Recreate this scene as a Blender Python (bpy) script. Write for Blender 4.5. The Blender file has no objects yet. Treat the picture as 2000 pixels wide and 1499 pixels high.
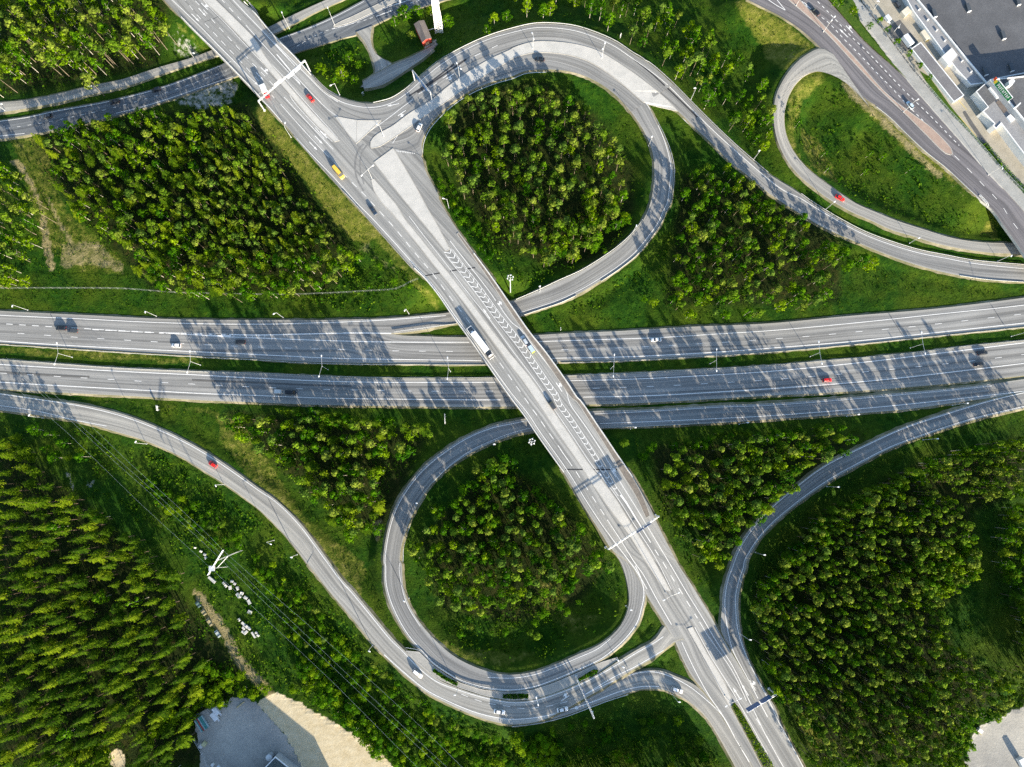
import bpy, bmesh, math, random
import numpy as np
from mathutils import Vector, Matrix
from mathutils.bvhtree import BVHTree

random.seed(7); RNG = np.random.default_rng(11)
SC = bpy.context.scene
COL = SC.collection
D = bpy.data

# ------------------------------------------------------------------ camera
# positions are image pixels read off a frame of 2000 x 1499 and unprojected through the camera onto the ground
H = 314.0; F = 1389.0; TH = math.radians(7.4)
cam_d = D.cameras.new("camera"); cam = D.objects.new("camera", cam_d); COL.objects.link(cam)
cam_d.sensor_fit = 'HORIZONTAL'; cam_d.sensor_width = 36.0; cam_d.lens = 36.0*F/2000.0
cam_d.clip_start = 1.0; cam_d.clip_end = 5000.0
cam.location = (0, 0, H); cam.rotation_euler = (TH, 0, 0)
SC.camera = cam
FWD = (0.0, math.sin(TH), -math.cos(TH)); UPV = (0.0, math.cos(TH), math.sin(TH))

def P(px, py, z=0.0):
    a = (px-1000.0)/F; b = -(py-749.5)/F
    dx = a; dy = b*UPV[1]+FWD[1]; dz = b*UPV[2]+FWD[2]
    t = (H-z)/(-dz)
    return (dx*t, dy*t, z)
def PX(x, y, z):
    vx, vy, vz = x, y, z-H
    w = vy*FWD[1]+vz*FWD[2]; u = vy*UPV[1]+vz*UPV[2]
    return (1000+F*vx/w, 749.5-F*u/w)
def T(x0, y0, pts, s=3.748):
    return [(x0+a/s, y0+b/s) for a, b in pts]

def lerp(a, b, t): return a+(b-a)*t
def catmull(pts, n=10):
    """dense smooth curve through 2-D or 3-D points"""
    p = [np.array(q, float) for q in pts]
    if len(p) < 3:
        return [tuple(p[0]+(p[1]-p[0])*i/n) for i in range(n+1)]
    out = []
    ext = [2*p[0]-p[1]]+p+[2*p[-1]-p[-2]]
    for i in range(1, len(ext)-2):
        p0, p1, p2, p3 = ext[i-1:i+3]
        a = max(np.linalg.norm(p1-p0), 1e-6)**.5; b = max(np.linalg.norm(p2-p1), 1e-6)**.5; c = max(np.linalg.norm(p3-p2), 1e-6)**.5
        t0, t1, t2, t3 = 0, a, a+b, a+b+c
        for k in range(n):
            t = t1+(t2-t1)*k/n
            A1 = (t1-t)/(t1-t0)*p0+(t-t0)/(t1-t0)*p1
            A2 = (t2-t)/(t2-t1)*p1+(t-t1)/(t2-t1)*p2
            A3 = (t3-t)/(t3-t2)*p2+(t-t2)/(t3-t2)*p3
            B1 = (t2-t)/(t2-t0)*A1+(t-t0)/(t2-t0)*A2
            B2 = (t3-t)/(t3-t1)*A2+(t-t1)/(t3-t1)*A3
            out.append(tuple((t2-t)/(t2-t1)*B1+(t-t1)/(t2-t1)*B2))
    out.append(tuple(p[-1]))
    return out
def resample(pts, n):
    p = np.array(pts, float); d = np.r_[0, np.cumsum(np.linalg.norm(np.diff(p, axis=0), axis=1))]
    t = np.linspace(0, d[-1], n)
    return np.stack([np.interp(t, d, p[:, k]) for k in range(p.shape[1])], 1)
def interp(tab, t):
    return float(np.interp(t, [a for a, _ in tab], [b for _, b in tab]))
def in_poly(x, y, poly):
    """vectorised even-odd test"""
    x = np.asarray(x, float); y = np.asarray(y, float); c = np.zeros(x.shape, bool); n = len(poly)
    for i in range(n):
        x0, y0 = poly[i]; x1, y1 = poly[(i+1) % n]
        if y0 == y1: continue
        k = ((y0 > y) != (y1 > y)) & (x < (x1-x0)*(y-y0)/(y1-y0)+x0)
        c ^= k
    return c

# ------------------------------------------------------------------ objects and properties
def link(o, parent=None):
    COL.objects.link(o)
    if parent is not None: o.parent = parent
    return o
def tag(o, label=None, cat=None, group=None, kind=None):
    if label: o['label'] = label
    if cat: o['category'] = cat
    if group: o['group'] = group
    if kind: o['kind'] = kind
    return o
def mesh_np(name, V, Fc, smooth=False):
    """mesh from arrays: V (n,3), Fc list of polygons or (m,k) array"""
    me = D.meshes.new(name)
    me.from_pydata([tuple(v) for v in V] if not isinstance(V, np.ndarray) else V.tolist(), [], Fc.tolist() if isinstance(Fc, np.ndarray) else Fc)
    if smooth: me.polygons.foreach_set('use_smooth', [True]*len(me.polygons))
    me.update()
    return me
def mesh_quads(name, V, Q):
    """fast mesh of quads"""
    me = D.meshes.new(name); nv, nq = len(V), len(Q)
    me.vertices.add(nv); me.vertices.foreach_set('co', np.asarray(V, np.float32).ravel())
    me.loops.add(nq*4); me.loops.foreach_set('vertex_index', np.asarray(Q, np.int32).ravel())
    me.polygons.add(nq)
    me.polygons.foreach_set('loop_start', np.arange(0, nq*4, 4, dtype=np.int32))
    me.polygons.foreach_set('loop_total', np.full(nq, 4, np.int32))
    me.update(calc_edges=True); me.validate()
    return me
def obj(name, me, mat=None, parent=None, loc=None, rz=0.0):
    o = D.objects.new(name, me)
    if mat is not None:
        if not me.materials: me.materials.append(mat)
    if loc is not None: o.location = loc
    if rz: o.rotation_euler = (0, 0, rz)
    return link(o, parent)
def thing(name, label, cat, loc, rz=0.0, group=None):
    o = D.objects.new(name, None); o.empty_display_size = 0.3
    o.location = loc; o.rotation_euler = (0, 0, rz)
    link(o); tag(o, label, cat, group)
    return o
def copy_tree(src, loc=None, rz=None):
    c = src.copy(); COL.objects.link(c)
    if loc is not None: c.location = loc
    if rz is not None: c.rotation_euler = (0, 0, rz)
    for ch in KIDS.get(src.name, []):
        d = ch.copy(); COL.objects.link(d); d.parent = c
        KIDS.setdefault(c.name, []).append(d)
        for g in KIDS.get(ch.name, []):
            e = g.copy(); COL.objects.link(e); e.parent = d
            KIDS.setdefault(d.name, []).append(e)
    return c
KIDS = {}
def part(name, me, mat, parent):
    o = obj(name, me, mat, parent)
    KIDS.setdefault(parent.name, []).append(o)
    return o

class MB:
    """collects simple solids into one mesh"""
    def __init__(s): s.v = []; s.f = []
    def add(s, V, Fc):
        n = len(s.v); s.v += [tuple(map(float, q)) for q in V]; s.f += [tuple(i+n for i in f) for f in Fc]; return s
    def box(s, x0, x1, y0, y1, z0, z1, tx=0.0, ty=0.0):
        V = [(x0, y0, z0), (x1, y0, z0), (x1, y1, z0), (x0, y1, z0), (x0+tx, y0+ty, z1), (x1-tx, y0+ty, z1), (x1-tx, y1-ty, z1), (x0+tx, y1-ty, z1)]
        return s.add(V, [(3, 2, 1, 0), (4, 5, 6, 7), (0, 1, 5, 4), (1, 2, 6, 5), (2, 3, 7, 6), (3, 0, 4, 7)])
    def tube(s, a, b, r0, r1=None, n=8):
        r1 = r0 if r1 is None else r1
        a = Vector(a); b = Vector(b); d = (b-a)
        if d.length < 1e-6: return s
        d.normalize(); u = d.orthogonal().normalized(); w = d.cross(u)
        V = []; Fc = []
        for k in range(n):
            c, q = math.cos(2*math.pi*k/n), math.sin(2*math.pi*k/n)
            V.append(a+(u*c+w*q)*r0); V.append(b+(u*c+w*q)*r1)
        for k in range(n):
            i, j = 2*k, 2*((k+1) % n); Fc.append((i, j, j+1, i+1))
        Fc.append(tuple(2*k for k in range(n))[::-1]); Fc.append(tuple(2*k+1 for k in range(n)))
        return s.add(V, Fc)
    def prism(s, poly, z0, z1):
        """poly 2-D outline (counter-clockwise), extruded"""
        n = len(poly)
        a = sum(poly[i][0]*poly[(i+1) % n][1]-poly[(i+1) % n][0]*poly[i][1] for i in range(n))
        if a < 0: poly = poly[::-1]
        V = [(x, y, z0) for x, y in poly]+[(x, y, z1) for x, y in poly]
        Fc = [tuple(range(n))[::-1], tuple(range(n, 2*n))]+[(i, (i+1) % n, n+(i+1) % n, n+i) for i in range(n)]
        return s.add(V, Fc)
    def mesh(s, name): return mesh_np(name, s.v, s.f)
    def build(s, name, mat, parent=None):
        me = s.mesh(name)
        return part(name, me, mat, parent) if parent is not None else obj(name, me, mat)

# ------------------------------------------------------------------ materials
def new_mat(name):
    m = D.materials.new(name); m.use_nodes = True
    nt = m.node_tree; nt.nodes.clear()
    out = nt.nodes.new('ShaderNodeOutputMaterial')
    return m, nt, out
def nd(nt, typ, **kw):
    n = nt.nodes.new(typ)
    for k, v in kw.items():
        if k in n.inputs: n.inputs[k].default_value = v
        else: setattr(n, k, v)
    return n
def mixc(nt, fac, a, b, mode='MIX'):
    n = nt.nodes.new('ShaderNodeMix'); n.data_type = 'RGBA'; n.blend_type = mode
    for i, v in ((0, fac), (6, a), (7, b)):
        if hasattr(v, 'is_linked') or isinstance(v, bpy.types.NodeSocket): nt.links.new(v, n.inputs[i])
        elif i == 0: n.inputs[0].default_value = v
        else: n.inputs[i].default_value = (*v, 1) if len(v) == 3 else v
    return n.outputs[2]
def math_n(nt, op, a, b=None, clamp=False):
    n = nt.nodes.new('ShaderNodeMath'); n.operation = op; n.use_clamp = clamp
    for i, v in ((0, a), (1, b)):
        if v is None: continue
        if isinstance(v, bpy.types.NodeSocket): nt.links.new(v, n.inputs[i])
        else: n.inputs[i].default_value = v
    return n.outputs[0]
def ramp(nt, fac, stops):
    n = nt.nodes.new('ShaderNodeValToRGB'); e = n.color_ramp.elements
    while len(e) < len(stops): e.new(0.5)
    for k, (p, c) in enumerate(stops):
        e[k].position = p; e[k].color = (*c, 1) if len(c) == 3 else c
    nt.links.new(fac, n.inputs[0]); return n.outputs[0]
def noise(nt, scale, detail=4.0, rough=0.6, vec=None, dist=0.0):
    n = nd(nt, 'ShaderNodeTexNoise', Scale=scale, Detail=detail, Roughness=rough, Distortion=dist)
    if vec is None:
        g = nt.nodes.new('ShaderNodeNewGeometry'); vec = g.outputs['Position']
    nt.links.new(vec, n.inputs['Vector']); return n.outputs['Fac']
def princ(nt, out, color, rough=0.85, spec=0.3, metal=0.0, bump=None, bdist=0.1, bstr=1.0):
    b = nt.nodes.new('ShaderNodeBsdfPrincipled')
    if isinstance(color, bpy.types.NodeSocket): nt.links.new(color, b.inputs['Base Color'])
    else: b.inputs['Base Color'].default_value = (*color, 1)
    if isinstance(rough, bpy.types.NodeSocket): nt.links.new(rough, b.inputs['Roughness'])
    else: b.inputs['Roughness'].default_value = rough
    b.inputs['Specular IOR Level'].default_value = spec; b.inputs['Metallic'].default_value = metal
    if bump is not None:
        bn = nd(nt, 'ShaderNodeBump', Strength=bstr, Distance=bdist)
        nt.links.new(bump, bn.inputs['Height']); nt.links.new(bn.outputs[0], b.inputs['Normal'])
    nt.links.new(b.outputs[0], out.inputs[0]); return b
MATS = {}
def plain(name, color, rough=0.6, spec=0.3, metal=0.0, var=0.15, vscale=0.8):
    if name in MATS: return MATS[name]
    m, nt, out = new_mat(name)
    f = noise(nt, vscale, 5)
    a = tuple(c*(1-var) for c in color); b = tuple(min(1, c*(1+var)) for c in color)
    princ(nt, out, ramp(nt, f, [(0.3, a), (0.7, b)]), rough, spec, metal)
    MATS[name] = m; return m

def asphalt_mat(name, base, edge, streak=0.25):
    """worn asphalt: UV x runs across (metres), y along (metres); a second map carries 0..1 across"""
    m, nt, out = new_mat(name)
    uv = nd(nt, 'ShaderNodeUVMap', uv_map='metres'); uw = nd(nt, 'ShaderNodeUVMap', uv_map='across')
    mp = nd(nt, 'ShaderNodeMapping'); mp.inputs['Scale'].default_value = (1.1, 0.012, 1)
    nt.links.new(uv.outputs[0], mp.inputs[0])
    s1 = noise(nt, 1.0, 3, 0.6, mp.outputs[0])
    mp2 = nd(nt, 'ShaderNodeMapping'); mp2.inputs['Scale'].default_value = (0.42, 0.004, 1)
    nt.links.new(uv.outputs[0], mp2.inputs[0])
    s2 = noise(nt, 1.0, 2, 0.5, mp2.outputs[0])
    big = noise(nt, 0.035, 4, 0.6); fine = noise(nt, 2.3, 5, 0.7)
    d = tuple(c*(1-streak*1.5) for c in base); l = tuple(c*(1+streak) for c in base)
    c1 = ramp(nt, s1, [(0.33, d), (0.5, base), (0.66, l)])
    c2 = ramp(nt, s2, [(0.36, (0.66, 0.67, 0.68)), (0.62, (1.16, 1.15, 1.13))])
    c = mixc(nt, 0.75, c1, c2, 'MULTIPLY')
    c = mixc(nt, 0.5, c, ramp(nt, big, [(0.3, (0.78, 0.78, 0.78)), (0.7, (1.2, 1.2, 1.18))]), 'MULTIPLY')
    c = mixc(nt, 0.55, c, ramp(nt, fine, [(0.25, (0.72, 0.72, 0.72)), (0.75, (1.25, 1.25, 1.25))]), 'MULTIPLY')
    sep = nt.nodes.new('ShaderNodeSeparateXYZ'); nt.links.new(uw.outputs[0], sep.inputs[0])
    e = math_n(nt, 'ABSOLUTE', math_n(nt, 'SUBTRACT', sep.outputs[0], 0.5))
    e = math_n(nt, 'MULTIPLY', math_n(nt, 'SUBTRACT', e, sep.outputs[1]), 9.0, True)
    e = math_n(nt, 'MULTIPLY', e, math_n(nt, 'ADD', math_n(nt, 'MULTIPLY', fine, 0.7), 0.35), True)
    c = mixc(nt, e, c, edge)
    princ(nt, out, c, 0.88, 0.25, bump=fine, bdist=0.03, bstr=0.4)
    return m
M = {}
M['asphalt'] = asphalt_mat('worn_asphalt', (0.25, 0.247, 0.238), (0.36, 0.345, 0.305))
M['asphalt_deck'] = asphalt_mat('deck_asphalt', (0.275, 0.272, 0.26), (0.34, 0.325, 0.285), 0.2)
M['asphalt_pale'] = asphalt_mat('dusty_asphalt', (0.31, 0.30, 0.275), (0.40, 0.37, 0.31), 0.2)
M['asphalt_dark'] = asphalt_mat('newer_asphalt', (0.165, 0.155, 0.16), (0.30, 0.275, 0.24), 0.22)
M['asphalt_side'] = asphalt_mat('side_asphalt', (0.14, 0.15, 0.16), (0.28, 0.27, 0.24))
def simple_ground(name, a, b, c3, s1=0.25, s2=3.0, bd=0.05):
    m, nt, out = new_mat(name)
    f1 = noise(nt, s1, 6, 0.65); f2 = noise(nt, s2, 6, 0.7)
    c = ramp(nt, f1, [(0.28, a), (0.5, b), (0.72, c3)])
    c = mixc(nt, 0.6, c, ramp(nt, f2, [(0.25, (0.62, 0.62, 0.62)), (0.75, (1.3, 1.3, 1.3))]), 'MULTIPLY')
    princ(nt, out, c, 0.9, 0.2, bump=f2, bdist=bd, bstr=0.8); return m
M['concrete'] = simple_ground('pale_concrete', (0.43, 0.42, 0.39), (0.49, 0.475, 0.44), (0.54, 0.52, 0.48))
M['paving'] = simple_ground('light_paving', (0.30, 0.285, 0.25), (0.345, 0.33, 0.295), (0.39, 0.37, 0.33))
M['brick'] = simple_ground('reddish_paving', (0.33, 0.235, 0.185), (0.375, 0.275, 0.22), (0.41, 0.31, 0.25))
M['walkway'] = simple_ground('dirty_walkway', (0.14, 0.125, 0.11), (0.20, 0.175, 0.15), (0.27, 0.235, 0.19), 0.6)
M['kerb'] = simple_ground('kerb_stone', (0.34, 0.33, 0.30), (0.40, 0.385, 0.35), (0.46, 0.44, 0.40))
M['verge'] = simple_ground('gravel_verge', (0.07, 0.085, 0.03), (0.17, 0.155, 0.095), (0.33, 0.295, 0.21), 0.12)
M['patch'] = simple_ground('fresh_patch', (0.035, 0.036, 0.04), (0.045, 0.046, 0.05), (0.06, 0.06, 0.063))
M['patch2'] = simple_ground('older_patch_and_shade', (0.10, 0.098, 0.095), (0.12, 0.118, 0.112), (0.14, 0.136, 0.13))  # older repairs; also the painted shed shade in the yard
M['skid'] = simple_ground('rubber_marks', (0.15, 0.15, 0.148), (0.19, 0.188, 0.182), (0.24, 0.238, 0.23), 0.5)
M['joint_shadow_line'] = simple_ground('tar_joint_and_shadow', (0.03, 0.03, 0.032), (0.04, 0.04, 0.042), (0.05, 0.05, 0.052))  # tar joints; also the painted lamp-post shadow lines
M['path'] = simple_ground('cycle_path_asphalt', (0.28, 0.275, 0.255), (0.34, 0.335, 0.31), (0.40, 0.39, 0.36))
M['lot'] = simple_ground('yard_asphalt', (0.30, 0.27, 0.21), (0.36, 0.325, 0.255), (0.41, 0.37, 0.30))
M['gravel_grey'] = simple_ground('grey_gravel', (0.17, 0.17, 0.165), (0.26, 0.255, 0.24), (0.36, 0.345, 0.31), 0.12)
def paint_mat():
    m, nt, out = new_mat('road_paint')
    f = noise(nt, 1.6, 6, 0.7); f2 = noise(nt, 0.15, 3)
    c = ramp(nt, f, [(0.22, (0.42, 0.41, 0.38)), (0.45, (0.74, 0.73, 0.70)), (0.8, (0.84, 0.83, 0.80))])
    c = mixc(nt, 0.5, c, ramp(nt, f2, [(0.3, (0.75, 0.75, 0.75)), (0.6, (1, 1, 1))]), 'MULTIPLY')
    princ(nt, out, c, 0.7, 0.3); return m
M['paint'] = paint_mat()
M['grass_sheet'] = simple_ground('mown_grass', (0.030, 0.072, 0.005), (0.045, 0.095, 0.007), (0.085, 0.125, 0.014), 0.6, 3.0, 0.2)
def steel(name, c, r=0.45, metal=0.6): return plain(name, c, r, 0.5, metal, 0.1, 1.5)
M['galv'] = steel('galvanised_steel', (0.62, 0.63, 0.63), 0.45, 0.35)
M['white_steel'] = steel('white_painted_steel', (0.78, 0.77, 0.74), 0.5, 0.0)
M['lamp'] = plain('lamp_housing', (0.8, 0.8, 0.79), 0.4)
M['sign_back'] = plain('sign_board_grey', (0.28, 0.31, 0.36), 0.5)
M['sign_blue'] = plain('sign_board_blue', (0.03, 0.09, 0.22), 0.4)
M['rail_conc'] = plain('bridge_edge_concrete', (0.50, 0.48, 0.44), 0.85, 0.2, 0, 0.15, 0.6)

def terrain_mat():
    m, nt, out = new_mat('meadow_ground')
    dry = nd(nt, 'ShaderNodeAttribute', attribute_name='dry'); dirt = nd(nt, 'ShaderNodeAttribute', attribute_name='dirt')
    grav = nd(nt, 'ShaderNodeAttribute', attribute_name='gravel'); wood = nd(nt, 'ShaderNodeAttribute', attribute_name='wood')
    n1 = noise(nt, 0.045, 5, 0.6); n2 = noise(nt, 0.35, 6, 0.7); n3 = noise(nt, 1.5, 6, 0.75)
    g = ramp(nt, n2, [(0.25, (0.006, 0.030, 0.002)), (0.45, (0.011, 0.044, 0.002)), (0.62, (0.024, 0.068, 0.003)), (0.8, (0.070, 0.102, 0.006))])
    g = mixc(nt, ramp(nt, n1, [(0.42, (0, 0, 0)), (0.68, (0.75, 0.75, 0.75))]), g, (0.060, 0.088, 0.005))
    g = mixc(nt, 0.75, g, ramp(nt, n3, [(0.28, (0.35, 0.4, 0.4)), (0.5, (1, 1, 1)), (0.75, (1.7, 1.6, 1.35))]), 'MULTIPLY')
    w = ramp(nt, n2, [(0.3, (0.008, 0.018, 0.003)), (0.5, (0.016, 0.026, 0.004)), (0.68, (0.036, 0.036, 0.008)), (0.85, (0.10, 0.062, 0.018))])  # needle litter, darkened further to deepen the shade between trees
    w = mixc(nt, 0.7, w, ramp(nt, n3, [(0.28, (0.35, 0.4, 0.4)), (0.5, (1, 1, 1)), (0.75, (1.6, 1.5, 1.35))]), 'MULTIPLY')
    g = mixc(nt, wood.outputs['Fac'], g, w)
    d = ramp(nt, n2, [(0.25, (0.050, 0.085, 0.008)), (0.5, (0.125, 0.140, 0.020)), (0.75, (0.25, 0.225, 0.065))])
    d = mixc(nt, 0.7, d, ramp(nt, n3, [(0.28, (0.5, 0.55, 0.5)), (0.75, (1.35, 1.3, 1.2))]), 'MULTIPLY')
    soil = nd(nt, 'ShaderNodeAttribute', attribute_name='soil')
    def fac(a, lo, hi):
        s = math_n(nt, 'ADD', a.outputs['Fac'], math_n(nt, 'MULTIPLY', math_n(nt, 'SUBTRACT', n2, 0.5), 0.9))
        return math_n(nt, 'MULTIPLY', math_n(nt, 'SUBTRACT', s, lo), 1.0/(hi-lo), True)
    c = mixc(nt, fac(dry, 0.35, 0.7), g, d)
    so = ramp(nt, n2, [(0.2, (0.13, 0.115, 0.045)), (0.5, (0.25, 0.21, 0.105)), (0.8, (0.36, 0.30, 0.17))])
    so = mixc(nt, 0.7, so, ramp(nt, n3, [(0.25, (0.5, 0.55, 0.5)), (0.75, (1.3, 1.25, 1.2))]), 'MULTIPLY')
    c = mixc(nt, fac(soil, 0.35, 0.75), c, so)
    dd = ramp(nt, n2, [(0.2, (0.42, 0.34, 0.20)), (0.5, (0.52, 0.44, 0.29)), (0.8, (0.60, 0.53, 0.38))])
    dd = mixc(nt, 0.6, dd, ramp(nt, n3, [(0.25, (0.7, 0.68, 0.62)), (0.75, (1.15, 1.15, 1.15))]), 'MULTIPLY')
    c = mixc(nt, fac(dirt, 0.42, 0.58), c, dd)
    gg = ramp(nt, n1, [(0.3, (0.24, 0.235, 0.22)), (0.5, (0.36, 0.345, 0.31)), (0.72, (0.46, 0.435, 0.38))])
    gg = mixc(nt, 0.6, gg, ramp(nt, n3, [(0.25, (0.6, 0.6, 0.6)), (0.75, (1.3, 1.3, 1.3))]), 'MULTIPLY')
    c = mixc(nt, fac(grav, 0.42, 0.58), c, gg)
    h = math_n(nt, 'ADD', n3, math_n(nt, 'MULTIPLY', n2, 1.5))
    bare = math_n(nt, 'MULTIPLY', math_n(nt, 'MAXIMUM', grav.outputs['Fac'], dirt.outputs['Fac']), 0.85, True)
    h = math_n(nt, 'MULTIPLY', h, math_n(nt, 'SUBTRACT', 1.0, bare))
    princ(nt, out, c, 0.95, 0.1, bump=h, bdist=0.45, bstr=0.9)
    return m
M['terrain'] = terrain_mat()

def leaf_mat(name, dark, mid, light, trans=0.35):
    m, nt, out = new_mat(name)
    at = nd(nt, 'ShaderNodeAttribute', attribute_name='tint')
    oi = nt.nodes.new('ShaderNodeObjectInfo')
    f = math_n(nt, 'ADD', at.outputs['Fac'], math_n(nt, 'MULTIPLY', math_n(nt, 'SUBTRACT', oi.outputs['Random'], 0.5), 0.35))
    c = ramp(nt, f, [(0.05, dark), (0.5, mid), (0.95, light)])
    b = nd(nt, 'ShaderNodeBsdfPrincipled'); b.inputs['Roughness'].default_value = 0.75; b.inputs['Specular IOR Level'].default_value = 0.03
    nt.links.new(c, b.inputs['Base Color'])
    t = nt.nodes.new('ShaderNodeBsdfTranslucent')
    nt.links.new(mixc(nt, 1.0, c, (1.1, 1.15, 0.5), 'MULTIPLY'), t.inputs[0])
    mx = nt.nodes.new('ShaderNodeMixShader'); mx.inputs[0].default_value = trans
    nt.links.new(b.outputs[0], mx.inputs[1]); nt.links.new(t.outputs[0], mx.inputs[2])
    nt.links.new(mx.outputs[0], out.inputs[0]); return m
LEAF = {
 'spruce': [leaf_mat('spruce_needles_%s' % n, *c, 0.14) for n, c in (
    ('deep', ((0.0071, 0.0241, 0.002), (0.0338, 0.0768, 0.003), (0.0756, 0.1317, 0.005))),
    ('mid', ((0.0106, 0.0308, 0.002), (0.0551, 0.1076, 0.003), (0.1156, 0.1756, 0.006))),
    ('yellow', ((0.0195, 0.0439, 0.002), (0.0934, 0.1482, 0.004), (0.1778, 0.2305, 0.008))))],
 'pine': [leaf_mat('pine_needles_%s' % n, *c, 0.14) for n, c in (
    ('grey', ((0.0115, 0.0323, 0.004), (0.0633, 0.1214, 0.013), (0.1343, 0.2082, 0.028))),
    ('mid', ((0.0135, 0.0370, 0.002), (0.0749, 0.1445, 0.007), (0.1535, 0.2371, 0.014))),
    ('tan', ((0.0230, 0.0439, 0.003), (0.1199, 0.1735, 0.016), (0.2255, 0.2718, 0.036))))],
 'birch': [leaf_mat('birch_leaves_%s' % n, *c, 0.24) for n, c in (
    ('deep', ((0.0061, 0.0335, 0.001), (0.0282, 0.0983, 0.002), (0.0704, 0.1676, 0.003))),
    ('mid', ((0.0101, 0.0447, 0.001), (0.0523, 0.1396, 0.002), (0.1157, 0.2234, 0.005))),
    ('lime', ((0.0241, 0.0670, 0.001), (0.1107, 0.1988, 0.003), (0.2012, 0.2961, 0.006))))],
}
M['bark_pine'] = plain('pine_bark', (0.20, 0.16, 0.11), 0.9, 0.1, 0, 0.3, 1.0)
M['bark_birch'] = plain('birch_bark', (0.46, 0.42, 0.34), 0.85, 0.1, 0, 0.3, 1.5)
M['bark_spruce'] = plain('spruce_bark', (0.15, 0.11, 0.075), 0.9, 0.1, 0, 0.3, 1.0)
M['scrub'] = leaf_mat('scrub_leaves', (0.006, 0.032, 0.002), (0.026, 0.084, 0.003), (0.095, 0.165, 0.007), 0.25)
M['grasses'] = leaf_mat('grass_blades', (0.007, 0.034, 0.002), (0.026, 0.080, 0.003), (0.095, 0.140, 0.008), 0.25)
# ------------------------------------------------------------------ roads
ROAD_TRIS_V = []; ROAD_TRIS_F = []          # for draping markings and vehicles
SAMPLES = []                                # (x, y, z, builds an embankment)
ROADS = {}
def add_bvh(V, Fc):
    n = len(ROAD_TRIS_V); ROAD_TRIS_V.extend([tuple(v) for v in V]); ROAD_TRIS_F.extend([tuple(i+n for i in f) for f in Fc])
def ribbon_mesh(name, L, R, mat, skirt=None, bridge=None, dusty=1.0, sub=1, keep=True, dz=0.0, embank=True, kind='structure', skirt_sides=(1, 1)):
    """L, R: (n,3) edge stations. skirt: material for sloping shoulders; bridge: list of booleans per station"""
    L = np.array(L, float); R = np.array(R, float); n = len(L)
    L[:, 2] += dz; R[:, 2] += dz
    mid = (L+R)/2
    s = np.r_[0, np.cumsum(np.linalg.norm(np.diff(mid[:, :2], axis=0), axis=1))]
    w = np.linalg.norm(R[:, :2]-L[:, :2], axis=1)
    V = np.concatenate([L, R]); Fc = [(i, n+i, n+i+1, i+1) for i in range(n-1)]
    # keep faces pointing up
    a = np.cross(V[Fc[0][1]]-V[Fc[0][0]], V[Fc[0][2]]-V[Fc[0][0]])
    flip = a[2] < 0
    if flip: Fc = [f[::-1] for f in Fc]
    nf = len(Fc)
    verts = V.tolist(); faces = list(Fc); mi = [0]*nf
    add_bvh(V, Fc)
    if skirt:
        for side, (E, O) in enumerate(((L, R), (R, L))):
            if not skirt_sides[side]: continue
            d = E[:, :2]-O[:, :2]; d = d/np.maximum(np.linalg.norm(d, axis=1), 1e-6)[:, None]
            b0 = len(verts); base = 0 if side == 0 else n
            for i in range(n):
                if bridge is not None and bridge[i]:
                    verts.append((E[i, 0], E[i, 1], E[i, 2]-1.4))
                else:
                    j = 0.9+0.5*RNG.random()
                    verts.append((E[i, 0]+d[i, 0]*j, E[i, 1]+d[i, 1]*j, E[i, 2]-0.55))
            for i in range(n-1):
                f = (base+i, base+i+1, b0+i+1, b0+i)
                if (side == 1) != flip: f = f[::-1]
                faces.append(f)
                mi.append(2 if (bridge is not None and bridge[i] and bridge[i+1]) else 1)
    if bridge is not None and any(bridge):           # underside of the deck
        b0 = len(verts)
        for E in (L, R):
            for i in range(n): verts.append((E[i, 0], E[i, 1], E[i, 2]-1.4))
        for i in range(n-1):
            if bridge[i] and bridge[i+1]:
                faces.append((b0+i, b0+i+1, b0+n+i+1, b0+n+i)); mi.append(2)
    me = mesh_np(name, verts, faces)
    for m in (mat, skirt or M['verge'], M['rail_conc']): me.materials.append(m)
    me.polygons.foreach_set('material_index', mi)
    u1 = me.uv_layers.new(name='metres'); u2 = me.uv_layers.new(name='across')
    thr = 0.5-np.minimum(dusty/np.maximum(w, 1), 0.4)
    for p in me.polygons:
        if p.index >= nf: break
        for li in p.loop_indices:
            vi = me.loops[li].vertex_index; k = vi % n; side = vi//n
            u1.data[li].uv = (side*w[k], s[k]); u2.data[li].uv = (float(side), thr[k])
    o = obj(name, me)
    if kind: o['kind'] = kind
    if keep:
        for i in range(n):
            m = max(2, int(w[i]/2.2)+1)
            for k in range(m):
                q = L[i]+(R[i]-L[i])*k/(m-1)
                SAMPLES.append((q[0], q[1], q[2], embank and not (bridge is not None and bridge[i])))
    return o, L, R, s, w
def road(name, left, right, ztab, mat, n=None, skirt=True, dz=0.0, dusty=1.0, **kw):
    l = catmull(left, 8); r = catmull(right, 8)
    ln = np.linalg.norm(np.diff(np.array(l), axis=0), axis=1).sum()*0.228
    n = n or max(8, int(ln/2.4))
    l = resample(l, n); r = resample(r, n); t = np.linspace(0, 1, n)
    z = [interp(ztab, k) for k in t]
    L = [P(a, b, c) for (a, b), c in zip(l, z)]; R = [P(a, b, c) for (a, b), c in zip(r, z)]
    o, L, R, s, w = ribbon_mesh(name, L, R, M[mat], M['verge'] if skirt else None, dz=dz, dusty=dusty, **kw)
    ROADS[name] = (L, R, s, w); return o

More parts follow.
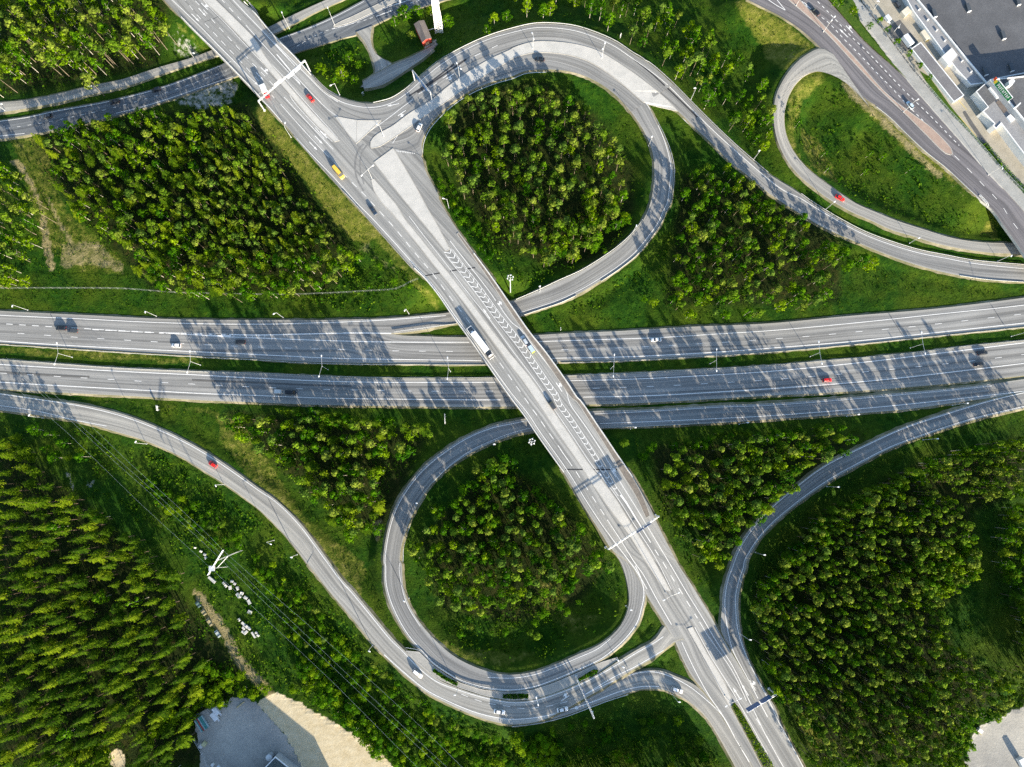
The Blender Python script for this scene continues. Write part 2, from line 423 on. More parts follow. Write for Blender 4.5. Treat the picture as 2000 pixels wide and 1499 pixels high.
A = lambda p: T(0, 0, p); B = lambda p: T(500, 0, p); C_ = lambda p: T(1000, 0, p); D_ = lambda p: T(1500, 0, p)
A1 = lambda p: T(0, 380, p); B1 = lambda p: T(500, 380, p); C1 = lambda p: T(1000, 380, p); D1 = lambda p: T(1500, 380, p)
A2 = lambda p: T(0, 740, p); B2 = lambda p: T(500, 740, p); C2 = lambda p: T(1000, 740, p); D2 = lambda p: T(1500, 740, p)
S3 = 3.756
A3 = lambda p: T(0, 1100, p, S3); B3 = lambda p: T(500, 1100, p, S3); C3 = lambda p: T(1000, 1100, p, S3); D3 = lambda p: T(1500, 1100, p, S3)

# motorway, northern carriageway
NTOP = A1([(-250, 835), (0, 853), (650, 885), (1300, 915), (1874, 920)])+B1([(400, 921), (700, 930), (1000, 1024), (1250, 1040), (1550, 1046)])+C1([(180, 1030), (400, 1018), (800, 1000), (1300, 970), (1874, 945)])+D1([(600, 890), (1200, 840), (1874, 757), (2150, 715)])
NBOT = A1([(-250, 1070), (0, 1088), (500, 1122), (1000, 1155), (1874, 1202)])+B1([(300, 1222), (900, 1236), (1680, 1240)])+C1([(310, 1225), (800, 1213), (1400, 1180), (1874, 1152)])+D1([(600, 1097), (1200, 1035), (1874, 965), (2150, 930)])
road('motorway_north_road', NTOP, NBOT, [(0, 0), (1, 0)], 'asphalt', dusty=1.5)
STOP = A1([(-250, 1195), (0, 1212), (400, 1240), (900, 1275), (1500, 1300), (1874, 1312)])+B1([(600, 1340), (1100, 1350), (1750, 1346)])+C1([(390, 1332), (800, 1317), (1300, 1290), (1874, 1257)])+D1([(500, 1215), (1000, 1170), (1500, 1110), (1874, 1073), (2150, 1035)])
SBOT = A2([(-250, 55), (0, 75), (500, 105), (1000, 130), (1500, 160), (1874, 174)])+B2([(500, 193), (1000, 201), (1700, 206)])+C2([(540, 190), (1000, 175), (1500, 147), (1874, 125)])+D2([(500, 100), (1000, 65), (1500, 18), (1874, -22), (2150, -60)])
road('motorway_south_road', STOP, SBOT, [(0, 0), (1, 0)], 'asphalt', dusty=1.5)
# upper loop joining the northern carriageway (under the overpass)
U2O = C_([(800, 560), (880, 640), (990, 765), (1050, 880), (1110, 1000), (1150, 1100), (1180, 1230), (1175, 1350), (1155, 1499)])+C1([(1130, 110), (1090, 205), (1010, 320), (920, 430), (800, 530), (650, 632), (500, 722), (350, 790), (200, 840), (50, 888), (-60, 920)])+B1([(1480, 940), (1250, 987), (1050, 1016), (800, 1018), (500, 1012)])
U2I = C_([(640, 600), (700, 650), (800, 740), (900, 860), (980, 990), (1030, 1120), (1043, 1250), (1032, 1400), (1010, 1499)])+C1([(1000, 105), (960, 190), (900, 270), (790, 375), (650, 475), (500, 565), (350, 632), (200, 702), (30, 775), (-100, 800)])+B1([(1410, 866), (1300, 878), (1000, 905), (800, 914), (500, 920)])
ZU2 = [(0, 5.2), (.12, 4.6), (.35, 2.6), (.6, 0.8), (.72, 0.15), (1, 0.0)]
road('upper_loop_road', U2O, U2I, ZU2, 'asphalt', dz=0.03, dusty=0.9)
# outer ramp to the east
U3O = C_([(960, 430), (1020, 478), (1150, 590), (1300, 740), (1480, 920), (1650, 1080), (1874, 1272)])+D1([(120, -77), (240, 0), (300, 47), (500, 170), (700, 275), (900, 350), (1100, 410), (1300, 450), (1500, 487), (1874, 520), (2150, 530)])
U3I = C_([(960, 615), (1060, 710), (1220, 822), (1330, 930), (1450, 1040), (1600, 1190), (1720, 1282), (1874, 1412)])+D1([(60, 30), (200, 120), (400, 240), (600, 330), (800, 415), (1000, 490), (1200, 550), (1400, 595), (1600, 622), (1874, 640), (2150, 650)])
road('eastern_ramp_road', U3O, U3I, [(0, 5.0), (.3, 3.2), (.6, 1.2), (1, 0.6)], 'asphalt', dz=0.05, dusty=0.9)
# combined section at the top of the upper loop
U1O = B([(440, 585), (520, 662), (620, 715), (740, 750), (860, 760), (990, 725), (1100, 655), (1200, 565), (1350, 445), (1560, 330), (1720, 262), (1874, 215)])+C_([(150, 181), (270, 176), (450, 195), (600, 240), (760, 310), (880, 390), (1020, 478), (1180, 620)])
U1I = B([(700, 1060), (860, 1130), (1010, 1180), (1120, 1200), (1212, 1150), (1212, 1060), (1250, 950), (1330, 850), (1450, 742), (1600, 650), (1760, 590), (1874, 560)])+C_([(100, 520), (250, 510), (420, 525), (560, 570), (700, 650), (800, 740), (870, 820)])
road('upper_ramp_road', U1O, U1I, [(0, 7.5), (.2, 7.4), (.55, 6.2), (1, 4.95)], 'asphalt', n=110, dz=0.01, dusty=0.9, skirt_sides=(1, 1))
# lower loop and the slip road it feeds
LO = C2([(160, 283), (60, 298), (0, 312)])+B2([(1740, 342), (1560, 415), (1380, 520), (1230, 640), (1110, 780), (1020, 930), (970, 1080), (940, 1230), (931, 1350)])+B3([(936, 0), (940, 150), (975, 290), (1040, 430), (1110, 540), (1200, 645), (1290, 740), (1400, 812), (1500, 870), (1660, 920), (1874, 942)])+C3([(150, 922), (300, 872), (470, 800), (640, 722), (760, 640), (860, 540), (930, 440), (965, 330), (982, 220), (970, 130), (945, 60), (910, 0)])+C2([(880, 1300)])
LI = C2([(180, 378), (60, 400), (0, 415)])+B2([(1700, 482), (1560, 552), (1400, 660), (1270, 790), (1180, 930), (1110, 1080), (1060, 1250), (1056, 1350)])+B3([(1066, 0), (1080, 170), (1130, 320), (1220, 460), (1330, 580), (1450, 682), (1600, 760), (1750, 808), (1874, 820)])+C3([(150, 800), (320, 742), (480, 672), (620, 610), (740, 525), (820, 420), (858, 300), (848, 160), (800, 0)])+C2([(740, 1262), (690, 1170)])
road('lower_loop_road', LO, LI, [(0, 0.3), (.15, 0.7), (.5, 3.0), (.75, 4.8), (.9, 6.2), (1, 7.0)], 'asphalt', dz=0.03, dusty=0.9)
road('slip_road', C2([(-60, 320), (160, 283), (560, 240), (1000, 225), (1500, 195), (1874, 181)])+D2([(500, 145), (1000, 100), (1500, 55), (1874, 3), (2150, -40)]),
     C2([(-60, 425), (180, 380), (640, 357), (1000, 346), (1500, 325), (1874, 300)])+D2([(500, 265), (1000, 225), (1400, 172), (1700, 130), (1874, 105), (2150, 60)]),
     [(0, 0.3), (1, 0.1)], 'asphalt', dz=0.05, dusty=1.0)
RRO = D2([(2150, 50), (1874, 98), (1640, 150), (1300, 250), (1000, 350), (640, 515), (400, 640), (180, 805), (0, 957)])+C2([(1720, 1125), (1640, 1260), (1590, 1390)])+C3([(1570, 110), (1545, 230), (1540, 330), (1535, 500), (1600, 640), (1690, 830), (1780, 1010)])
RRI = D2([(2150, 150), (1874, 215), (1500, 305), (1200, 400), (900, 510), (660, 635), (440, 760), (200, 930), (0, 1105)])+C2([(1790, 1210), (1715, 1350)])+C3([(1725, 0), (1690, 120), (1665, 230), (1660, 330), (1680, 520), (1740, 720), (1830, 890), (1900, 1005)])
road('southeast_ramp_road', RRO, RRI, [(0, 0.1), (.3, 0.6), (.6, 3.4), (.8, 5.6), (1, 5.55)], 'asphalt', dz=0.07, dusty=1.0)
# southwest ramp (two branches)
SWU = A2([(-250, 75), (0, 105), (300, 150), (600, 190), (900, 260), (1200, 375), (1500, 530), (1700, 660), (1874, 785)])+B2([(150, 890), (330, 1062), (480, 1260), (640, 1480)])+B3([(700, 190), (850, 370), (1000, 550), (1090, 642), (1200, 740), (1330, 850), (1480, 917), (1680, 980), (1874, 1015)])+C3([(150, 1005), (300, 960), (480, 890), (640, 810), (780, 720), (910, 640), (1050, 560), (1130, 455), (1200, 440)])
SWL = A2([(-250, 195), (0, 230), (300, 270), (600, 320), (850, 390), (1050, 450), (1300, 560), (1500, 680), (1700, 810), (1874, 940)])+B2([(130, 1060), (280, 1230), (420, 1420)])+B3([(375, 0), (530, 200), (700, 400), (840, 570), (950, 690), (1100, 830), (1250, 950), (1400, 1030), (1600, 1120), (1760, 1168), (1874, 1185)])+C3([(200, 1160), (360, 1090), (520, 1000), (680, 910), (890, 782), (1050, 690), (1200, 576), (1260, 560)])
road('southwest_ramp_road', SWU, SWL, [(0, 0.2), (.25, 0.8), (.5, 2.2), (.75, 4.2), (.93, 5.8), (1, 6.0)], 'asphalt_pale', dz=0.05, dusty=0.8)
road('southern_branch_road', C3([(80, 1050), (300, 1000), (525, 960), (700, 872), (820, 828), (900, 803), (1000, 787), (1100, 792), (1200, 830), (1340, 895), (1450, 1000), (1560, 1150), (1700, 1380), (1800, 1560)]),
     C3([(60, 1186), (200, 1166), (400, 1115), (600, 1040), (800, 970), (940, 927), (1080, 925), (1170, 950), (1300, 1020), (1420, 1130), (1500, 1250), (1590, 1410), (1670, 1560)]),
     [(0, 4.05), (.3, 4.6), (.7, 5.3), (1, 4.9)], 'asphalt_pale', dz=0.07, dusty=0.8)
# top street through the underpass
road('underpass_street_road', A([(-250, 935), (0, 885), (200, 855), (400, 810), (800, 735), (1200, 630), (1500, 520), (1700, 440)])+B([(160, 285), (330, 222), (500, 150), (650, 75), (790, 0), (930, -70)]),
     A([(-250, 1060), (0, 1022), (200, 990), (500, 935), (850, 848), (1000, 810), (1300, 715), (1500, 645), (1760, 550)])+B([(270, 395), (480, 330), (640, 280), (740, 255), (860, 188), (1000, 125), (1280, 35), (1500, -30)]),
     [(0, 0.2), (.5, 0.0), (1, 1.0)], 'asphalt_side', dusty=1.0)
road('cycle_path', A([(-250, 770), (0, 750), (180, 735), (420, 690), (640, 635), (900, 580), (1160, 495), (1400, 425), (1560, 365), (1720, 300)])+B([(90, 200), (250, 120), (400, 50), (560, -20)]),
     A([(-250, 850), (0, 825), (250, 785), (450, 745), (680, 690), (950, 625), (1200, 540), (1450, 455), (1620, 400), (1790, 320)])+B([(130, 250), (270, 180), (440, 90), (620, 10), (760, -60)]),
     [(0, 0.6), (.5, 0.4), (1, 1.2)], 'asphalt_pale', dusty=0.2, skirt=True)
# eastern street on its bridge, and the oval ramp
road('oval_ramp_road', D_([(480, 400), (390, 355), (270, 410), (190, 480), (110, 590), (60, 700), (42, 820), (50, 950), (80, 1060), (140, 1180), (230, 1290), (350, 1390)])+D1([(430, 26), (600, 125), (760, 195), (900, 260), (1050, 305), (1250, 365), (1450, 405), (1640, 430), (1760, 434), (1900, 447), (2150, 470)]),
     D_([(740, 780), (620, 650), (500, 560), (420, 523), (330, 530), (250, 570), (180, 650), (140, 740), (120, 830), (125, 950), (160, 1060), (230, 1170), (330, 1270), (450, 1360)])+D1([(540, 0), (650, 70), (800, 135), (950, 195), (1150, 260), (1350, 320), (1550, 350), (1740, 358), (1900, 366), (2150, 390)]),
     [(0, 6.6), (.12, 6.0), (.4, 3.6), (.75, 1.4), (1, 0.8)], 'asphalt_pale', dz=0.04, dusty=0.6)
SL = D_([(-150, 0), (0, 75), (80, 115), (200, 190), (300, 270), (400, 370), (560, 560), (700, 715), (800, 782), (900, 870), (1000, 970), (1150, 1110), (1300, 1230), (1450, 1370), (1560, 1470)])+D1([(1640, 112), (1720, 222), (1800, 332), (1874, 440), (2050, 700)])
SR = D_([(330, -110), (440, 5), (560, 140), (700, 300), (900, 480), (1015, 585), (1100, 680), (1250, 850), (1400, 1020), (1600, 1250), (1740, 1400), (1900, 1580)])+D1([(1874+330, 560)])
def street():
    l = resample(catmull(SL, 8), 130); r = resample(catmull(SR, 8), 130)
    t = np.linspace(0, 1, 130); z = 6.4+0.9*np.clip((t-.3)/.5, 0, 1)
    br = [0.72 < k < 1.01 for k in t]
    L = [P(a, b, c) for (a, b), c in zip(l, z)]; R = [P(a, b, c) for (a, b), c in zip(r, z)]
    o, L, R, s, w = ribbon_mesh('eastern_street_road', L, R, M['asphalt_dark'], M['verge'], bridge=br, dusty=0.5)
    ROADS['street'] = (L, R, s, w)
street()
# footway along the street
FW = D_([(400, -160), (600, 20), (690, 150), (800, 290), (900, 415), (1020, 585), (1100, 680), (1250, 850), (1400, 1020), (1600, 1250), (1740, 1400), (1900, 1580)])+D1([(2204, 560)])
FE = D_([(500, -160), (665, 5), (800, 170), (920, 330), (1060, 520), (1150, 622), (1300, 800), (1500, 1010), (1700, 1240), (1874, 1420), (1960, 1510)])+D1([(2290, 500)])
def footway():
    l = resample(catmull(FW, 8), 110); r = resample(catmull(FE, 8), 110)
    t = np.linspace(0, 1, 110); z = 6.45+0.95*np.clip((t-.3)/.5, 0, 1)
    br = [k > 0.72 for k in t]
    L = [P(a, b, c) for (a, b), c in zip(l, z)]; R = [P(a, b, c) for (a, b), c in zip(r, z)]
    ribbon_mesh('street_footway', L, R, M['path'], M['kerb'], bridge=br, dusty=0.0, dz=0.13)
footway()
# the overpass: stations scanned down the image rows
ML = A([(1060, -160), (1200, 0), (1340, 150), (1560, 368), (1874, 692)])+B([(110, 812), (215, 920), (360, 1087), (560, 1310), (720, 1495)])+B1([(830, 185), (1000, 372), (1150, 540), (1230, 612), (1330, 735), (1430, 882), (1560, 1060), (1680, 1232), (1874, 1505)])+C2([(90, 272), (170, 392), (380, 690), (530, 942), (640, 1110), (740, 1262), (850, 1345)])+C3([(905, 70), (985, 232), (1040, 322), (1125, 455), (1200, 585), (1250, 700), (1320, 830), (1385, 912), (1500, 1065), (1600, 1222), (1700, 1382), (1830, 1600)])
MR = A([(1600, -160), (1750, 0), (1874, 102)])+B([(150, 278), (300, 430), (410, 552), (520, 690), (640, 850), (740, 1000), (860, 1060), (1010, 1088), (1200, 1140), (1245, 1262), (1340, 1440)])+B1([(1335, 20), (1450, 222), (1600, 430), (1720, 590), (1874, 812)])+C1([(130, 1000), (250, 1150), (400, 1360), (490, 1495)])+C2([(500, 152), (640, 352), (760, 532), (890, 722), (990, 900), (1060, 1052), (1160, 1252)])+C3([(1217, 5), (1330, 180), (1450, 375), (1530, 525), (1600, 640), (1660, 740), (1740, 870), (1850, 960), (1920, 1040)])+D3([(100, 1190), (210, 1400), (330, 1620)])
def main_z(y): return float(np.interp(y, [0, 1000, 1250, 1530], [7.5, 7.5, 6.0, 4.9]))
def overpass():
    l = np.array(catmull(ML, 10)); r = np.array(catmull(MR, 10))
    ys = np.arange(-38, 1522, 6.0)
    def scan(a):
        o = np.argsort(a[:, 1], kind='stable'); return np.interp(ys, a[o, 1], a[o, 0])
    xl, xr = scan(l), scan(r)
    z = [main_z(y) for y in ys]
    L = [P(a, y, c) for a, y, c in zip(xl, ys, z)]; R = [P(a, y, c) for a, y, c in zip(xr, ys, z)]
    br = [(28 < y < 208) or (545 < y < 915) for y in ys]
    o, L, R, s, w = ribbon_mesh('overpass_road', L, R, M['asphalt_deck'], M['verge'], bridge=br, dusty=0.8)
    ROADS['main'] = (L, R, s, w, ys)
overpass()

# ------------------------------------------------------------------ flat yards (they shape the ground too)
FLATS = []   # (polygon in image pixels, z)
YARD_NE = D_([(690, -150), (690, 10), (800, 160), (1060, 500), (1300, 790), (1500, 1000), (1874, 1415), (2300, 1900), (2600, 1900), (2600, -150)])
FLATS.append((YARD_NE, 6.7))
YARD_SW = [(378, 1400), (430, 1372), (470, 1362), (500, 1372), (540, 1352), (585, 1372), (640, 1405), (700, 1440), (745, 1475), (780, 1510), (860, 1600), (380, 1600), (392, 1480)]
YARD_SE = [(1893, 1440), (1912, 1418), (1950, 1402), (1985, 1385), (2010, 1372), (2120, 1330), (2120, 1620), (1860, 1620), (1880, 1500)]
FLATS.append((YARD_SW, 0.3)); FLATS.append((YARD_SE, 0.5))
def service_path():
    road('service_path', B([(735, 235), (790, 300), (830, 380), (865, 470), (870, 545), (800, 600), (770, 640)]), B([(850, 190), (838, 290), (880, 400), (1000, 470), (1010, 490), (960, 560), (870, 630)]), [(0, 0.9), (1, 1.4)], 'asphalt_pale', dz=0.03, dusty=0.3)
    road('gravel_track', B([(780, 600), (870, 545), (1000, 475), (1120, 425), (1210, 380), (1280, 345)]), B([(790, 650), (900, 632), (1020, 570), (1120, 500), (1210, 440), (1300, 362)]), [(0, 1.4), (1, 1.6)], 'asphalt_pale', dz=0.05, dusty=0.3)
service_path()

# ------------------------------------------------------------------ terrain
GX0, GX1, GY0, GY1, GS = -300.0, 300.0, -200.0, 268.0, 1.5
gx = np.arange(GX0, GX1+.1, GS); gy = np.arange(GY0, GY1+.1, GS)
NX, NY = len(gx), len(gy)
XX, YY = np.meshgrid(gx, gy)          # [iy, ix]
HI = np.full((NY, NX), -0.4); LO_ = np.full((NY, NX), 1e3); DIST = np.full((NY, NX), 40.0)
def stamp(sx, sy, sz, emb):
    rad = 19.0
    i0 = max(0, int((sx-rad-GX0)/GS)); i1 = min(NX, int((sx+rad-GX0)/GS)+2)
    j0 = max(0, int((sy-rad-GY0)/GS)); j1 = min(NY, int((sy+rad-GY0)/GS)+2)
    if i0 >= i1 or j0 >= j1: return
    d = np.hypot(XX[j0:j1, i0:i1]-sx, YY[j0:j1, i0:i1]-sy)
    if emb:
        a = HI[j0:j1, i0:i1]; np.maximum(a, np.maximum(sz-0.45-np.maximum(0, d-2.6)/2.0, -0.4), out=a)
    else:
        return
    b = LO_[j0:j1, i0:i1]; np.minimum(b, sz-0.45+np.maximum(0, d-3.2)/1.25, out=b)
    c = DIST[j0:j1, i0:i1]; np.minimum(c, d, out=c)
for poly, z in FLATS:
    Q = [P(a, b, z)[:2] for a, b in poly]
    xs = [q[0] for q in Q]; ys_ = [q[1] for q in Q]
    for x in np.arange(max(min(xs), GX0), min(max(xs), GX1), 4.0):
        for y in np.arange(max(min(ys_), GY0), min(max(ys_), GY1), 4.0):
            if in_poly(x, y, Q): SAMPLES.append((x, y, z+0.43, True))
for s_ in SAMPLES: stamp(*s_)
for s_ in SAMPLES:
    if not s_[3]:
        i = int((s_[0]-GX0)/GS); j = int((s_[1]-GY0)/GS)
        if 0 <= i < NX and 0 <= j < NY: DIST[max(0, j-1):j+2, max(0, i-1):i+2] = 0
# gentle natural relief away from the roads
def vnoise(scale, seed):
    r = np.random.default_rng(seed)
    n1 = int((GX1-GX0)/scale)+4; n2 = int((GY1-GY0)/scale)+4
    g = r.random((n2, n1)); fx = (XX-GX0)/scale; fy = (YY-GY0)/scale
    ix = fx.astype(int); iy = fy.astype(int); tx = fx-ix; ty = fy-iy
    tx = tx*tx*(3-2*tx); ty = ty*ty*(3-2*ty)
    return (g[iy, ix]*(1-tx)+g[iy, ix+1]*tx)*(1-ty)+(g[iy+1, ix]*(1-tx)+g[iy+1, ix+1]*tx)*ty-.5
relief = vnoise(34, 1)*2.4+vnoise(13, 2)*1.0
far = np.clip((DIST-4)/10, 0, 1)
ZT = np.minimum(np.maximum(HI, -0.4+np.maximum(relief, -0.8)*far), np.where(LO_ > 500, 50, LO_))
ZT = np.where(DIST > 2.0, ZT+far*0.0+(vnoise(4.5, 3)*0.5+vnoise(2.2, 4)*0.35)*np.clip((DIST-2.0)/3, 0, 1), ZT)
def terr(x, y):
    fx = (x-GX0)/GS; fy = (y-GY0)/GS
    i = min(max(int(fx), 0), NX-2); j = min(max(int(fy), 0), NY-2); tx = min(max(fx-i, 0), 1); ty = min(max(fy-j, 0), 1)
    return float((ZT[j, i]*(1-tx)+ZT[j, i+1]*tx)*(1-ty)+(ZT[j+1, i]*(1-tx)+ZT[j+1, i+1]*tx)*ty)
def rdist(x, y):
    i = int(round((x-GX0)/GS)); j = int(round((y-GY0)/GS))
    return float(DIST[j, i]) if 0 <= i < NX and 0 <= j < NY else 40.0
def G(px, py, h=0.0):
    """ground point under an image pixel (optionally for something h above the ground)"""
    z = 0.0
    for _ in range(5):
        x, y, _z = P(px, py, z+h); z = terr(x, y)
    x, y, _z = P(px, py, z+h)
    return (x, y, z)
# vegetation and soil masks
PXX = np.zeros((NY, NX)); PYY = np.zeros((NY, NX))
vz = ZT-H; w_ = YY*FWD[1]+vz*FWD[2]; u_ = YY*UPV[1]+vz*UPV[2]
PXX = 1000+F*XX/w_; PYY = 749.5-F*u_/w_
def feather(polys, passes=2):
    m = np.zeros((NY, NX))
    for poly, v in polys:
        m = np.where(in_poly(PXX, PYY, poly), np.maximum(m, v), m)
    for _ in range(passes):
        q = np.pad(m, 1, mode='edge')
        m = (q[:-2, 1:-1]+q[2:, 1:-1]+q[1:-1, :-2]+q[1:-1, 2:]+4*m)/8
    return m
DRY = feather([
 ([(500, 195), (530, 225), (565, 265), (620, 330), (690, 400), (745, 455), (715, 480), (690, 470), (650, 430), (600, 360), (540, 285), (505, 245)], .95),
 ([(690, 400), (760, 470), (820, 545), (865, 600), (850, 610), (790, 540), (740, 480)], .6),
 ([(330, 15), (385, 70), (420, 110), (400, 110), (345, 60)], .45),
 ([(10, 262), (60, 262), (100, 300), (110, 370), (150, 430), (235, 500), (245, 540), (150, 530), (80, 480), (60, 400), (40, 330)], .55),
 ([(1430, 0), (1470, 0), (1560, 60), (1602, 100), (1580, 118), (1530, 140), (1500, 120), (1470, 70)], .75),
 ([(1545, 150), (1600, 135), (1620, 150), (1570, 200), (1550, 260), (1560, 300), (1620, 370), (1590, 360), (1540, 290), (1532, 220)], .62),
 ([(1560, 250), (1600, 270), (1630, 330), (1640, 360), (1600, 340), (1570, 300)], .7),
 ([(1650, 150), (1690, 190), (1760, 250), (1830, 310), (1900, 380), (1880, 370), (1800, 320), (1720, 250), (1660, 190)], .75),
 ([(130, 770), (260, 785), (430, 800), (430, 815), (330, 800), (200, 785)], .6),
 ([(420, 800), (480, 830), (560, 950), (600, 1010), (690, 1080), (720, 1100), (700, 1200), (640, 1140), (560, 1020), (480, 930), (430, 870)], .6),
 ([(830, 1225), (900, 1260), (1000, 1275), (1080, 1270), (1000, 1300), (920, 1300), (860, 1275)], .55),
 ([(1040, 1110), (1100, 1140), (1120, 1200), (1190, 1200), (1130, 1250), (1060, 1200)], .5),
 ([(940, 400), (1000, 380), (1100, 400), (1130, 470), (1100, 520), (1040, 500), (990, 480)], .32),
 ([(0, 678), (240, 690), (400, 702), (400, 712), (240, 705), (0, 692)], .7),
 ([(840, 380), (870, 420), (930, 500), (950, 540), (930, 520), (880, 460), (840, 400)], .8),
 ([(1230, 920), (1260, 960), (1290, 1030), (1310, 1070), (1290, 1050), (1250, 990)], .6),
 ([(1560, 1380), (1600, 1430), (1610, 1460), (1590, 1470), (1560, 1420)], .8),
 ([(1930, 420), (1950, 450), (1950, 470), (1910, 460)], .7)])
DIRT = feather([
 ([(500, 1371), (540, 1352), (585, 1372), (640, 1405), (700, 1440), (745, 1475), (780, 1510), (860, 1600), (640, 1600), (560, 1440)], 1.),
 ([(210, 1480), (225, 1458), (243, 1475), (245, 1510), (225, 1510)], 1.)], 1)
SOIL = feather([
 ([(15, 312), (42, 316), (70, 370), (88, 420), (100, 480), (108, 525), (95, 533), (82, 470), (78, 410), (50, 350)], 1.),
 ([(88, 380), (98, 385), (120, 430), (145, 475), (135, 482), (112, 440)], .8),
 ([(115, 480), (190, 468), (240, 515), (248, 538), (180, 520), (120, 525)], .6),
 ([(375, 1150), (395, 1158), (420, 1195), (445, 1225), (465, 1270), (503, 1315), (538, 1350), (548, 1368), (522, 1365), (487, 1328), (452, 1285), (436, 1250), (408, 1215), (382, 1170)], 1.),
 ([(1640, 155), (1660, 165), (1690, 195), (1720, 220), (1790, 290), (1830, 330), (1890, 385), (1885, 392), (1800, 322), (1700, 225), (1650, 180)], .75),
 ([(680, 480), (720, 470), (770, 520), (845, 610), (835, 600), (760, 530), (700, 490)], .4),
 ([(730, 1020), (748, 1010), (742, 1050), (730, 1062)], .8), ([(850, 390), (880, 430), (935, 505), (925, 508), (870, 440)], .7)], 1)
GRAV = feather([
 ([(378, 1400), (430, 1372), (470, 1362), (500, 1371), (560, 1440), (640, 1600), (380, 1600), (392, 1480)], 1.),
 ([(330, 190), (440, 150), (470, 160), (455, 205), (400, 215), (350, 212)], .5),
 ([(325, 60), (350, 50), (390, 90), (420, 112), (370, 125), (335, 115)], .42),
 (YARD_NE, 1.), (YARD_SE, 1.),
 ([(820, 95), (850, 75), (860, 85), (845, 105)], .6),
 ([(120, 920), (135, 905), (150, 960), (145, 975)], .5), ([(160, 940), (185, 935), (190, 960), (170, 955)], .5)], 1)
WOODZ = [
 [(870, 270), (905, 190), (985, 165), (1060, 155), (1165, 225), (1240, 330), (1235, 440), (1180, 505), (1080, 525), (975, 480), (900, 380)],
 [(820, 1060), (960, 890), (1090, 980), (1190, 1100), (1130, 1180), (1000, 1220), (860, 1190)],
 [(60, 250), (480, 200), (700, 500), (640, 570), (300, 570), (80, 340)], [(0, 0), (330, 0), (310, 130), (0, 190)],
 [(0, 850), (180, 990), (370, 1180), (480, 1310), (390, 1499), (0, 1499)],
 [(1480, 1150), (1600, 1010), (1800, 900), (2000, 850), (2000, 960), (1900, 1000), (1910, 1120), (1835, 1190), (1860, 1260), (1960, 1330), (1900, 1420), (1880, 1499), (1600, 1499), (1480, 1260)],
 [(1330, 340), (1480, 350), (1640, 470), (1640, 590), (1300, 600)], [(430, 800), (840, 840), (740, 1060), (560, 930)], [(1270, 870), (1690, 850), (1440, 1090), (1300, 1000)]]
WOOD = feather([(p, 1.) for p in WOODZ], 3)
def ground():
    V = np.stack([XX, YY, ZT], -1).reshape(-1, 3)
    idx = np.arange(NX*NY).reshape(NY, NX)
    Q = np.stack([idx[:-1, :-1], idx[:-1, 1:], idx[1:, 1:], idx[1:, :-1]], -1).reshape(-1, 4)
    # apron out to the horizon
    rim = np.concatenate([idx[0, :], idx[1:, -1], idx[-1, -2::-1], idx[-2:0, -1*NX]])
    c = V[rim]; d = c[:, :2]-np.array([0, 30.0]); d /= np.linalg.norm(d, axis=1)[:, None]
    outer = np.c_[c[:, :2]+d*1800, np.full(len(c), -1.0)]
    n0 = len(V); k = len(rim); V = np.concatenate([V, outer])
    ring = np.array([(rim[(i+1) % k], rim[i], n0+i, n0+(i+1) % k) for i in range(k)])
    me = mesh_quads('ground', V, np.concatenate([Q, ring]))
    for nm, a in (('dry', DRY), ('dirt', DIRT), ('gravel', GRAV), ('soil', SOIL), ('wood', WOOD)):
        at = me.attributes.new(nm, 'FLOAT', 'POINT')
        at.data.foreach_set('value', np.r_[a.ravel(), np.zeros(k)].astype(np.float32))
    me.polygons.foreach_set('use_smooth', np.ones(len(me.polygons), bool))
    o = obj('ground', me, M['terrain']); o['kind'] = 'structure'
ground()

# ------------------------------------------------------------------ draping
BV = BVHTree.FromPolygons(ROAD_TRIS_V, ROAD_TRIS_F)
def hit(px, py):
    q = Vector(P(px, py, 0.0)); o = Vector((0, 0, H)); d = (q-o).normalized()
    h = BV.ray_cast(o, d)
    if h[0] is not None: return np.array(h[0])
    return np.array(G(px, py))
MARK = {}
def strip_from(pts3, width, lift=0.025, out=None, w1=None):
    p = np.array(pts3, float); n = len(p)
    t = np.gradient(p[:, :2], axis=0); t /= np.maximum(np.linalg.norm(t, axis=1), 1e-9)[:, None]
    nn = np.stack([-t[:, 1], t[:, 0]], 1)
    w = np.linspace(width, w1 if w1 is not None else width, n)[:, None]/2
    a = np.c_[p[:, :2]+nn*w, p[:, 2]+lift]; b = np.c_[p[:, :2]-nn*w, p[:, 2]+lift]
    out.add(np.concatenate([a, b]), [(n+i, n+i+1, i+1, i) for i in range(n-1)])
def dense3(pts, step=2.0, smooth=True):
    q = catmull(pts, 8) if smooth and len(pts) > 2 else pts
    ln = np.linalg.norm(np.diff(np.array(q), axis=0), axis=1).sum()*0.228
    q = resample(q, max(2, int(ln/step)+1))
    return np.array([hit(a, b) for a, b in q])
def mark(grp, pts, w=0.28, dash=None, start=0.0, smooth=True, w1=None, lift=0.03):
    mb = MARK.setdefault(grp, MB()); p = dense3(pts, 2.0, smooth)
    if dash is None: strip_from(p, w, lift, mb, w1); return
    on, off = dash
    s = np.r_[0, np.cumsum(np.linalg.norm(np.diff(p[:, :2], axis=0), axis=1))]
    a = start
    while a < s[-1]:
        b = min(a+on, s[-1])
        if b-a > .4:
            k = np.linspace(max(a, 0), b, 4)
            strip_from(np.stack([np.interp(k, s, p[:, c]) for c in range(3)], 1), w, lift, mb)
        a += on+off
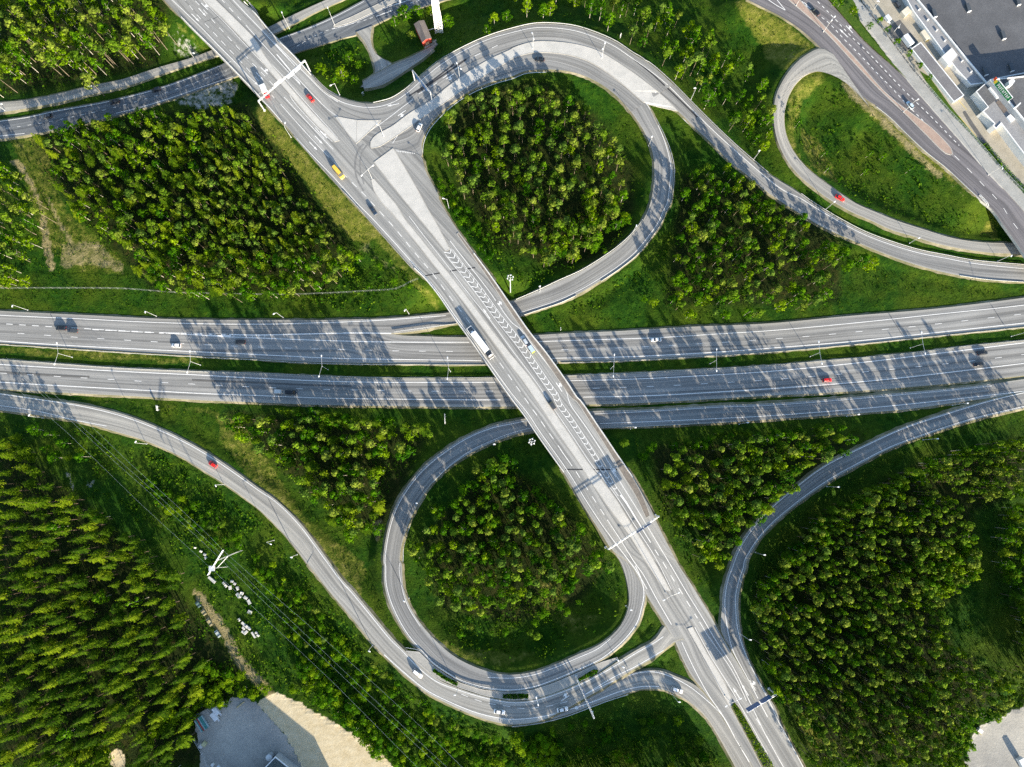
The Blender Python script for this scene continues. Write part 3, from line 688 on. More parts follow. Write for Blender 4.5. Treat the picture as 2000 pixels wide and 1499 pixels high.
def glyph(grp, at, to, shapes, scale=1.0, lift=0.03):
    """flat painted symbol: shapes in metres (x right, y forward) placed at image pixel AT heading towards TO"""
    o = hit(*at); f = hit(*to)-o; f = f[:2]/np.linalg.norm(f[:2]); r = np.array([f[1], -f[0]])
    mb = MARK.setdefault(grp, MB())
    for poly in shapes:
        V = []
        for x, y in poly:
            q = o[:2]+r*x*scale+f*y*scale; V.append((q[0], q[1], o[2]+lift))
        a = sum(V[i][0]*V[(i+1) % len(V)][1]-V[(i+1) % len(V)][0]*V[i][1] for i in range(len(V)))
        if a < 0: V = V[::-1]
        mb.add(V, [tuple(range(len(V)))])
AR_S = [[(-.16, -3.6), (.16, -3.6), (.16, 0), (-.16, 0)], [(-.5, 0), (.5, 0), (.12, 1.6), (0, 1.9), (-.12, 1.6)]]
AR_L = [[(-.16, -2.8), (.16, -2.8), (.16, 1.9), (-.16, 1.9)], [(-.16, -.6), (-.16, .2), (-.9, .6), (-.9, 1.3), (-1.7, .1), (-.9, -1.2), (-.9, -.4)]]
AR_R = [[(-x, y) for x, y in p] for p in AR_L]

# ------------------------------------------------------------------ raised islands and medians
def island(name, left, right, mat, h=0.13, kerb=True, n=None, smooth=True, zfix=None):
    """raised strip between two outlines"""
    l = catmull(left, 8) if smooth else left; r = catmull(right, 8) if smooth else right
    ln = np.linalg.norm(np.diff(np.array(l), axis=0), axis=1).sum()*0.228
    n = n or max(6, int(ln/2.2)); l = resample(l, n); r = resample(r, n)
    if zfix:
        L = np.array([P(q[0], q[1], lerp(*zfix, i/(n-1))) for i, q in enumerate(l)]); R = np.array([P(q[0], q[1], lerp(*zfix, i/(n-1))) for i, q in enumerate(r)])
    else:
        L = np.array([hit(*q) for q in l]); R = np.array([hit(*q) for q in r])
    L[:, 2] += h; R[:, 2] += h
    V = np.concatenate([L, R]); Fc = [(i, n+i, n+i+1, i+1) for i in range(n-1)]
    if np.cross(V[Fc[n//2][1]]-V[Fc[n//2][0]], V[Fc[n//2][2]]-V[Fc[n//2][0]])[2] < 0: Fc = [f[::-1] for f in Fc]
    me = mesh_np(name, V, Fc)
    o = obj(name, me, M[mat]); o['kind'] = 'structure'
    if zfix: add_bvh(V, Fc)
    # kerb stones round the edge
    ring = np.concatenate([L, R[::-1], L[:1]])
    top = ring.copy(); top[:, 2] += 0.03
    c = ring[:, :2].mean(0); k = len(ring)
    t = np.gradient(ring[:, :2], axis=0); t /= np.maximum(np.linalg.norm(t, axis=1), 1e-9)[:, None]
    nn = np.stack([-t[:, 1], t[:, 0]], 1); wk = 0.16
    ins = np.c_[ring[:, :2]-nn*wk, top[:, 2]]; out = np.c_[ring[:, :2]+nn*wk, top[:, 2]]
    low = out.copy(); low[:, 2] -= h+0.25; li = ins.copy(); li[:, 2] -= h+0.25
    V = np.concatenate([low, out, ins, li]); Fc = []
    for i in range(k-1):
        for a, b in ((0, 1), (1, 2), (2, 3)): Fc.append((a*k+i, a*k+i+1, b*k+i+1, b*k+i))
    ko = obj(name+'_kerb', mesh_np(name+'_kerb', V, Fc), M['kerb']); ko['kind'] = 'structure'
    return o
def flat_sheet(name, poly, mat, z=None, lift=0.0, kind='structure'):
    V = []
    for a, b in poly:
        q = P(a, b, z) if z is not None else hit(a, b); V.append((q[0], q[1], q[2]+lift))
    bm = bmesh.new(); f = bm.faces.new([bm.verts.new(v) for v in V]); f.normal_update()
    if f.normal.z < 0: f.normal_flip()
    bmesh.ops.triangulate(bm, faces=bm.faces[:])
    me = D.meshes.new(name); bm.to_mesh(me); bm.free()
    o = obj(name, me, M[mat]); o['kind'] = kind; return o
# overpass medians
island('overpass_median_paving', A([(1400, -90), (1475, -12), (1640, 145), (1874, 398)])+B([(100, 522), (250, 692), (430, 902), (575, 1040)]), A([(1480, -100), (1556, -20), (1720, 140), (1874, 300)])+B([(60, 405), (200, 582), (420, 832), (610, 1030)]), 'concrete')
island('overpass_median_paving', B([(845, 1320), (862, 1390), (930, 1495)])+B1([(990, 130), (1120, 285), (1250, 450), (1370, 602), (1500, 762), (1650, 962), (1874, 1262)])+C2([(70, 2), (200, 190), (350, 415), (480, 602), (570, 742), (700, 932), (850, 1132), (980, 1340)])+C3([(1122, 202)]),
       B([(862, 1312), (940, 1400), (1040, 1520)])+B1([(1080, 170), (1180, 292), (1330, 480), (1420, 592), (1560, 772), (1700, 962), (1874, 1182)])+C2([(140, 2), (270, 190), (420, 412), (560, 622), (640, 722), (760, 882), (870, 1062), (1020, 1302)])+C3([(1165, 210)]), 'concrete')
island('overpass_median_paving', C3([(1288, 482), (1400, 682), (1540, 952), (1598, 1055)]), C3([(1324, 470), (1440, 682), (1560, 880), (1612, 1010)]), 'concrete')
island('overpass_grass_median', C3([(1602, 1060), (1650, 1150), (1740, 1320), (1860, 1560)]), C3([(1622, 1012), (1655, 1040), (1790, 1270), (1960, 1560)]), 'verge')
# junction islands
island('junction_island_paving', B([(583, 862), (640, 940), (735, 1052)]), B([(600, 858), (740, 884), (915, 882)]), 'concrete', n=14, smooth=False)
island('junction_island_edge_paving', B([(735, 1052), (790, 1000), (912, 890)]), B([(740, 884), (820, 888), (915, 880)]), 'concrete', n=10, smooth=False)
island('ramp_median_paving', B([(838, 1075), (835, 1055), (870, 1000), (1000, 925), (1120, 835), (1290, 730), (1400, 640), (1560, 525), (1720, 432), (1874, 360)])+C_([(0, 358), (150, 310), (300, 308), (480, 330), (640, 380), (760, 450), (880, 530), (1000, 620), (1120, 720), (1215, 815)]),
       B([(845, 1085), (900, 1075), (960, 1040), (1060, 975), (1180, 890), (1340, 780), (1480, 685), (1640, 577), (1760, 502), (1874, 430)])+C_([(0, 429), (150, 388), (300, 388), (440, 410), (560, 450), (680, 520), (800, 610), (880, 680), (950, 740), (992, 765)]), 'concrete')
island('triangle_island_paving', B([(866, 1190), (960, 1312), (1050, 1424)])+B1([(1180, 158), (1290, 292), (1388, 416)]), B([(1005, 1088), (1060, 1180), (1130, 1300), (1200, 1424)])+B1([(1258, 108), (1335, 240), (1418, 402)]), 'concrete', n=40, smooth=False)
# paved strip between the lower loop and the southwest ramp
island('planter_strip_paving', B3([(1196, 654), (1298, 755), (1400, 825), (1500, 882), (1660, 932), (1874, 953)])+C3([(150, 933), (300, 884), (470, 812), (640, 734), (772, 694)]),
       B3([(1100, 646), (1195, 736), (1325, 843), (1480, 908), (1680, 972), (1874, 1007)])+C3([(150, 997), (300, 952), (480, 882), (640, 800), (776, 712)]), 'paving', zfix=(3.3, 5.3), smooth=False)
BV = BVHTree.FromPolygons(ROAD_TRIS_V, ROAD_TRIS_F)
for l, r in ((B3([(1302, 768), (1380, 822), (1485, 872)]), B3([(1298, 798), (1370, 850), (1474, 905)])),
             (B3([(1812, 962), (1850, 956)])+C3([(40, 952), (122, 956)]), B3([(1810, 992), (1850, 998)])+C3([(40, 1000), (122, 992)])),
             (C3([(478, 848), (540, 808), (600, 776), (628, 778)]), C3([(484, 868), (560, 842), (620, 812), (636, 795)]))):
    island('planter_bed_ground', l, r, 'verge', h=0.22)
# street median, reddish paving
island('street_median_paving', D_([(80, -80), (150, 0), (200, 42), (420, 237), (620, 452), (800, 642), (990, 822), (1150, 982), (1300, 1125), (1335, 1136)]), D_([(160, -80), (230, 0), (440, 222), (640, 432), (830, 650), (930, 742), (1050, 832), (1200, 942), (1345, 1100), (1350, 1128)]), 'brick')
island('underpass_street_median_paving', B([(570, 200), (700, 163), (870, 85), (1010, 22), (1150, -40)]), B([(568, 190), (610, 165), (700, 125), (830, 62), (940, 10), (1040, -40)]), 'paving')
# dark walkway along the overpass's eastern parapet
island('overpass_walkway', A([(1690, -110), (1770, -30), (1874, 78)])+B([(60, 210), (140, 290), (285, 440), (395, 560), (500, 668), (610, 738)]), A([(1720, -110), (1790, -20), (1874, 96)])+B([(80, 205), (150, 270), (300, 425), (410, 545), (520, 655), (620, 712)]), 'walkway', h=0.12)
island('overpass_walkway', B1([(1470, 290), (1590, 460), (1690, 602), (1840, 830)])+C1([(90, 1010), (210, 1170), (355, 1380), (440, 1495)])+C2([(458, 152), (600, 362), (720, 550), (800, 690), (900, 850), (980, 1020)]),
       B1([(1482, 280), (1604, 440), (1718, 600), (1868, 815)])+C1([(124, 1005), (245, 1158), (395, 1366), (484, 1495)])+C2([(496, 155), (634, 355), (755, 535), (884, 722), (970, 890), (1010, 1000)]), 'walkway', h=0.12)
# ------------------------------------------------------------------ road markings
N_ = 'motorway_markings'
mark(N_, A1([(-250, 868), (0, 885), (600, 912), (1200, 940), (1874, 951)])+B1([(400, 942), (800, 928), (1150, 905), (1390, 888)]), .32)
mark(N_, A1([(-240, 930), (65, 950), (362, 968), (565, 979), (778, 993), (972, 1005), (1127, 1012)]), .3, (3, 2.9), 0.0)
mark(N_, A1([(676, 989), (874, 999), (1127, 1012)]), .5, (3, 2.9), 0.0)
mark(N_, A1([(1165, 1014), (1350, 1018), (1700, 1027), (1874, 1030)])+B1([(300, 1024), (700, 1015), (990, 1018)]), .55)
mark(N_, A1([(1200, 1017), (1350, 1022), (1690, 1036)]), .35, w1=1.5, smooth=False)
mark(N_, A1([(1690, 1044), (1874, 1051)])+B1([(300, 1063), (900, 1080), (1560, 1083)]), .4)
for x in range(1712, 1960, 45):
    mark(N_, A1([(x, 1030), (x+9, 1037), (x+2, 1045)]), .35, smooth=False)
mark(N_, A1([(-255, 992), (145, 1018), (545, 1045), (942, 1068), (1340, 1091), (1740, 1112)])+B1([(260, 1126), (657, 1137), (1058, 1146), (1540, 1150)]), .24, (3.1, 8.95), 0.0)
mark(N_, A1([(-250, 1050), (0, 1073), (500, 1106), (1000, 1132), (1500, 1155), (1874, 1172)])+B1([(500, 1197), (1000, 1208), (1650, 1217)]), .36)
mark(N_, C1([(195, 1078), (600, 1065), (1100, 1047), (1500, 1022), (1874, 999)])+D1([(600, 945), (1200, 882), (1874, 811), (2100, 780)]), .32)
mark(N_, C1([(362, 1137), (757, 1125), (1153, 1107), (1552, 1083), (1874, 1060)])+D1([(270, 1041), (665, 1005), (1068, 967), (1465, 922), (1865, 876), (2100, 845)]), .24, (3.1, 8.95), 0.0)
mark(N_, C1([(292, 1200), (700, 1193), (1100, 1178), (1500, 1155), (1874, 1127)])+D1([(600, 1078), (1200, 1015), (1874, 942), (2100, 915)]), .36)
mark(N_, A1([(-250, 1225), (0, 1245), (500, 1275), (1000, 1302), (1500, 1325), (1874, 1346)])+B1([(600, 1370), (1100, 1378), (1755, 1376)]), .36)
mark(N_, C1([(412, 1365), (900, 1352), (1400, 1327), (1874, 1297)])+D1([(600, 1240), (1200, 1170), (1874, 1087), (2100, 1060)]), .36)
mark(N_, A1([(-195, 1296), (5, 1308), (405, 1332), (803, 1354), (1200, 1378), (1600, 1398)])+B1([(110, 1416), (503, 1428), (900, 1436), (1295, 1441), (1780, 1440)]), .24, (3.1, 8.95), 0.0)
mark(N_, C1([(590, 1420), (980, 1408), (1383, 1388), (1780, 1364)])+D1([(297, 1336), (688, 1302), (1085, 1263), (1480, 1221), (1874, 1172), (2100, 1140)]), .24, (3.1, 8.95), 0.0)
mark(N_, A2([(-250, 5), (0, 25), (500, 55), (1000, 82), (1500, 110), (1874, 123)])+B2([(500, 142), (1000, 150), (1620, 155), (1790, 155)]), .36)
mark(N_, C2([(520, 135), (1000, 125), (1500, 98), (1874, 75)])+D2([(600, 30), (1100, -20), (1874, -112), (2100, -140)]), .36)
R_ = 'ramp_markings'
mark(R_, C2([(642, 328), (1000, 315), (1500, 292), (1874, 272)])+D2([(500, 235), (1000, 190), (1500, 135), (1874, 92)]), .3)
mark(R_, C2([(600, 258), (1000, 240), (1500, 210), (1874, 196)])+D2([(500, 160), (1000, 115), (1500, 68), (1640, 52)]), .2)
mark(R_, D2([(1950, 85), (1640, 160), (1300, 262), (1000, 362), (680, 508), (400, 652), (180, 818), (20, 955)])+C2([(1740, 1130), (1660, 1262), (1610, 1395)])+C3([(1588, 110), (1565, 230), (1562, 330), (1580, 480), (1620, 640), (1720, 830), (1874, 1130)]), .28)
mark(R_, D2([(1950, 185), (1500, 292), (1200, 387), (900, 497), (660, 618), (440, 742), (200, 912), (0, 1085)])+C2([(1772, 1210), (1695, 1350)])+C3([(1705, 0), (1668, 120), (1642, 230), (1640, 330), (1660, 510), (1722, 690), (1815, 880), (1900, 1040)])+D3([(60, 1130), (170, 1330), (270, 1520)]), .28)
mark(R_, A2([(-200, 85), (0, 112), (300, 155), (600, 203), (900, 277), (1200, 392), (1480, 537), (1700, 680), (1874, 805)])+B2([(150, 907), (320, 1077), (470, 1277), (630, 1490)])+B3([(690, 203), (840, 385), (990, 567), (1080, 652), (1180, 757), (1310, 862), (1480, 930), (1680, 990), (1874, 1025)])+C3([(150, 1015), (300, 972), (480, 902), (640, 822), (790, 735), (920, 655), (1060, 575), (1110, 540)]), .28)
mark(R_, A2([(-200, 172), (0, 197), (300, 243), (520, 297), (780, 347)]), .25)
mark(R_, B3([(940, 672), (1100, 815), (1250, 932), (1400, 1010), (1600, 1092), (1760, 1133), (1874, 1147)])+C3([(200, 1130), (400, 1082), (600, 1015), (800, 940), (940, 908), (1080, 905)]), .3)
mark(R_, C3([(530, 968), (640, 900), (760, 830), (900, 762), (1050, 676), (1195, 590)]), .28)
mark(R_, C3([(530, 968), (700, 884), (820, 838), (950, 802), (1050, 800), (1170, 836), (1300, 905), (1420, 1000), (1545, 1120), (1640, 1290), (1740, 1460)]), .28)
mark(R_, B3([(1505, 962), (1640, 1012), (1740, 1035), (1874, 1055)])+C3([(65, 1067), (220, 1057), (320, 1038), (470, 998)]), .2, (3, 3), 0)
glyph(R_, C3([(400, 985)])[0], C3([(460, 945)])[0], AR_L); glyph(R_, C3([(470, 1045)])[0], C3([(540, 1030)])[0], AR_R)
# loops
mark(R_, C2([(120, 305), (0, 330)])+B2([(1740, 358), (1560, 430), (1390, 535), (1240, 655), (1125, 790), (1036, 935), (985, 1080), (955, 1230), (945, 1350)])+B3([(950, 0), (955, 150), (990, 285), (1052, 420), (1120, 530), (1210, 635), (1300, 730), (1400, 800), (1500, 858), (1660, 908), (1874, 930)])+C3([(150, 910), (300, 860), (470, 788), (640, 710), (750, 630), (850, 532), (918, 435), (950, 330), (968, 220), (945, 110), (905, 20)]), .28)
mark(R_, C2([(140, 360), (0, 397)])+B2([(1710, 460), (1570, 528), (1415, 640), (1288, 770), (1200, 915), (1130, 1070), (1080, 1240), (1072, 1350)])+B3([(1055, 0), (1068, 170), (1117, 325), (1205, 465)]), .2)
mark(R_, B3([(1700, 838), (1874, 845)])+C3([(150, 822), (320, 765), (485, 695), (630, 628), (725, 555)]), .24)
mark(R_, B([(540, 700), (620, 745), (740, 780), (860, 788), (1000, 752), (1110, 680), (1210, 592), (1360, 470), (1560, 352), (1720, 283), (1874, 240)])+C_([(150, 207), (270, 204), (450, 225), (595, 270), (745, 338), (860, 415), (990, 505), (1130, 615), (1280, 765), (1460, 945), (1630, 1100), (1860, 1300)])+D1([(120, -25), (230, 25), (310, 75), (500, 188), (700, 292), (900, 368), (1100, 428), (1300, 468), (1500, 505), (1874, 545)]), .26)
mark(R_, B([(1000, 930), (1120, 845), (1290, 740), (1400, 650), (1560, 535), (1720, 442), (1874, 370)])+C_([(0, 366), (150, 318), (300, 316), (470, 340), (630, 390), (750, 460), (870, 540), (990, 630), (1110, 730), (1210, 830), (1330, 945), (1450, 1055), (1600, 1205), (1720, 1298), (1874, 1425)])+D1([(60, 45), (200, 135), (400, 255), (600, 343), (800, 428), (1000, 500), (1200, 560), (1400, 603), (1600, 628), (1874, 645)]), .26, lift=.03)
mark(R_, B([(1000, 1050), (1060, 965), (1180, 880), (1340, 772), (1480, 677), (1640, 569), (1760, 494), (1874, 422)])+C_([(0, 421), (150, 380), (300, 380), (444, 402), (565, 442), (690, 512), (810, 602), (890, 672), (962, 733), (1010, 800), (1070, 920), (1115, 1030), (1145, 1130), (1165, 1240), (1155, 1350), (1135, 1490)])+C1([(1112, 110), (1070, 205), (992, 315), (905, 420), (788, 517), (640, 617), (490, 705), (345, 772), (200, 822), (60, 865)]), .24)
mark(R_, B([(1220, 1130), (1225, 1060), (1262, 965), (1340, 868), (1460, 760), (1610, 670), (1770, 608), (1874, 580)])+C_([(100, 540), (250, 530)]), .24)
mark(R_, B([(790, 990), (880, 930), (990, 850), (1080, 780), (1150, 730)]), .24)
mark(R_, B([(1190, 690), (1300, 625), (1380, 565), (1465, 505), (1540, 450)]), .26, (3.4, 3.4), 0)
mark(R_, B([(1600, 412), (1720, 355), (1860, 295)]), .26, (3, 6), 0)
glyph(R_, B([(1415, 565)])[0], B([(1340, 615)])[0], AR_L); glyph(R_, B([(1060, 835)])[0], B([(990, 885)])[0], AR_L)
glyph(R_, B([(990, 772)])[0], B([(900, 790)])[0], AR_S)
# yield teeth at the junction
for k in range(11):
    a = B([(1032+12.5*k, 1103+1.8*k)])[0]; b = B([(1036+12.5*k, 1130+1.8*k)])[0]
    glyph(R_, a, b, [[(-.3, 0), (.3, 0), (0, .75)]])
O_ = 'overpass_markings'
dense_k = O_
# western carriageway of the overpass
E0 = (340, 0); e = lambda p: T(340, 0, p, 7.496)
mark(O_, e([(-40, -10), (180, 200), (420, 430), (640, 660), (860, 880), (1100, 1130), (1300, 1340)])+B([(20, 690), (120, 812), (240, 950), (390, 1115), (560, 1290), (740, 1490)])+B1([(840, 165), (1020, 360), (1180, 540), (1260, 625), (1360, 750), (1460, 895), (1590, 1070), (1720, 1250), (1874, 1460)])+C2([(120, 260), (200, 382), (400, 665), (560, 920), (680, 1100), (800, 1260), (905, 1400)])+C3([(990, 190)]), .26)
mark(O_, e([(-20, -180), (140, -20), (290, 165), (430, 325), (560, 460), (690, 600), (815, 735), (945, 870), (1075, 1015), (1205, 1155), (1350, 1310), (1470, 1440)])+B([(135, 720)]), .24, (3, 3), 0.3)
mark(O_, e([(190, -110), (340, 45), (470, 190), (600, 340), (730, 480), (860, 620), (990, 760), (1120, 900), (1250, 1035), (1390, 1180), (1520, 1330)]), .24, (3, 3), 0.0)
mark(O_, B([(180, 765), (350, 955), (535, 1155)]), .24); mark(O_, B([(205, 712), (380, 900), (565, 1095)]), .24); mark(O_, B([(432, 935), (500, 1015)]), .2)
mark(O_, B([(575, 1190), (630, 1262), (700, 1335), (785, 1418)])+B1([(895, 113), (1030, 265), (1152, 415), (1285, 570), (1400, 725), (1520, 880), (1640, 1045), (1760, 1200), (1874, 1360)])+C2([(60, 95), (178, 262), (295, 430), (365, 530)]), .26, (3.05, 3.2), 0)
mark(O_, C2([(350, 512), (440, 640)]), .26)
mark(O_, C2([(468, 680), (582, 855), (690, 1020)]), .26, (3.05, 3.2), 0)
mark(O_, C2([(697, 1032), (800, 1190), (900, 1350)])+C3([(960, 80), (1060, 262), (1170, 452)]), .26)
mark(O_, C3([(1245, 580), (1300, 700), (1370, 840), (1450, 980), (1540, 1110), (1640, 1290), (1735, 1450)]), .26)
mark(O_, e([(300, -150), (420, 0), (560, 150), (690, 280), (860, 460), (1020, 630), (1200, 820), (1400, 1030), (1560, 1200), (1700, 1350)])+B([(250, 705), (430, 915), (560, 1040)]), .2)
mark(O_, e([(540, -40), (640, 80), (760, 215), (930, 400), (1100, 590), (1280, 790), (1450, 970), (1600, 1130)])+B([(230, 600), (420, 815), (600, 1015)]), .2)
mark(O_, e([(680, -20), (840, 150), (980, 300)]), .24, (3, 3.2), 0)
mark(O_, e([(1050, 370), (1200, 540), (1400, 760), (1650, 1030), (1870, 1260)])+B([(140, 385), (300, 570), (480, 760)]), .26)
mark(O_, e([(860, 0), (1000, 150), (1200, 360), (1400, 570), (1600, 790), (1790, 990)])+B([(120, 300), (270, 450), (385, 565), (500, 680), (600, 748)]), .26)
mark(O_, B([(480, 760), (540, 815), (620, 870), (720, 950), (735, 1060)]), .2)
# approach arrows
for a, b, s in (((455, 105), (520, 170), AR_L), ((330, 280), (390, 340), AR_S), ((430, 200), (480, 255), AR_S), ((1330, 1050), (1390, 1110), AR_L), ((1270, 1140), (1330, 1205), AR_S), ((1190, 1215), (1250, 1275), AR_S)):
    glyph(O_, e([a])[0], e([b])[0], s)
for a, b, s in (((500, 992), (560, 1055), AR_L), ((468, 1035), (520, 1090), AR_S), ((428, 1080), (480, 1135), AR_S)):
    glyph(O_, B([a])[0], B([b])[0], s)
# eastern carriageway: hatched strip, lanes, arrows
HC = T(860, 420, [(125, 545), (300, 770), (470, 985), (640, 1210), (790, 1420)], 7.496)+C1([(20, 1050), (80, 1130), (170, 1260), (260, 1390), (330, 1490)])+C2([(330, 160), (430, 302), (530, 452), (620, 592), (700, 722), (790, 852)])
def hatch():
    q = dense3(HC, 0.5); d = np.r_[0, np.cumsum(np.linalg.norm(np.diff(q[:, :2], axis=0), axis=1))]
    mb = MARK.setdefault(O_, MB()); L = d[-1]; s = 0.3
    at = lambda k: np.array([np.interp(k, d, q[:, c]) for c in range(3)])
    while s < L-2:
        f = at(s+.6)-at(s-.6); f = f[:2]/np.linalg.norm(f[:2]); r = np.array([-f[1], f[0]])   # r points left of travel = east
        o = at(s); hw = lerp(1.75, .62, min(1, s/L)); k = hw/1.75
        east = o[:2]+r*hw-f*.9*k; west = o[:2]-r*hw-f*1.6*k; tip = o[:2]+r*.15*k+f*.55*k
        for a, b in ((west, tip), (tip, east)):
            w = .17
            g = (b-a)/np.linalg.norm(b-a); m = np.array([-g[1], g[0]])*w
            V = [(*(a+m), o[2]+.03), (*(a-m), o[2]+.03), (*(b-m), o[2]+.03), (*(b+m), o[2]+.03)]
            mb.add(V, [(3, 2, 1, 0)] if np.cross(np.r_[np.array(V[1])-np.array(V[0])], np.array(V[2])-np.array(V[0]))[2] < 0 else [(0, 1, 2, 3)])
        s += 2.82
    for side in (1, -1):
        n = 60; P_ = []
        for k in range(n):
            s = L*k/(n-1); f = at(min(s+1, L))-at(max(s-1, 0)); f = f[:2]/np.linalg.norm(f[:2]); r = np.array([-f[1], f[0]])*side
            o = at(s); P_.append((*(o[:2]+r*lerp(1.95, .75, s/L)), o[2]))
        strip_from(P_, .2, .03, mb)
hatch()
mark(O_, C2([(795, 850), (835, 905), (890, 995), (945, 1085)]), .9, w1=.4, smooth=False); mark(O_, C2([(940, 1080), (1015, 1200)]), .3)
mark(O_, C2([(1045, 1250), (1130, 1385), (1205, 1510)])+C3([(1215, 170), (1328, 355), (1360, 405)]), .28, (3, 3.2), 0)
mark(O_, C3([(1375, 430), (1430, 522), (1620, 800), (1720, 1010)]), .22); mark(O_, C3([(1790, 1140), (1840, 1220), (1990, 1500)]), .22, (3, 5), 0)
mark(O_, B1([(1420, 340), (1560, 520), (1700, 700), (1874, 940)])+C1([(60, 985), (140, 1090), (270, 1260), (400, 1450)])+C2([(420, 175), (560, 380), (690, 585), (800, 770), (900, 930), (960, 1030), (1080, 1230), (1200, 1430)])+C3([(1260, 180), (1390, 390), (1490, 560), (1620, 760), (1740, 1010), (1860, 1260), (2010, 1530)]), .26)
mark(O_, B1([(1120, 160), (1250, 330), (1400, 520), (1560, 730), (1720, 930), (1874, 1140)])+C2([(170, 15), (300, 210), (450, 430), (590, 640), (670, 735), (790, 900), (890, 1060), (1050, 1310)])+C3([(1170, 195)]), .2)
mark(O_, C3([(1340, 470), (1460, 690), (1580, 880), (1700, 1090), (1874, 1400)]), .22)
mark(O_, B1([(1280, 200), (1400, 370), (1530, 540), (1660, 720), (1800, 900)]), .14)
for a, b, s in ((C3([(1640, 945)])[0], C3([(1600, 880)])[0], AR_S), (C3([(1700, 915)])[0], C3([(1655, 840)])[0], AR_S), (C3([(1760, 890)])[0], C3([(1715, 810)])[0], AR_R),
                (C2([(655, 712)])[0], C2([(600, 630)])[0], AR_S), (C2([(735, 680)])[0], C2([(690, 610)])[0], AR_R), (C1([(340, 1405)])[0], C1([(300, 1345)])[0], AR_R),
                (B1([(1680, 862)])[0], B1([(1630, 790)])[0], AR_S), (B1([(1775, 805)])[0], B1([(1720, 730)])[0], AR_R)):
    glyph(O_, a, b, s)
# street markings
S_ = 'street_markings'
mark(S_, D_([(215, -20), (330, 85), (440, 165), (560, 292), (680, 410), (800, 540), (910, 650), (1010, 760), (1090, 840), (1175, 925)]), .3, (1.5, 1.5), 0)
mark(S_, D_([(330, -20), (470, 120), (600, 260), (730, 385), (850, 510), (1000, 668), (1180, 842), (1400, 1068)]), .3, (1.5, 1.5), 0)
mark(S_, D_([(1365, 1140), (1480, 1255), (1570, 1350), (1700, 1490)])+D1([(1780, 190), (1874, 310)]), .24, (3, 5), 0)
mark(S_, D_([(-40, -30), (60, 40), (128, 78)]), .3, smooth=False); mark(S_, D_([(40, -30), (90, 30), (128, 78)]), .3, smooth=False)
for a, b, s in (((285, 40), (240, -5), AR_L), ((500, 280), (455, 235), AR_L), ((545, 235), (500, 190), AR_S), ((590, 210), (548, 165), AR_R)):
    glyph(S_, D_([a])[0], D_([b])[0], s)
mark(S_, A([(-200, 915), (0, 890), (200, 862), (400, 818), (800, 745), (1200, 640), (1500, 530), (1690, 452)]), .24); mark(S_, A([(-200, 1030), (0, 998), (180, 978)]), .24); mark(S_, A([(850, 830), (1000, 795), (1300, 702), (1500, 630), (1740, 552)]), .24)
mark(S_, A([(-190, 975), (40, 942), (300, 903), (560, 850), (800, 798), (1090, 718), (1340, 637), (1660, 520)]), .2, (1.6, 3.4), 0)
mark(S_, B([(175, 285), (330, 230), (500, 162), (650, 88), (790, 12)]), .24); mark(S_, B([(300, 340), (470, 243), (640, 190), (780, 155), (1000, 75)]), .2, (1.5, 1.6), 0); mark(S_, B([(560, 215), (700, 175), (860, 100), (1000, 40), (1200, -20)]), .2)
mark(S_, B([(880, 122), (1000, 78)]), .24); mark(S_, B([(1130, 25), (1200, 3)]), .24, (1.5, 1.5), 0)
glyph(S_, B([(735, 147)])[0], B([(790, 125)])[0], AR_L); glyph(S_, B([(1060, 22)])[0], B([(1110, 5)])[0], AR_L)
for g, mb in MARK.items():
    if mb.v:
        o = obj(g, mb.mesh(g), M['paint']); o['kind'] = 'structure'
# repaired strips, expansion joints and painted lamp-post shadows
def patches(name, mat, items):
    MARK.clear()
    for pts, w in items: mark(name, pts, w, lift=.018)
    o = obj(name, MARK[name].mesh(name), M[mat]); o['kind'] = 'structure'; MARK.clear()
patches('fresh_asphalt_strips', 'patch', [(C_([(890, 435), (1010, 530), (1130, 640), (1260, 765), (1355, 860)]), .75), (B([(1120, 705), (1280, 600), (1450, 470)]), .7), (B([(1180, 680), (1300, 600), (1540, 435)]), .8)])
patches('older_asphalt_strips', 'patch2', [(A1([(-200, 1290), (0, 1300), (300, 1318), (655, 1337)]), .9), (A1([(1405, 1357), (1600, 1366), (1874, 1378)])+B1([(300, 1392), (700, 1405)]), .8),
  (D2([(1600, 60), (1640, 40), (1740, 28)]), .3), (D2([(1620, 85), (1740, 68)]), .3)])
def skid(pts, w): return (pts, w)
patches('tyre_marks', 'skid', [(T(600, 280, [(1100, 20), (1000, 130), (945, 330), (940, 560), (990, 740), (1100, 930)], 10), .8), (T(600, 280, [(1190, 20), (1085, 150), (1040, 300), (1030, 450), (1050, 600), (1110, 800)], 10), .6)])
patches('joints_and_lamp_shadows', 'joint_shadow_line', [(B1([(1235, 597), (1360, 573)]), .5), (B1([(1420, 563), (1480, 552)]), .5), (B1([(1545, 546), (1605, 536)]), .5), (C2([(390, 665), (520, 665)]), .5), (C2([(580, 665), (770, 665)]), .5),
  (e([(450, 320), (590, 275), (660, 235)]), .15), (A1([(370, 880), (400, 955)]), .1), (D1([(1640, 815), (1720, 950)]), .12), (D1([(885, 870), (985, 1035)]), .12), (B3([(580, 60), (700, 290), (810, 520)]), .1), (B3([(990, 0), (1060, 150)]), .12), (B2([(90, 880), (180, 1060), (240, 1175)]), .1)])  # the thin slanting lines are painted cast shadows of lamp posts
# yard sheets
flat_sheet('service_yard', YARD_NE, 'lot', z=6.75)

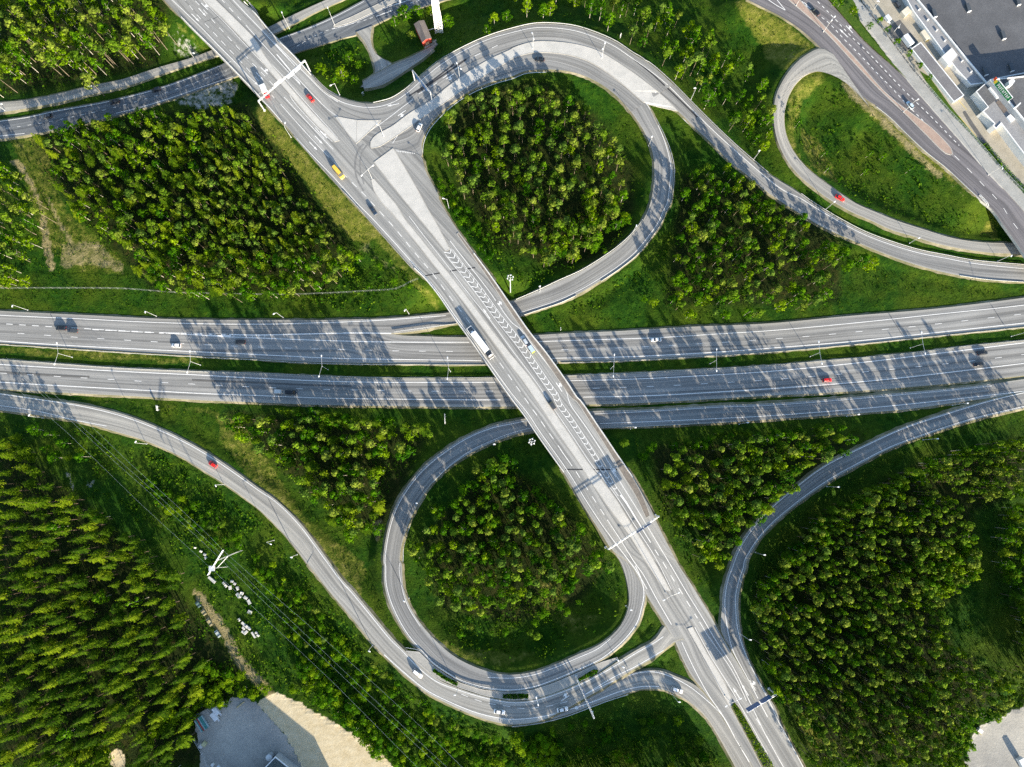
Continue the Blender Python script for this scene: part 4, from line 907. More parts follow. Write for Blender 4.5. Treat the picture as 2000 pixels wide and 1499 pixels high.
# ------------------------------------------------------------------ street lamps
def z0_at(px, py):
    return hit(px, py)
def proj_down(px, py, h):
    """ground point below something h above the ground seen at px,py"""
    x, y, z = G(px, py, h); return np.array([x, y, z])
LAMP_GROUP = {'d': 'double-armed lamps along the motorway median', 's': 'single-armed road lamps'}
def lamp(base, heads, label, h=10.0, group=None, on_road=True, pole='galv', name='street_lamp'):
    """pole from BASE (image pixel) to a height h, with one arm per head (image pixels of the lantern)"""
    if base is None:
        b = proj_down(heads[0][0], heads[0][1], h)
    else:
        b = z0_at(*base) if on_road else np.array(G(*base))
    t = thing(name, label, 'street lamp', tuple(b), 0, group)
    top = Vector((0, 0, h))
    MB().tube((0, 0, -.3), (0, 0, h), .11, .07).box(-.2, .2, -.2, .2, -.3, .3).build('pole', M[pole], t)
    for hd in heads:
        q = Vector(P(hd[0], hd[1], b[2]+h))-Vector(b); q.z = h+.25
        d = Vector((q.x, q.y, 0)); L = d.length
        if L < .35:
            d = Vector((1, 0, 0)) if L < .05 else d.normalized(); q = Vector((d.x*.5, d.y*.5, h+.25)); L = .5
        d = Vector((q.x, q.y, 0)).normalized(); r = Vector((-d.y, d.x, 0))
        MB().tube(top-Vector((0, 0, .15)), q, .06, .05, 6).build('arm', M[pole], t)
        mb = MB(); a = q-d*.45; c = q+d*.55
        ring = []
        for k, (s, wd, hh) in enumerate(((0, .12, .10), (.25, .24, .17), (.75, .26, .17), (1, .13, .10))):
            o = a+(c-a)*s
            ring.append([o+r*wd+Vector((0, 0, -.05)), o+r*wd*.8+Vector((0, 0, hh)), o-r*wd*.8+Vector((0, 0, hh)), o-r*wd+Vector((0, 0, -.05))])
        V = [p for g in ring for p in g]; Fc = [(0, 1, 2, 3), (15, 14, 13, 12)]
        for k in range(3):
            for j in range(4): Fc.append((4*k+j, 4*k+4+j, 4*k+4+(j+1) % 4, 4*k+(j+1) % 4))
        mb.add(V, Fc).build('lamp_head', M['lamp'], t)
    return t
q1 = lambda f, p: f([p])[0]
MED = LAMP_GROUP['d']
lamp(q1(A1, (530, 1193)), [q1(A1, (418, 1090)), q1(A1, (402, 1242))], 'double-armed median lamp below the two side-by-side cars, westernmost of its row', 10.3, MED)
lamp(q1(A1, (1468, 1250)), [q1(A1, (1392, 1150)), q1(A1, (1373, 1302))], 'double-armed median lamp just east of the small white hatchback', 10.3, MED)
lamp(q1(B1, (527, 1283)), [q1(B1, (480, 1183)), q1(B1, (462, 1332))], 'double-armed median lamp above the black pickup with the white trailer', 10.3, MED)
lamp(q1(B1, (1424, 1298)), [q1(B1, (1402, 1197)), q1(B1, (1401, 1348))], 'double-armed median lamp nearest the west side of the overpass', 10.3, MED)
lamp(q1(C1, (722, 1278)), [q1(C1, (749, 1175)), q1(C1, (741, 1331))], 'double-armed median lamp nearest the east side of the overpass', 10.3, MED)
lamp(q1(C1, (1450, 1240)), [q1(C1, (1497, 1135)), q1(C1, (1497, 1291))], 'double-armed median lamp east of the white saloon, second east of the overpass', 10.3, MED)
lamp(q1(D1, (308, 1187)), [q1(D1, (370, 1081)), q1(D1, (393, 1238))], 'double-armed median lamp just above the red car on the motorway', 10.3, MED)
lamp(q1(D1, (1040, 1125)), [q1(D1, (1122, 1012)), q1(D1, (1148, 1164))], 'double-armed median lamp west of the pair of black cars', 10.3, MED)
lamp(q1(D1, (1780, 1040)), [q1(D1, (1885, 925)), q1(D1, (1912, 1080))], 'double-armed median lamp at the eastern edge, near the two black cars', 10.3, MED)
SG = LAMP_GROUP['s']
LAMPS = [
 (q1(A1, (205, 848)), [q1(A1, (93, 818))], 'single-armed lamp on the grass bank north-west of the side-by-side cars'),
 (q1(A1, (1145, 892)), [q1(A1, (1065, 862))], 'single-armed lamp on the grass bank above the small white hatchback'),
 (q1(B1, (200, 902)), [q1(B1, (133, 875))], 'single-armed lamp in the shade below the wire fence'),
 (q1(B1, (1120, 875)), [q1(B1, (1090, 850))], 'single-armed lamp on the bank just west of the overpass'),
 (q1(B, (245, 212)), [q1(B, (190, 95))], 'tall lamp on the grass between cycle path and underpass street'),
 (q1(B, (575, 185)), [q1(B, (525, 60))], 'tall lamp at the tip of the underpass street median'),
 (q1(B, (613, 697)), [q1(B, (548, 628))], 'hooked single-armed lamp on the outer bend beside the red car'),
 (q1(B, (1492, 580)), [q1(B, (1470, 466)), q1(B, (1499, 507))], 'short double-armed lamp on the ramp median beside the dark repair strips'),
 (q1(B, (850, 1310)), [q1(B, (856, 1216)), q1(B, (775, 1287))], 'wide double-armed lamp at the tip of the long concrete median'),
 (q1(B, (935, 1000)), [q1(B, (888, 915))], 'slender lamp on the ramp median next to the triangular island'),
 (q1(B, (258, 1008)), [q1(B, (214, 903))], 'lamp on the gravel shoulder west of the overpass approach'),
 (q1(B1, (1412, 98)), [q1(B1, (1372, 32))], 'lamp on the gravel slope along the upper loop wood'),
 (q1(C_, (152, 355)), [q1(C_, (148, 247)), q1(C_, (158, 288))], 'double-armed lamp on the crest of the ramp median'),
 (q1(C_, (657, 425)), [q1(C_, (680, 320)), q1(C_, (663, 362))], 'double-armed lamp on the sunlit bend of the ramp median'),
 (q1(C_, (1310, 728)), [q1(C_, (1337, 648))], 'lamp on the grass above the long dark repair strip'),
 (q1(C_, (1765, 1172)), [q1(C_, (1810, 1106))], 'lamp on the grass along the eastern ramp, above the wood'),
 (q1(C_, (1000, 1070)), [q1(C_, (1025, 1003))], 'lamp on the inner edge of the upper loop, high on its east side'),
 (q1(C1, (885, 278)), [q1(C1, (911, 229))], 'lamp on the inner edge of the upper loop, low on its east side'),
 (q1(C1, (203, 712)), [q1(C1, (204, 674))], 'lamp on the inner edge of the upper loop near the overpass'),
 (q1(D1, (425, 108)), [q1(D1, (487, 55))], 'lamp between the two ramps, below the red car on the oval ramp'),
 (q1(D1, (1035, 358)), [q1(D1, (1105, 320))], 'lamp on the green strip midway between the two eastern ramps'),
 (q1(D1, (1680, 490)), [q1(D1, (1780, 452))], 'lamp on the green strip beside the street bridge'),
 (q1(D_, (405, 235)), [q1(D_, (487, 126)), q1(D_, (466, 152))], 'double-headed lamp on the reddish street median by the black car'),
 (q1(D_, (990, 822)), [q1(D_, (1095, 731))], 'lamp leaning over the silver car from the reddish street median'),
 (q1(D_, (1612, 1282)), [q1(D_, (1714, 1235))], 'lamp at the kerb of the street footway near the bridge'),
 (q1(D_, (205, 42)), [q1(D_, (240, -25))], 'lamp at the upper end of the reddish street median'),
 (q1(D_, (920, 236)), [q1(D_, (957, 203))], 'small lamp in the shaded yard beside the white trailer'),
 (q1(D_, (770, 75)), [q1(D_, (803, 12))], 'small lamp in the yard beside the fence, near the upper edge'),
 (q1(A, (680, 690)), [q1(A, (669, 632))], 'small lamp beside the cycle path in the shade of the corner wood'),
 (q1(A, (1432, 440)), [q1(A, (1417, 392))], 'small lamp on the cycle path next to the overpass'),
 (q1(A, (35, 810)), [q1(A, (12, 765))], 'small lamp on the sunlit end of the cycle path'),
 (q1(A2, (318, 288)), [q1(A2, (212, 271))], 'single-armed lamp below the start of the southwest ramp'),
 (q1(A2, (1075, 478)), [q1(A2, (991, 468))], 'single-armed lamp in the scrub below the second bend of the southwest ramp'),
 (q1(A2, (1643, 775)), [q1(A2, (1578, 781))], 'single-armed lamp in the grass below the red car on the southwest ramp'),
 (q1(B2, (133, 1183)), [q1(B2, (108, 1211))], 'lamp in the dark scrub halfway down the southwest ramp'),
 (q1(B2, (302, 1288)), [q1(B2, (256, 1308))], 'lamp at the outer edge of the straight part of the southwest ramp'),
 (q1(B3, (857, 603)), [q1(B3, (827, 646))], 'lamp in the grass above the turning white car'),
 (q1(B3, (1482, 915)), [q1(B3, (1465, 968))], 'lamp at the end of the first planted bed'),
 (q1(B3, (1122, 258)), [q1(B3, (1088, 281))], 'lamp leaning over the west side of the lower loop'),
 (q1(C3, (183, 975)), [q1(C3, (178, 987)), q1(C3, (191, 1037))], 'double-armed lamp beside the middle planted bed'),
 (q1(C3, (768, 705)), [q1(C3, (779, 716)), q1(C3, (816, 764))], 'double-armed lamp where the paved strip between the lower ramps ends'),
 (q1(C3, (1127, 215)), [q1(C3, (1115, 272)), q1(C3, (1222, 219))], 'wide double-armed lamp at the southern tip of the long concrete median'),
 (q1(C3, (1562, 972)), [q1(C3, (1570, 1050)), q1(C3, (1675, 994))], 'wide double-armed lamp at the head of the planted median'),
 (None, [q1(B2, (1735, 480))], 'lamp head inside the lower loop, close to the overpass'),
 (None, [q1(B2, (1165, 912))], 'lamp head inside the lower loop, on its dark west side'),
 (None, [q1(C3, (863, 345))], 'lamp head on the inner edge of the lower loop, on its east side'),
 (None, [q1(C3, (1738, 563))], 'lamp head on the verge where the southeast ramp joins the overpass'),
 (None, [q1(C3, (1217, 1019))], 'lamp head in the scrub below the white estate car'),
 (None, [q1(C2, (893, 358))], 'lamp head below the slip road, first east of the overpass'),
 (None, [q1(C2, (1715, 322))], 'lamp head below the slip road, second east of the overpass'),
 (None, [q1(D2, (653, 262))], 'lamp head below the slip road, third east of the overpass'),
 (None, [q1(D2, (1450, 180))], 'lamp head in the dark wedge between slip road and southeast ramp'),
 (None, [q1(D2, (1230, 440))], 'lamp head in the shade below the upper southeast ramp'),
 (None, [q1(D2, (505, 793))], 'lamp head in the shade beside the steep middle of the southeast ramp'),
 (None, [q1(C2, (1838, 1290))], 'lamp head in the shade beside the lower southeast ramp'),
]
for b, hd, lb in LAMPS:
    small = lb.startswith('small'); lamp(b, hd, lb, 6.0 if small else 9.8, SG)
def high_mast(base, label):
    b = np.array(G(*base)); t = thing('high_mast_light', label, 'light mast', tuple(b), 0, 'tall light masts beside the overpass'); h = 24.0
    MB().tube((0, 0, -.3), (0, 0, h), .27, .14, 10).build('pole', M['galv'], t)
    mb = MB(); n = 20
    for k in range(n):
        a0, a1 = 2*math.pi*k/n, 2*math.pi*(k+1)/n
        mb.tube((1.15*math.cos(a0), 1.15*math.sin(a0), h-.3), (1.15*math.cos(a1), 1.15*math.sin(a1), h-.3), .06, None, 5)
    for k in range(4):
        a = k*math.pi/2; mb.tube((0, 0, h-.3), (1.15*math.cos(a), 1.15*math.sin(a), h-.3), .06, None, 5)
    mb.build('ring', M['galv'], t)
    for k in range(6):
        a = k*math.pi/3+.3; x, y = 1.25*math.cos(a), 1.25*math.sin(a)
        hb = MB().box(-.28, .28, -.2, .2, -.15, .12, .06, .05).build('lamp_head', M['lamp'], t); hb.location = (x, y, h-.35); hb.rotation_euler = (0, .35, a)
high_mast((996.8, 571), 'tall white light mast with a ring of lamps, on grass north of the motorway'); high_mast((1036, 868), 'tall light mast with a ring of lamps, in the shade inside the lower loop')

# ------------------------------------------------------------------ gantries and signs
def gantry(bases, tops, h, label, signs, beamr=.2, off=None):
    """posts at bases, a beam through the tops (image pixels at height h above the first base); signs: (t0, t1, z0, z1, material)"""
    b0 = hit(*bases[0]); b0[2] = min(b0[2], terr(b0[0], b0[1])+.6)
    t = thing('sign_gantry', label, 'sign gantry', tuple(b0), 0, 'overhead sign gantries')
    tp = [Vector(P(a, b, b0[2]+h))-Vector(b0) for a, b in tops]
    a, c = tp[0], tp[-1]; d = (c-a).normalized(); r = Vector((-d.y, d.x, 0))
    for k, b in enumerate(bases):
        q = hit(*b); q = Vector(q)-Vector(b0); top = tp[k] if len(bases) == len(tp) or k == 0 else tp[-1]
        q.x, q.y = top.x, top.y
        MB().box(q.x-.2, q.x+.2, q.y-.2, q.y+.2, q.z-.6, h+.2).box(q.x-.45, q.x+.45, q.y-.45, q.y+.45, q.z-.5, q.z+.3).build('post', M['galv'], t)
    mb = MB()
    for s in (-.24, .24):
        for z in (-.24, .24): mb.tube(a+r*s+Vector((0, 0, z)), c+r*s+Vector((0, 0, z)), .07, None, 6)
    n = max(4, int((c-a).length/1.2))
    for k in range(n):
        p0 = a+(c-a)*(k/n); p1 = a+(c-a)*((k+1)/n); s = .24 if k % 2 else -.24
        mb.tube(p0+r*s+Vector((0, 0, .32)), p1-r*s+Vector((0, 0, .32)), .05, None, 5); mb.tube(p0+r*s+Vector((0, 0, -.32)), p1+r*s+Vector((0, 0, .32)), .05, None, 5)
    mb.build('beam', M['galv'], t)
    for s0, s1, z0, z1, mt, side in signs:
        p0 = a+(c-a)*s0; p1 = a+(c-a)*s1; o = r*side
        V = []
        for e0 in (0, .12):
            for q, z in ((p0, z0), (p1, z0), (p1, z1), (p0, z1)): V.append(q+o+r*math.copysign(e0, side)+Vector((0, 0, z)))
        MB().add(V, [(0, 1, 2, 3), (7, 6, 5, 4), (0, 4, 5, 1), (1, 5, 6, 2), (2, 6, 7, 3), (3, 7, 4, 0)]).build('sign_panel', M[mt], t)
    return t
Zq = lambda x0, y0, s, p: T(x0, y0, [p], s)[0]
gantry([Zq(480, 90, 10, (385, 1275)), Zq(480, 90, 10, (1275, 495))], [Zq(480, 90, 10, (245, 1080)), Zq(480, 90, 10, (1155, 285))], 8.2, 'long white gantry spanning the overpass above the small red-cabbed lorry',
       [(.36, .50, -.9, 1.0, 'white_steel', .35), (.60, .74, -1.7, 1.0, 'sign_back', -.3), (.76, .88, -1.7, 1.0, 'sign_back', -.3)])
gantry([(840.5, 192), (809, 153)], [(840.8, 181), (805.6, 138.4)], 8.0, 'grey gantry over the ramp beside the dark repair strips', [(.55, .78, -1.2, 1.3, 'sign_blue', .5), (.15, .45, -1.2, 1.2, 'sign_blue', .5)])
gantry([Zq(1160, 980, 12.49, (1520, 335)), Zq(1160, 980, 12.49, (310, 1110))], [Zq(1160, 980, 12.49, (1585, 360)), Zq(1160, 980, 12.49, (350, 1165))], 8.0, 'slim gantry with two dark panels spanning the southern overpass',
       [(.18, .31, -1.7, 1.7, 'sign_blue', .5), (.32, .46, -1.7, 1.7, 'sign_blue', .5)])
gantry([Zq(1340, 1180, 6.81, (1130, 1160))], [Zq(1340, 1180, 6.81, (1195, 1205)), Zq(1340, 1180, 6.81, (805, 1440))], 8.2, 'cantilever gantry with two large panels near the planted median',
       [(.16, .5, -1.9, 1.9, 'sign_blue', -.5), (.55, .96, -1.9, 1.9, 'sign_blue', -.5)])
gantry([Zq(1000, 1100, S3, (585, 1085)), Zq(1000, 1100, S3, (474, 835))], [Zq(1000, 1100, S3, (602, 1138)), Zq(1000, 1100, S3, (482, 862))], 7.6, 'pale gantry over the curve between the planted beds',
       [(.3, .48, -1.1, 1.3, 'sign_blue', -.5), (.6, .8, -1.1, 1.3, 'sign_blue', -.5)])
def road_sign(at, label, w, hgt, z, ang, mat='white_steel', name='road_sign'):
    b = G(*at); t = thing(name, label, 'road sign', b, math.radians(ang), 'signs on the verges')
    MB().tube((-w*.3, 0, -.3), (-w*.3, 0, z+hgt), .07, None, 6).tube((w*.3, 0, -.3), (w*.3, 0, z+hgt), .07, None, 6).build('post', M['galv'], t)
    MB().box(-w/2, w/2, .08, .16, z, z+hgt).build('panel', M[mat], t); return t
road_sign(q1(A2, (1168, 218)), 'white sign with three stacked bars on the grass below the motorway', 2.4, 1.7, 1.2, 100)
road_sign(q1(B2, (1390, 298)), 'tall pale sign board in the shade above the lower loop', 4.4, 3.0, 1.8, 92)
road_sign(q1(C1, (355, 992)), 'narrow white sign on the grass at the east side of the overpass', 1.2, 2.0, 1.2, 95)
road_sign(q1(B, (790, 705)), 'narrow sign post on the outer verge of the upper bend', 1.0, 1.2, 2.0, 40)
road_sign(q1(C_, (792, 280)), 'small white sign on the outer verge of the upper loop crest', 1.0, 1.2, 2.0, 60)
road_sign(q1(C1, (325, 1250)), 'white sign peeping out from under the overpass in the median', 2.4, 2.0, 1.0, 60)

# ------------------------------------------------------------------ guard rails, railings, fences
def rail(pts, label, name='guard_rail', cat='guard rail', group='steel guard rails along the roads', h=.75, post=4.0, mat='galv', on_road=False, off=None, thick=.05):
    q = catmull(pts, 8) if len(pts) > 2 else pts
    ln = np.linalg.norm(np.diff(np.array(q), axis=0), axis=1).sum()*.228
    q = resample(q, max(2, int(ln/2.0)+1)); p = np.array([hit(a, b) if on_road else (lambda g: (g[0], g[1], g[2]))(G(a, b)) for a, b in q])
    if not on_road:       # follow the road edge nearby if one is there
        for i, (a, b) in enumerate(q):
            k = hit(a, b)
            if k[2] > p[i][2]-.05 and k[2]-p[i][2] < 1.2: p[i] = k
        for _ in range(3): p[1:-1, 2] = (p[:-2, 2]+p[2:, 2]+2*p[1:-1, 2])/4
    t = np.gradient(p[:, :2], axis=0); t /= np.maximum(np.linalg.norm(t, axis=1), 1e-9)[:, None]; nn = np.stack([-t[:, 1], t[:, 0]], 1)*thick
    c = p.mean(0); n = len(p); V = []
    prof = ((1, h-.32), (1.9, h-.22), (1, h-.12), (1.9, h-.03), (1, h+.05), (-1, h+.05), (-1, h-.32))
    for s, z in prof: V += [(p[i, 0]+nn[i, 0]*s-c[0], p[i, 1]+nn[i, 1]*s-c[1], p[i, 2]+z-c[2]) for i in range(n)]
    Fc = []
    for a in range(len(prof)):
        b = (a+1) % len(prof)
        for i in range(n-1): Fc.append((a*n+i, a*n+i+1, b*n+i+1, b*n+i))
    mb = MB().add(V, Fc)
    s = np.r_[0, np.cumsum(np.linalg.norm(np.diff(p[:, :2], axis=0), axis=1))]
    for d in np.arange(1, s[-1], post):
        x, y, z = [np.interp(d, s, p[:, k])-c[k] for k in range(3)]; mb.box(x-.05, x+.05, y-.05, y+.05, z-.4, z+h-.1)
    o = mb.build(name, M[mat]); o.location = tuple(c); tag(o, label, cat, group); return o
rail(A1([(-200, 1088), (0, 1102), (500, 1134), (1000, 1167), (1500, 1195), (1874, 1213)])+B1([(300, 1232), (700, 1245), (1685, 1250)]), 'guard rail on the north edge of the median, west of the overpass')
rail(A1([(-200, 1195), (0, 1209), (400, 1239), (900, 1274), (1500, 1299), (1874, 1310)])+B1([(600, 1336), (1100, 1346), (1745, 1343)]), 'guard rail on the south edge of the median, west of the overpass')
rail(C1([(360, 1236), (800, 1222), (1400, 1188), (1874, 1158)])+D1([(600, 1105), (1200, 1044), (1874, 974), (2100, 945)]), 'guard rail on the north edge of the median, east of the overpass')
rail(C1([(395, 1330), (800, 1314), (1300, 1287), (1874, 1254)])+D1([(500, 1212), (1000, 1167), (1500, 1107), (1874, 1070), (2100, 1040)]), 'guard rail on the south edge of the median, east of the overpass')
rail(B([(860, 757), (990, 722), (1100, 652), (1200, 562), (1350, 442), (1560, 327), (1720, 259), (1874, 212)])+C_([(150, 178), (270, 173), (450, 191), (600, 236), (760, 306), (880, 386), (1020, 474), (1150, 586), (1300, 736), (1480, 916), (1650, 1076), (1874, 1268)]), 'guard rail round the outer edge of the upper ramp crest')
rail(D1([(240, -3), (303, 44), (503, 167), (703, 272), (903, 347), (1103, 407), (1303, 447), (1503, 484), (1874, 517)]), 'guard rail along the upper edge of the eastern ramp')
rail(D1([(1400, 598), (1600, 626), (1874, 645)]), 'guard rail along the lower edge of the eastern ramp end')
rail(C_([(1055, 878), (1116, 1000), (1156, 1100), (1186, 1230), (1181, 1350), (1160, 1499)])+C1([(1136, 110), (1095, 208), (1015, 325), (925, 435), (803, 536), (652, 638)]), 'guard rail round the outer edge of the upper loop')
rail(C1([(955, 187), (895, 267), (785, 372), (645, 472), (495, 562), (345, 629), (197, 699), (30, 771)]), 'guard rail round the inner edge of the upper loop')
rail(C1([(470, 742), (350, 797), (200, 847), (60, 893)]), 'short guard rail on the loop where it dips under the overpass')
rail(B1([(1010, 1010), (1150, 990), (1300, 970), (1470, 948)]), 'guard rail on the grassy wedge beside the overpass')
rail(C2([(640, 362), (900, 352)])+C2([(1100, 343), (1300, 335)]), 'guard rail below the slip road by the overpass')
rail(C3([(0, 1197), (200, 1172), (400, 1122), (600, 1047), (700, 1010), (850, 962)]), 'guard rail under the gantry on the southern curve')
rail(B3([(1100, 618), (1200, 640), (1300, 733), (1420, 815), (1520, 872), (1660, 915), (1874, 936)]), 'guard rail between the lower loop and the paved strip')
rail(D_([(790, 787), (900, 877), (1000, 977), (1150, 1117), (1300, 1237), (1450, 1377), (1550, 1468)]), 'guard rail between the eastern street and the oval meadow')
rail(B([(280, 1000), (440, 1185), (600, 1362), (730, 1500)])+B1([(820, 180), (990, 372), (1140, 540)]), 'guard rail along the west shoulder of the overpass approach', on_road=True)
def railing(pts, label, h=1.1, name='bridge_railing'):
    """concrete edge beam with a steel balustrade"""
    q = resample(catmull(pts, 8), 60); p = np.array([hit(a, b) for a, b in q])
    for _ in range(2): p[1:-1, 2] = (p[:-2, 2]+p[2:, 2]+2*p[1:-1, 2])/4
    c = p.mean(0); t0 = thing(name, label, 'bridge railing', tuple(c), 0, 'railings on the bridge edges'); p = p-c
    t = np.gradient(p[:, :2], axis=0); t /= np.linalg.norm(t, axis=1)[:, None]; nn = np.stack([-t[:, 1], t[:, 0]], 1); n = len(p)
    V = []; prof = ((.3, -.25), (.3, .24), (-.3, .24), (-.3, -.25))
    for s, z in prof: V += [(p[i, 0]+nn[i, 0]*s, p[i, 1]+nn[i, 1]*s, p[i, 2]+z) for i in range(n)]
    MB().add(V, [(a*n+i, a*n+i+1, ((a+1) % 4)*n+i+1, ((a+1) % 4)*n+i) for a in range(4) for i in range(n-1)]).build('edge_beam', M['rail_conc'], t0)
    mb = MB()
    for i in range(n-1):
        for z, r in ((h, .07), (h*.66, .035), (h*.42, .035)): mb.tube(p[i]+np.array([0, 0, z]), p[i+1]+np.array([0, 0, z]), r, None, 5)
        mb.tube(p[i]+np.array([0, 0, .2]), p[i]+np.array([0, 0, h]), .04, None, 5)
    mb.build('balustrade', M['white_steel'], t0)
railing(A([(1330, 128), (1440, 240), (1562, 358), (1720, 520), (1874, 680)])+B([(50, 735)]), 'west railing of the overpass above the underpass street')
railing(A([(1790, 20), (1874, 108)])+B([(75, 200), (150, 285), (250, 385), (300, 437), (405, 555)]), 'east railing of the overpass above the underpass street')
railing(B1([(1160, 540), (1240, 618), (1340, 742), (1440, 888), (1570, 1066), (1690, 1238), (1874, 1500)])+C2([(95, 275), (175, 395), (380, 685)]), 'west railing of the overpass above the motorway')
railing(B1([(1595, 432), (1714, 592), (1868, 815)])+C1([(124, 1003), (245, 1153), (394, 1362), (484, 1497)])+C2([(495, 154), (634, 354), (755, 534), (884, 722)]), 'east railing of the overpass above the motorway')
railing(D1([(1545, 8), (1640, 118), (1720, 228), (1800, 338), (1874, 446), (1990, 620)]), 'railing on the west edge of the eastern street bridge')
M['fence_wire'] = steel('weathered_wire', (.26, .28, .24), .6, .2)
def mesh_fence(pts, label, h=1.8, post=3.0, mat='galv', name='wire_fence', group=None, on_road=False):
    q = resample(catmull(pts, 6) if len(pts) > 2 else pts, 2)
    q = catmull(pts, 6) if len(pts) > 2 else pts
    ln = np.linalg.norm(np.diff(np.array(q), axis=0), axis=1).sum()*.228; q = resample(q, max(2, int(ln/post)+1))
    p = np.array([hit(a, b) if on_road else G(a, b) for a, b in q]); c = p.mean(0); p = p-c
    mb = MB()
    for i in range(len(p)-1):
        a, b = p[i], p[i+1]
        for z in np.linspace(.15, h, 5): mb.tube(a+np.array([0, 0, z]), b+np.array([0, 0, z]), .018 if z < h else .04, None, 4)
        mb.tube(a-np.array([0, 0, .3]), a+np.array([0, 0, h+.1]), .06, None, 5)
    o = mb.build(name, M[mat]); o.location = tuple(c); tag(o, label, 'fence', group); return o
mesh_fence(A1([(-150, 690), (0, 690), (450, 690), (900, 693), (1100, 708), (1300, 722), (1874, 735)])+B1([(300, 735), (550, 726), (800, 712), (1050, 690), (1110, 655), (1190, 622)]), 'long wire game fence between the north-west wood and the motorway bank', 2.2, 3.6, mat='fence_wire')
mesh_fence(D_([(610, -60), (668, 5), (803, 170), (922, 330), (1062, 520), (1152, 622), (1302, 800), (1502, 1010), (1702, 1240), (1870, 1416)]), 'grey steel fence along the street footway', 1.4, 2.4, on_road=True)

# ------------------------------------------------------------------ vehicles
GLASS = plain('car_glass', (0.012, 0.016, 0.022), 0.12, 0.6); TYRE = plain('tyre_rubber', (0.02, 0.02, 0.02), 0.85, 0.1); HEADL = plain('headlight_lens', (0.75, 0.76, 0.78), 0.2, 0.6); TAILL = plain('tail_light_lens', (0.45, 0.02, 0.02), 0.3, 0.5); RIM = steel('wheel_rim', (0.5, 0.5, 0.52), 0.35)
def paint_car(name, c, rough=.28):
    k = 'car_paint_'+name
    if k in MATS: return MATS[k]
    m, nt, out = new_mat(k); b = princ(nt, out, c, rough, 0.5); b.inputs['Coat Weight'].default_value = 0.5; b.inputs['Coat Roughness'].default_value = 0.1
    MATS[k] = m; return m
CARC = {'white': (.78, .78, .76), 'silver': (.46, .49, .52), 'black': (.012, .013, .016), 'dark blue': (.02, .035, .06), 'red': (.62, .012, .012), 'bright red': (.75, .02, .012), 'dark grey': (.055, .06, .065), 'pale blue': (.45, .55, .62)}
def loft(secs, mb):
    """secs: list of (x, [(y, z) ...]) with equal counts; closed cross-sections"""
    n = len(secs[0][1]); V = []; Fc = []
    for x, ring in secs: V += [(x, y, z) for y, z in ring]
    for i in range(len(secs)-1):
        for j in range(n): Fc.append((i*n+j, i*n+(j+1) % n, (i+1)*n+(j+1) % n, (i+1)*n+j))
    Fc.append(tuple(range(n))[::-1]); Fc.append(tuple(range((len(secs)-1)*n, len(secs)*n)))
    return mb.add(V, Fc)
def hull(w, zl, zh):
    return [(-w*.9, zl), (w*.9, zl), (w, zl+.22), (w*.985, zh-.2), (w*.88, zh-.03), (w*.5, zh), (-w*.5, zh), (-w*.88, zh-.03), (-w*.985, zh-.2), (-w, zl+.22)]
CARM = {}
def car_meshes(style):
    if style in CARM: return CARM[style]
    L, w, H_, bon, ws0, ws1, r1, r0, tail = {
        'saloon': (4.7, .91, 1.45, .93, 1.05, .35, -1.15, -1.75, .98), 'hatch': (4.2, .89, 1.5, .95, 1.05, .35, -1.55, -2.0, 1.0),
        'estate': (4.75, .92, 1.5, .95, 1.1, .4, -1.9, -2.25, 1.0), 'suv': (4.7, .95, 1.7, 1.08, 1.15, .5, -1.85, -2.2, 1.1),
        'van': (5.6, 1.0, 2.3, 1.15, 1.95, 1.25, -2.6, -2.72, 1.3)}[style]
    a = L/2
    body = MB(); loft([(a, hull(w*.72, .38, .62)), (a-.18, hull(w*.92, .28, bon-.16)), (a-.75, hull(w, .25, bon-.04)), (ws0, hull(w, .25, bon+.02)), (0, hull(w, .25, bon+.05)), (r0+.1, hull(w, .25, tail+.02)), (-a+.3, hull(w*.97, .28, tail)), (-a+.04, hull(w*.88, .34, tail-.1)), (-a, hull(w*.8, .42, tail-.25))], body)
    # roof panel
    top = lambda k: [(-w*k, H_-.04), (w*k, H_-.04), (w*k*.9, H_+.01), (-w*k*.9, H_+.01)]
    roof = MB(); loft([(ws1+.05, top(.68)), ((ws1+r1)/2, [(y, z+.03) for y, z in top(.74)]), (r1-.02, top(.68))], roof)
    cab = lambda k0, z0, k1, z1: [(-w*k0, z0), (w*k0, z0), (w*k1, z1), (-w*k1, z1)]
    gl = MB(); loft([(ws0, cab(.86, bon-.05, .84, bon)), (ws1, cab(.93, bon-.05, .74, H_-.03)), ((ws1+r1)/2, cab(.95, bon-.05, .78, H_-.01)), (r1, cab(.93, bon-.05, .74, H_-.03)), (r0, cab(.84, tail-.05, .8, tail+.02))], gl)
    whl = MB(); n = 14; R_ = .33 if style not in ('suv', 'van') else .37
    whl.tube((0, -.11, 0), (0, .11, 0), R_, None, n); rim = MB().tube((0, -.125, 0), (0, .125, 0), R_*.6, None, n)
    hl = MB(); hl.box(-.14, .06, -.2, .2, -.07, .08, .03, .05)
    CARM[style] = dict(body=body.mesh('car_body'), roof=roof.mesh('car_roof'), glass=gl.mesh('car_windows'), wheel=whl.mesh('car_wheel'), rim=rim.mesh('car_rim'), light=hl.mesh('car_light'), L=L, w=w, R=R_, bon=bon, tail=tail)
    CARM[style]['body'].polygons.foreach_set('use_smooth', [True]*len(CARM[style]['body'].polygons))
    return CARM[style]
def own(o, m):
    if not o.data.materials: o.data.materials.append(None)
    o.material_slots[0].link = 'OBJECT'; o.material_slots[0].material = m
def cpart(name, me, mat, parent, loc=(0, 0, 0), rot=(0, 0, 0)):
    o = D.objects.new(name, me); link(o, parent); o.location = loc; o.rotation_euler = rot
    KIDS.setdefault(parent.name, []).append(o); own(o, mat); return o
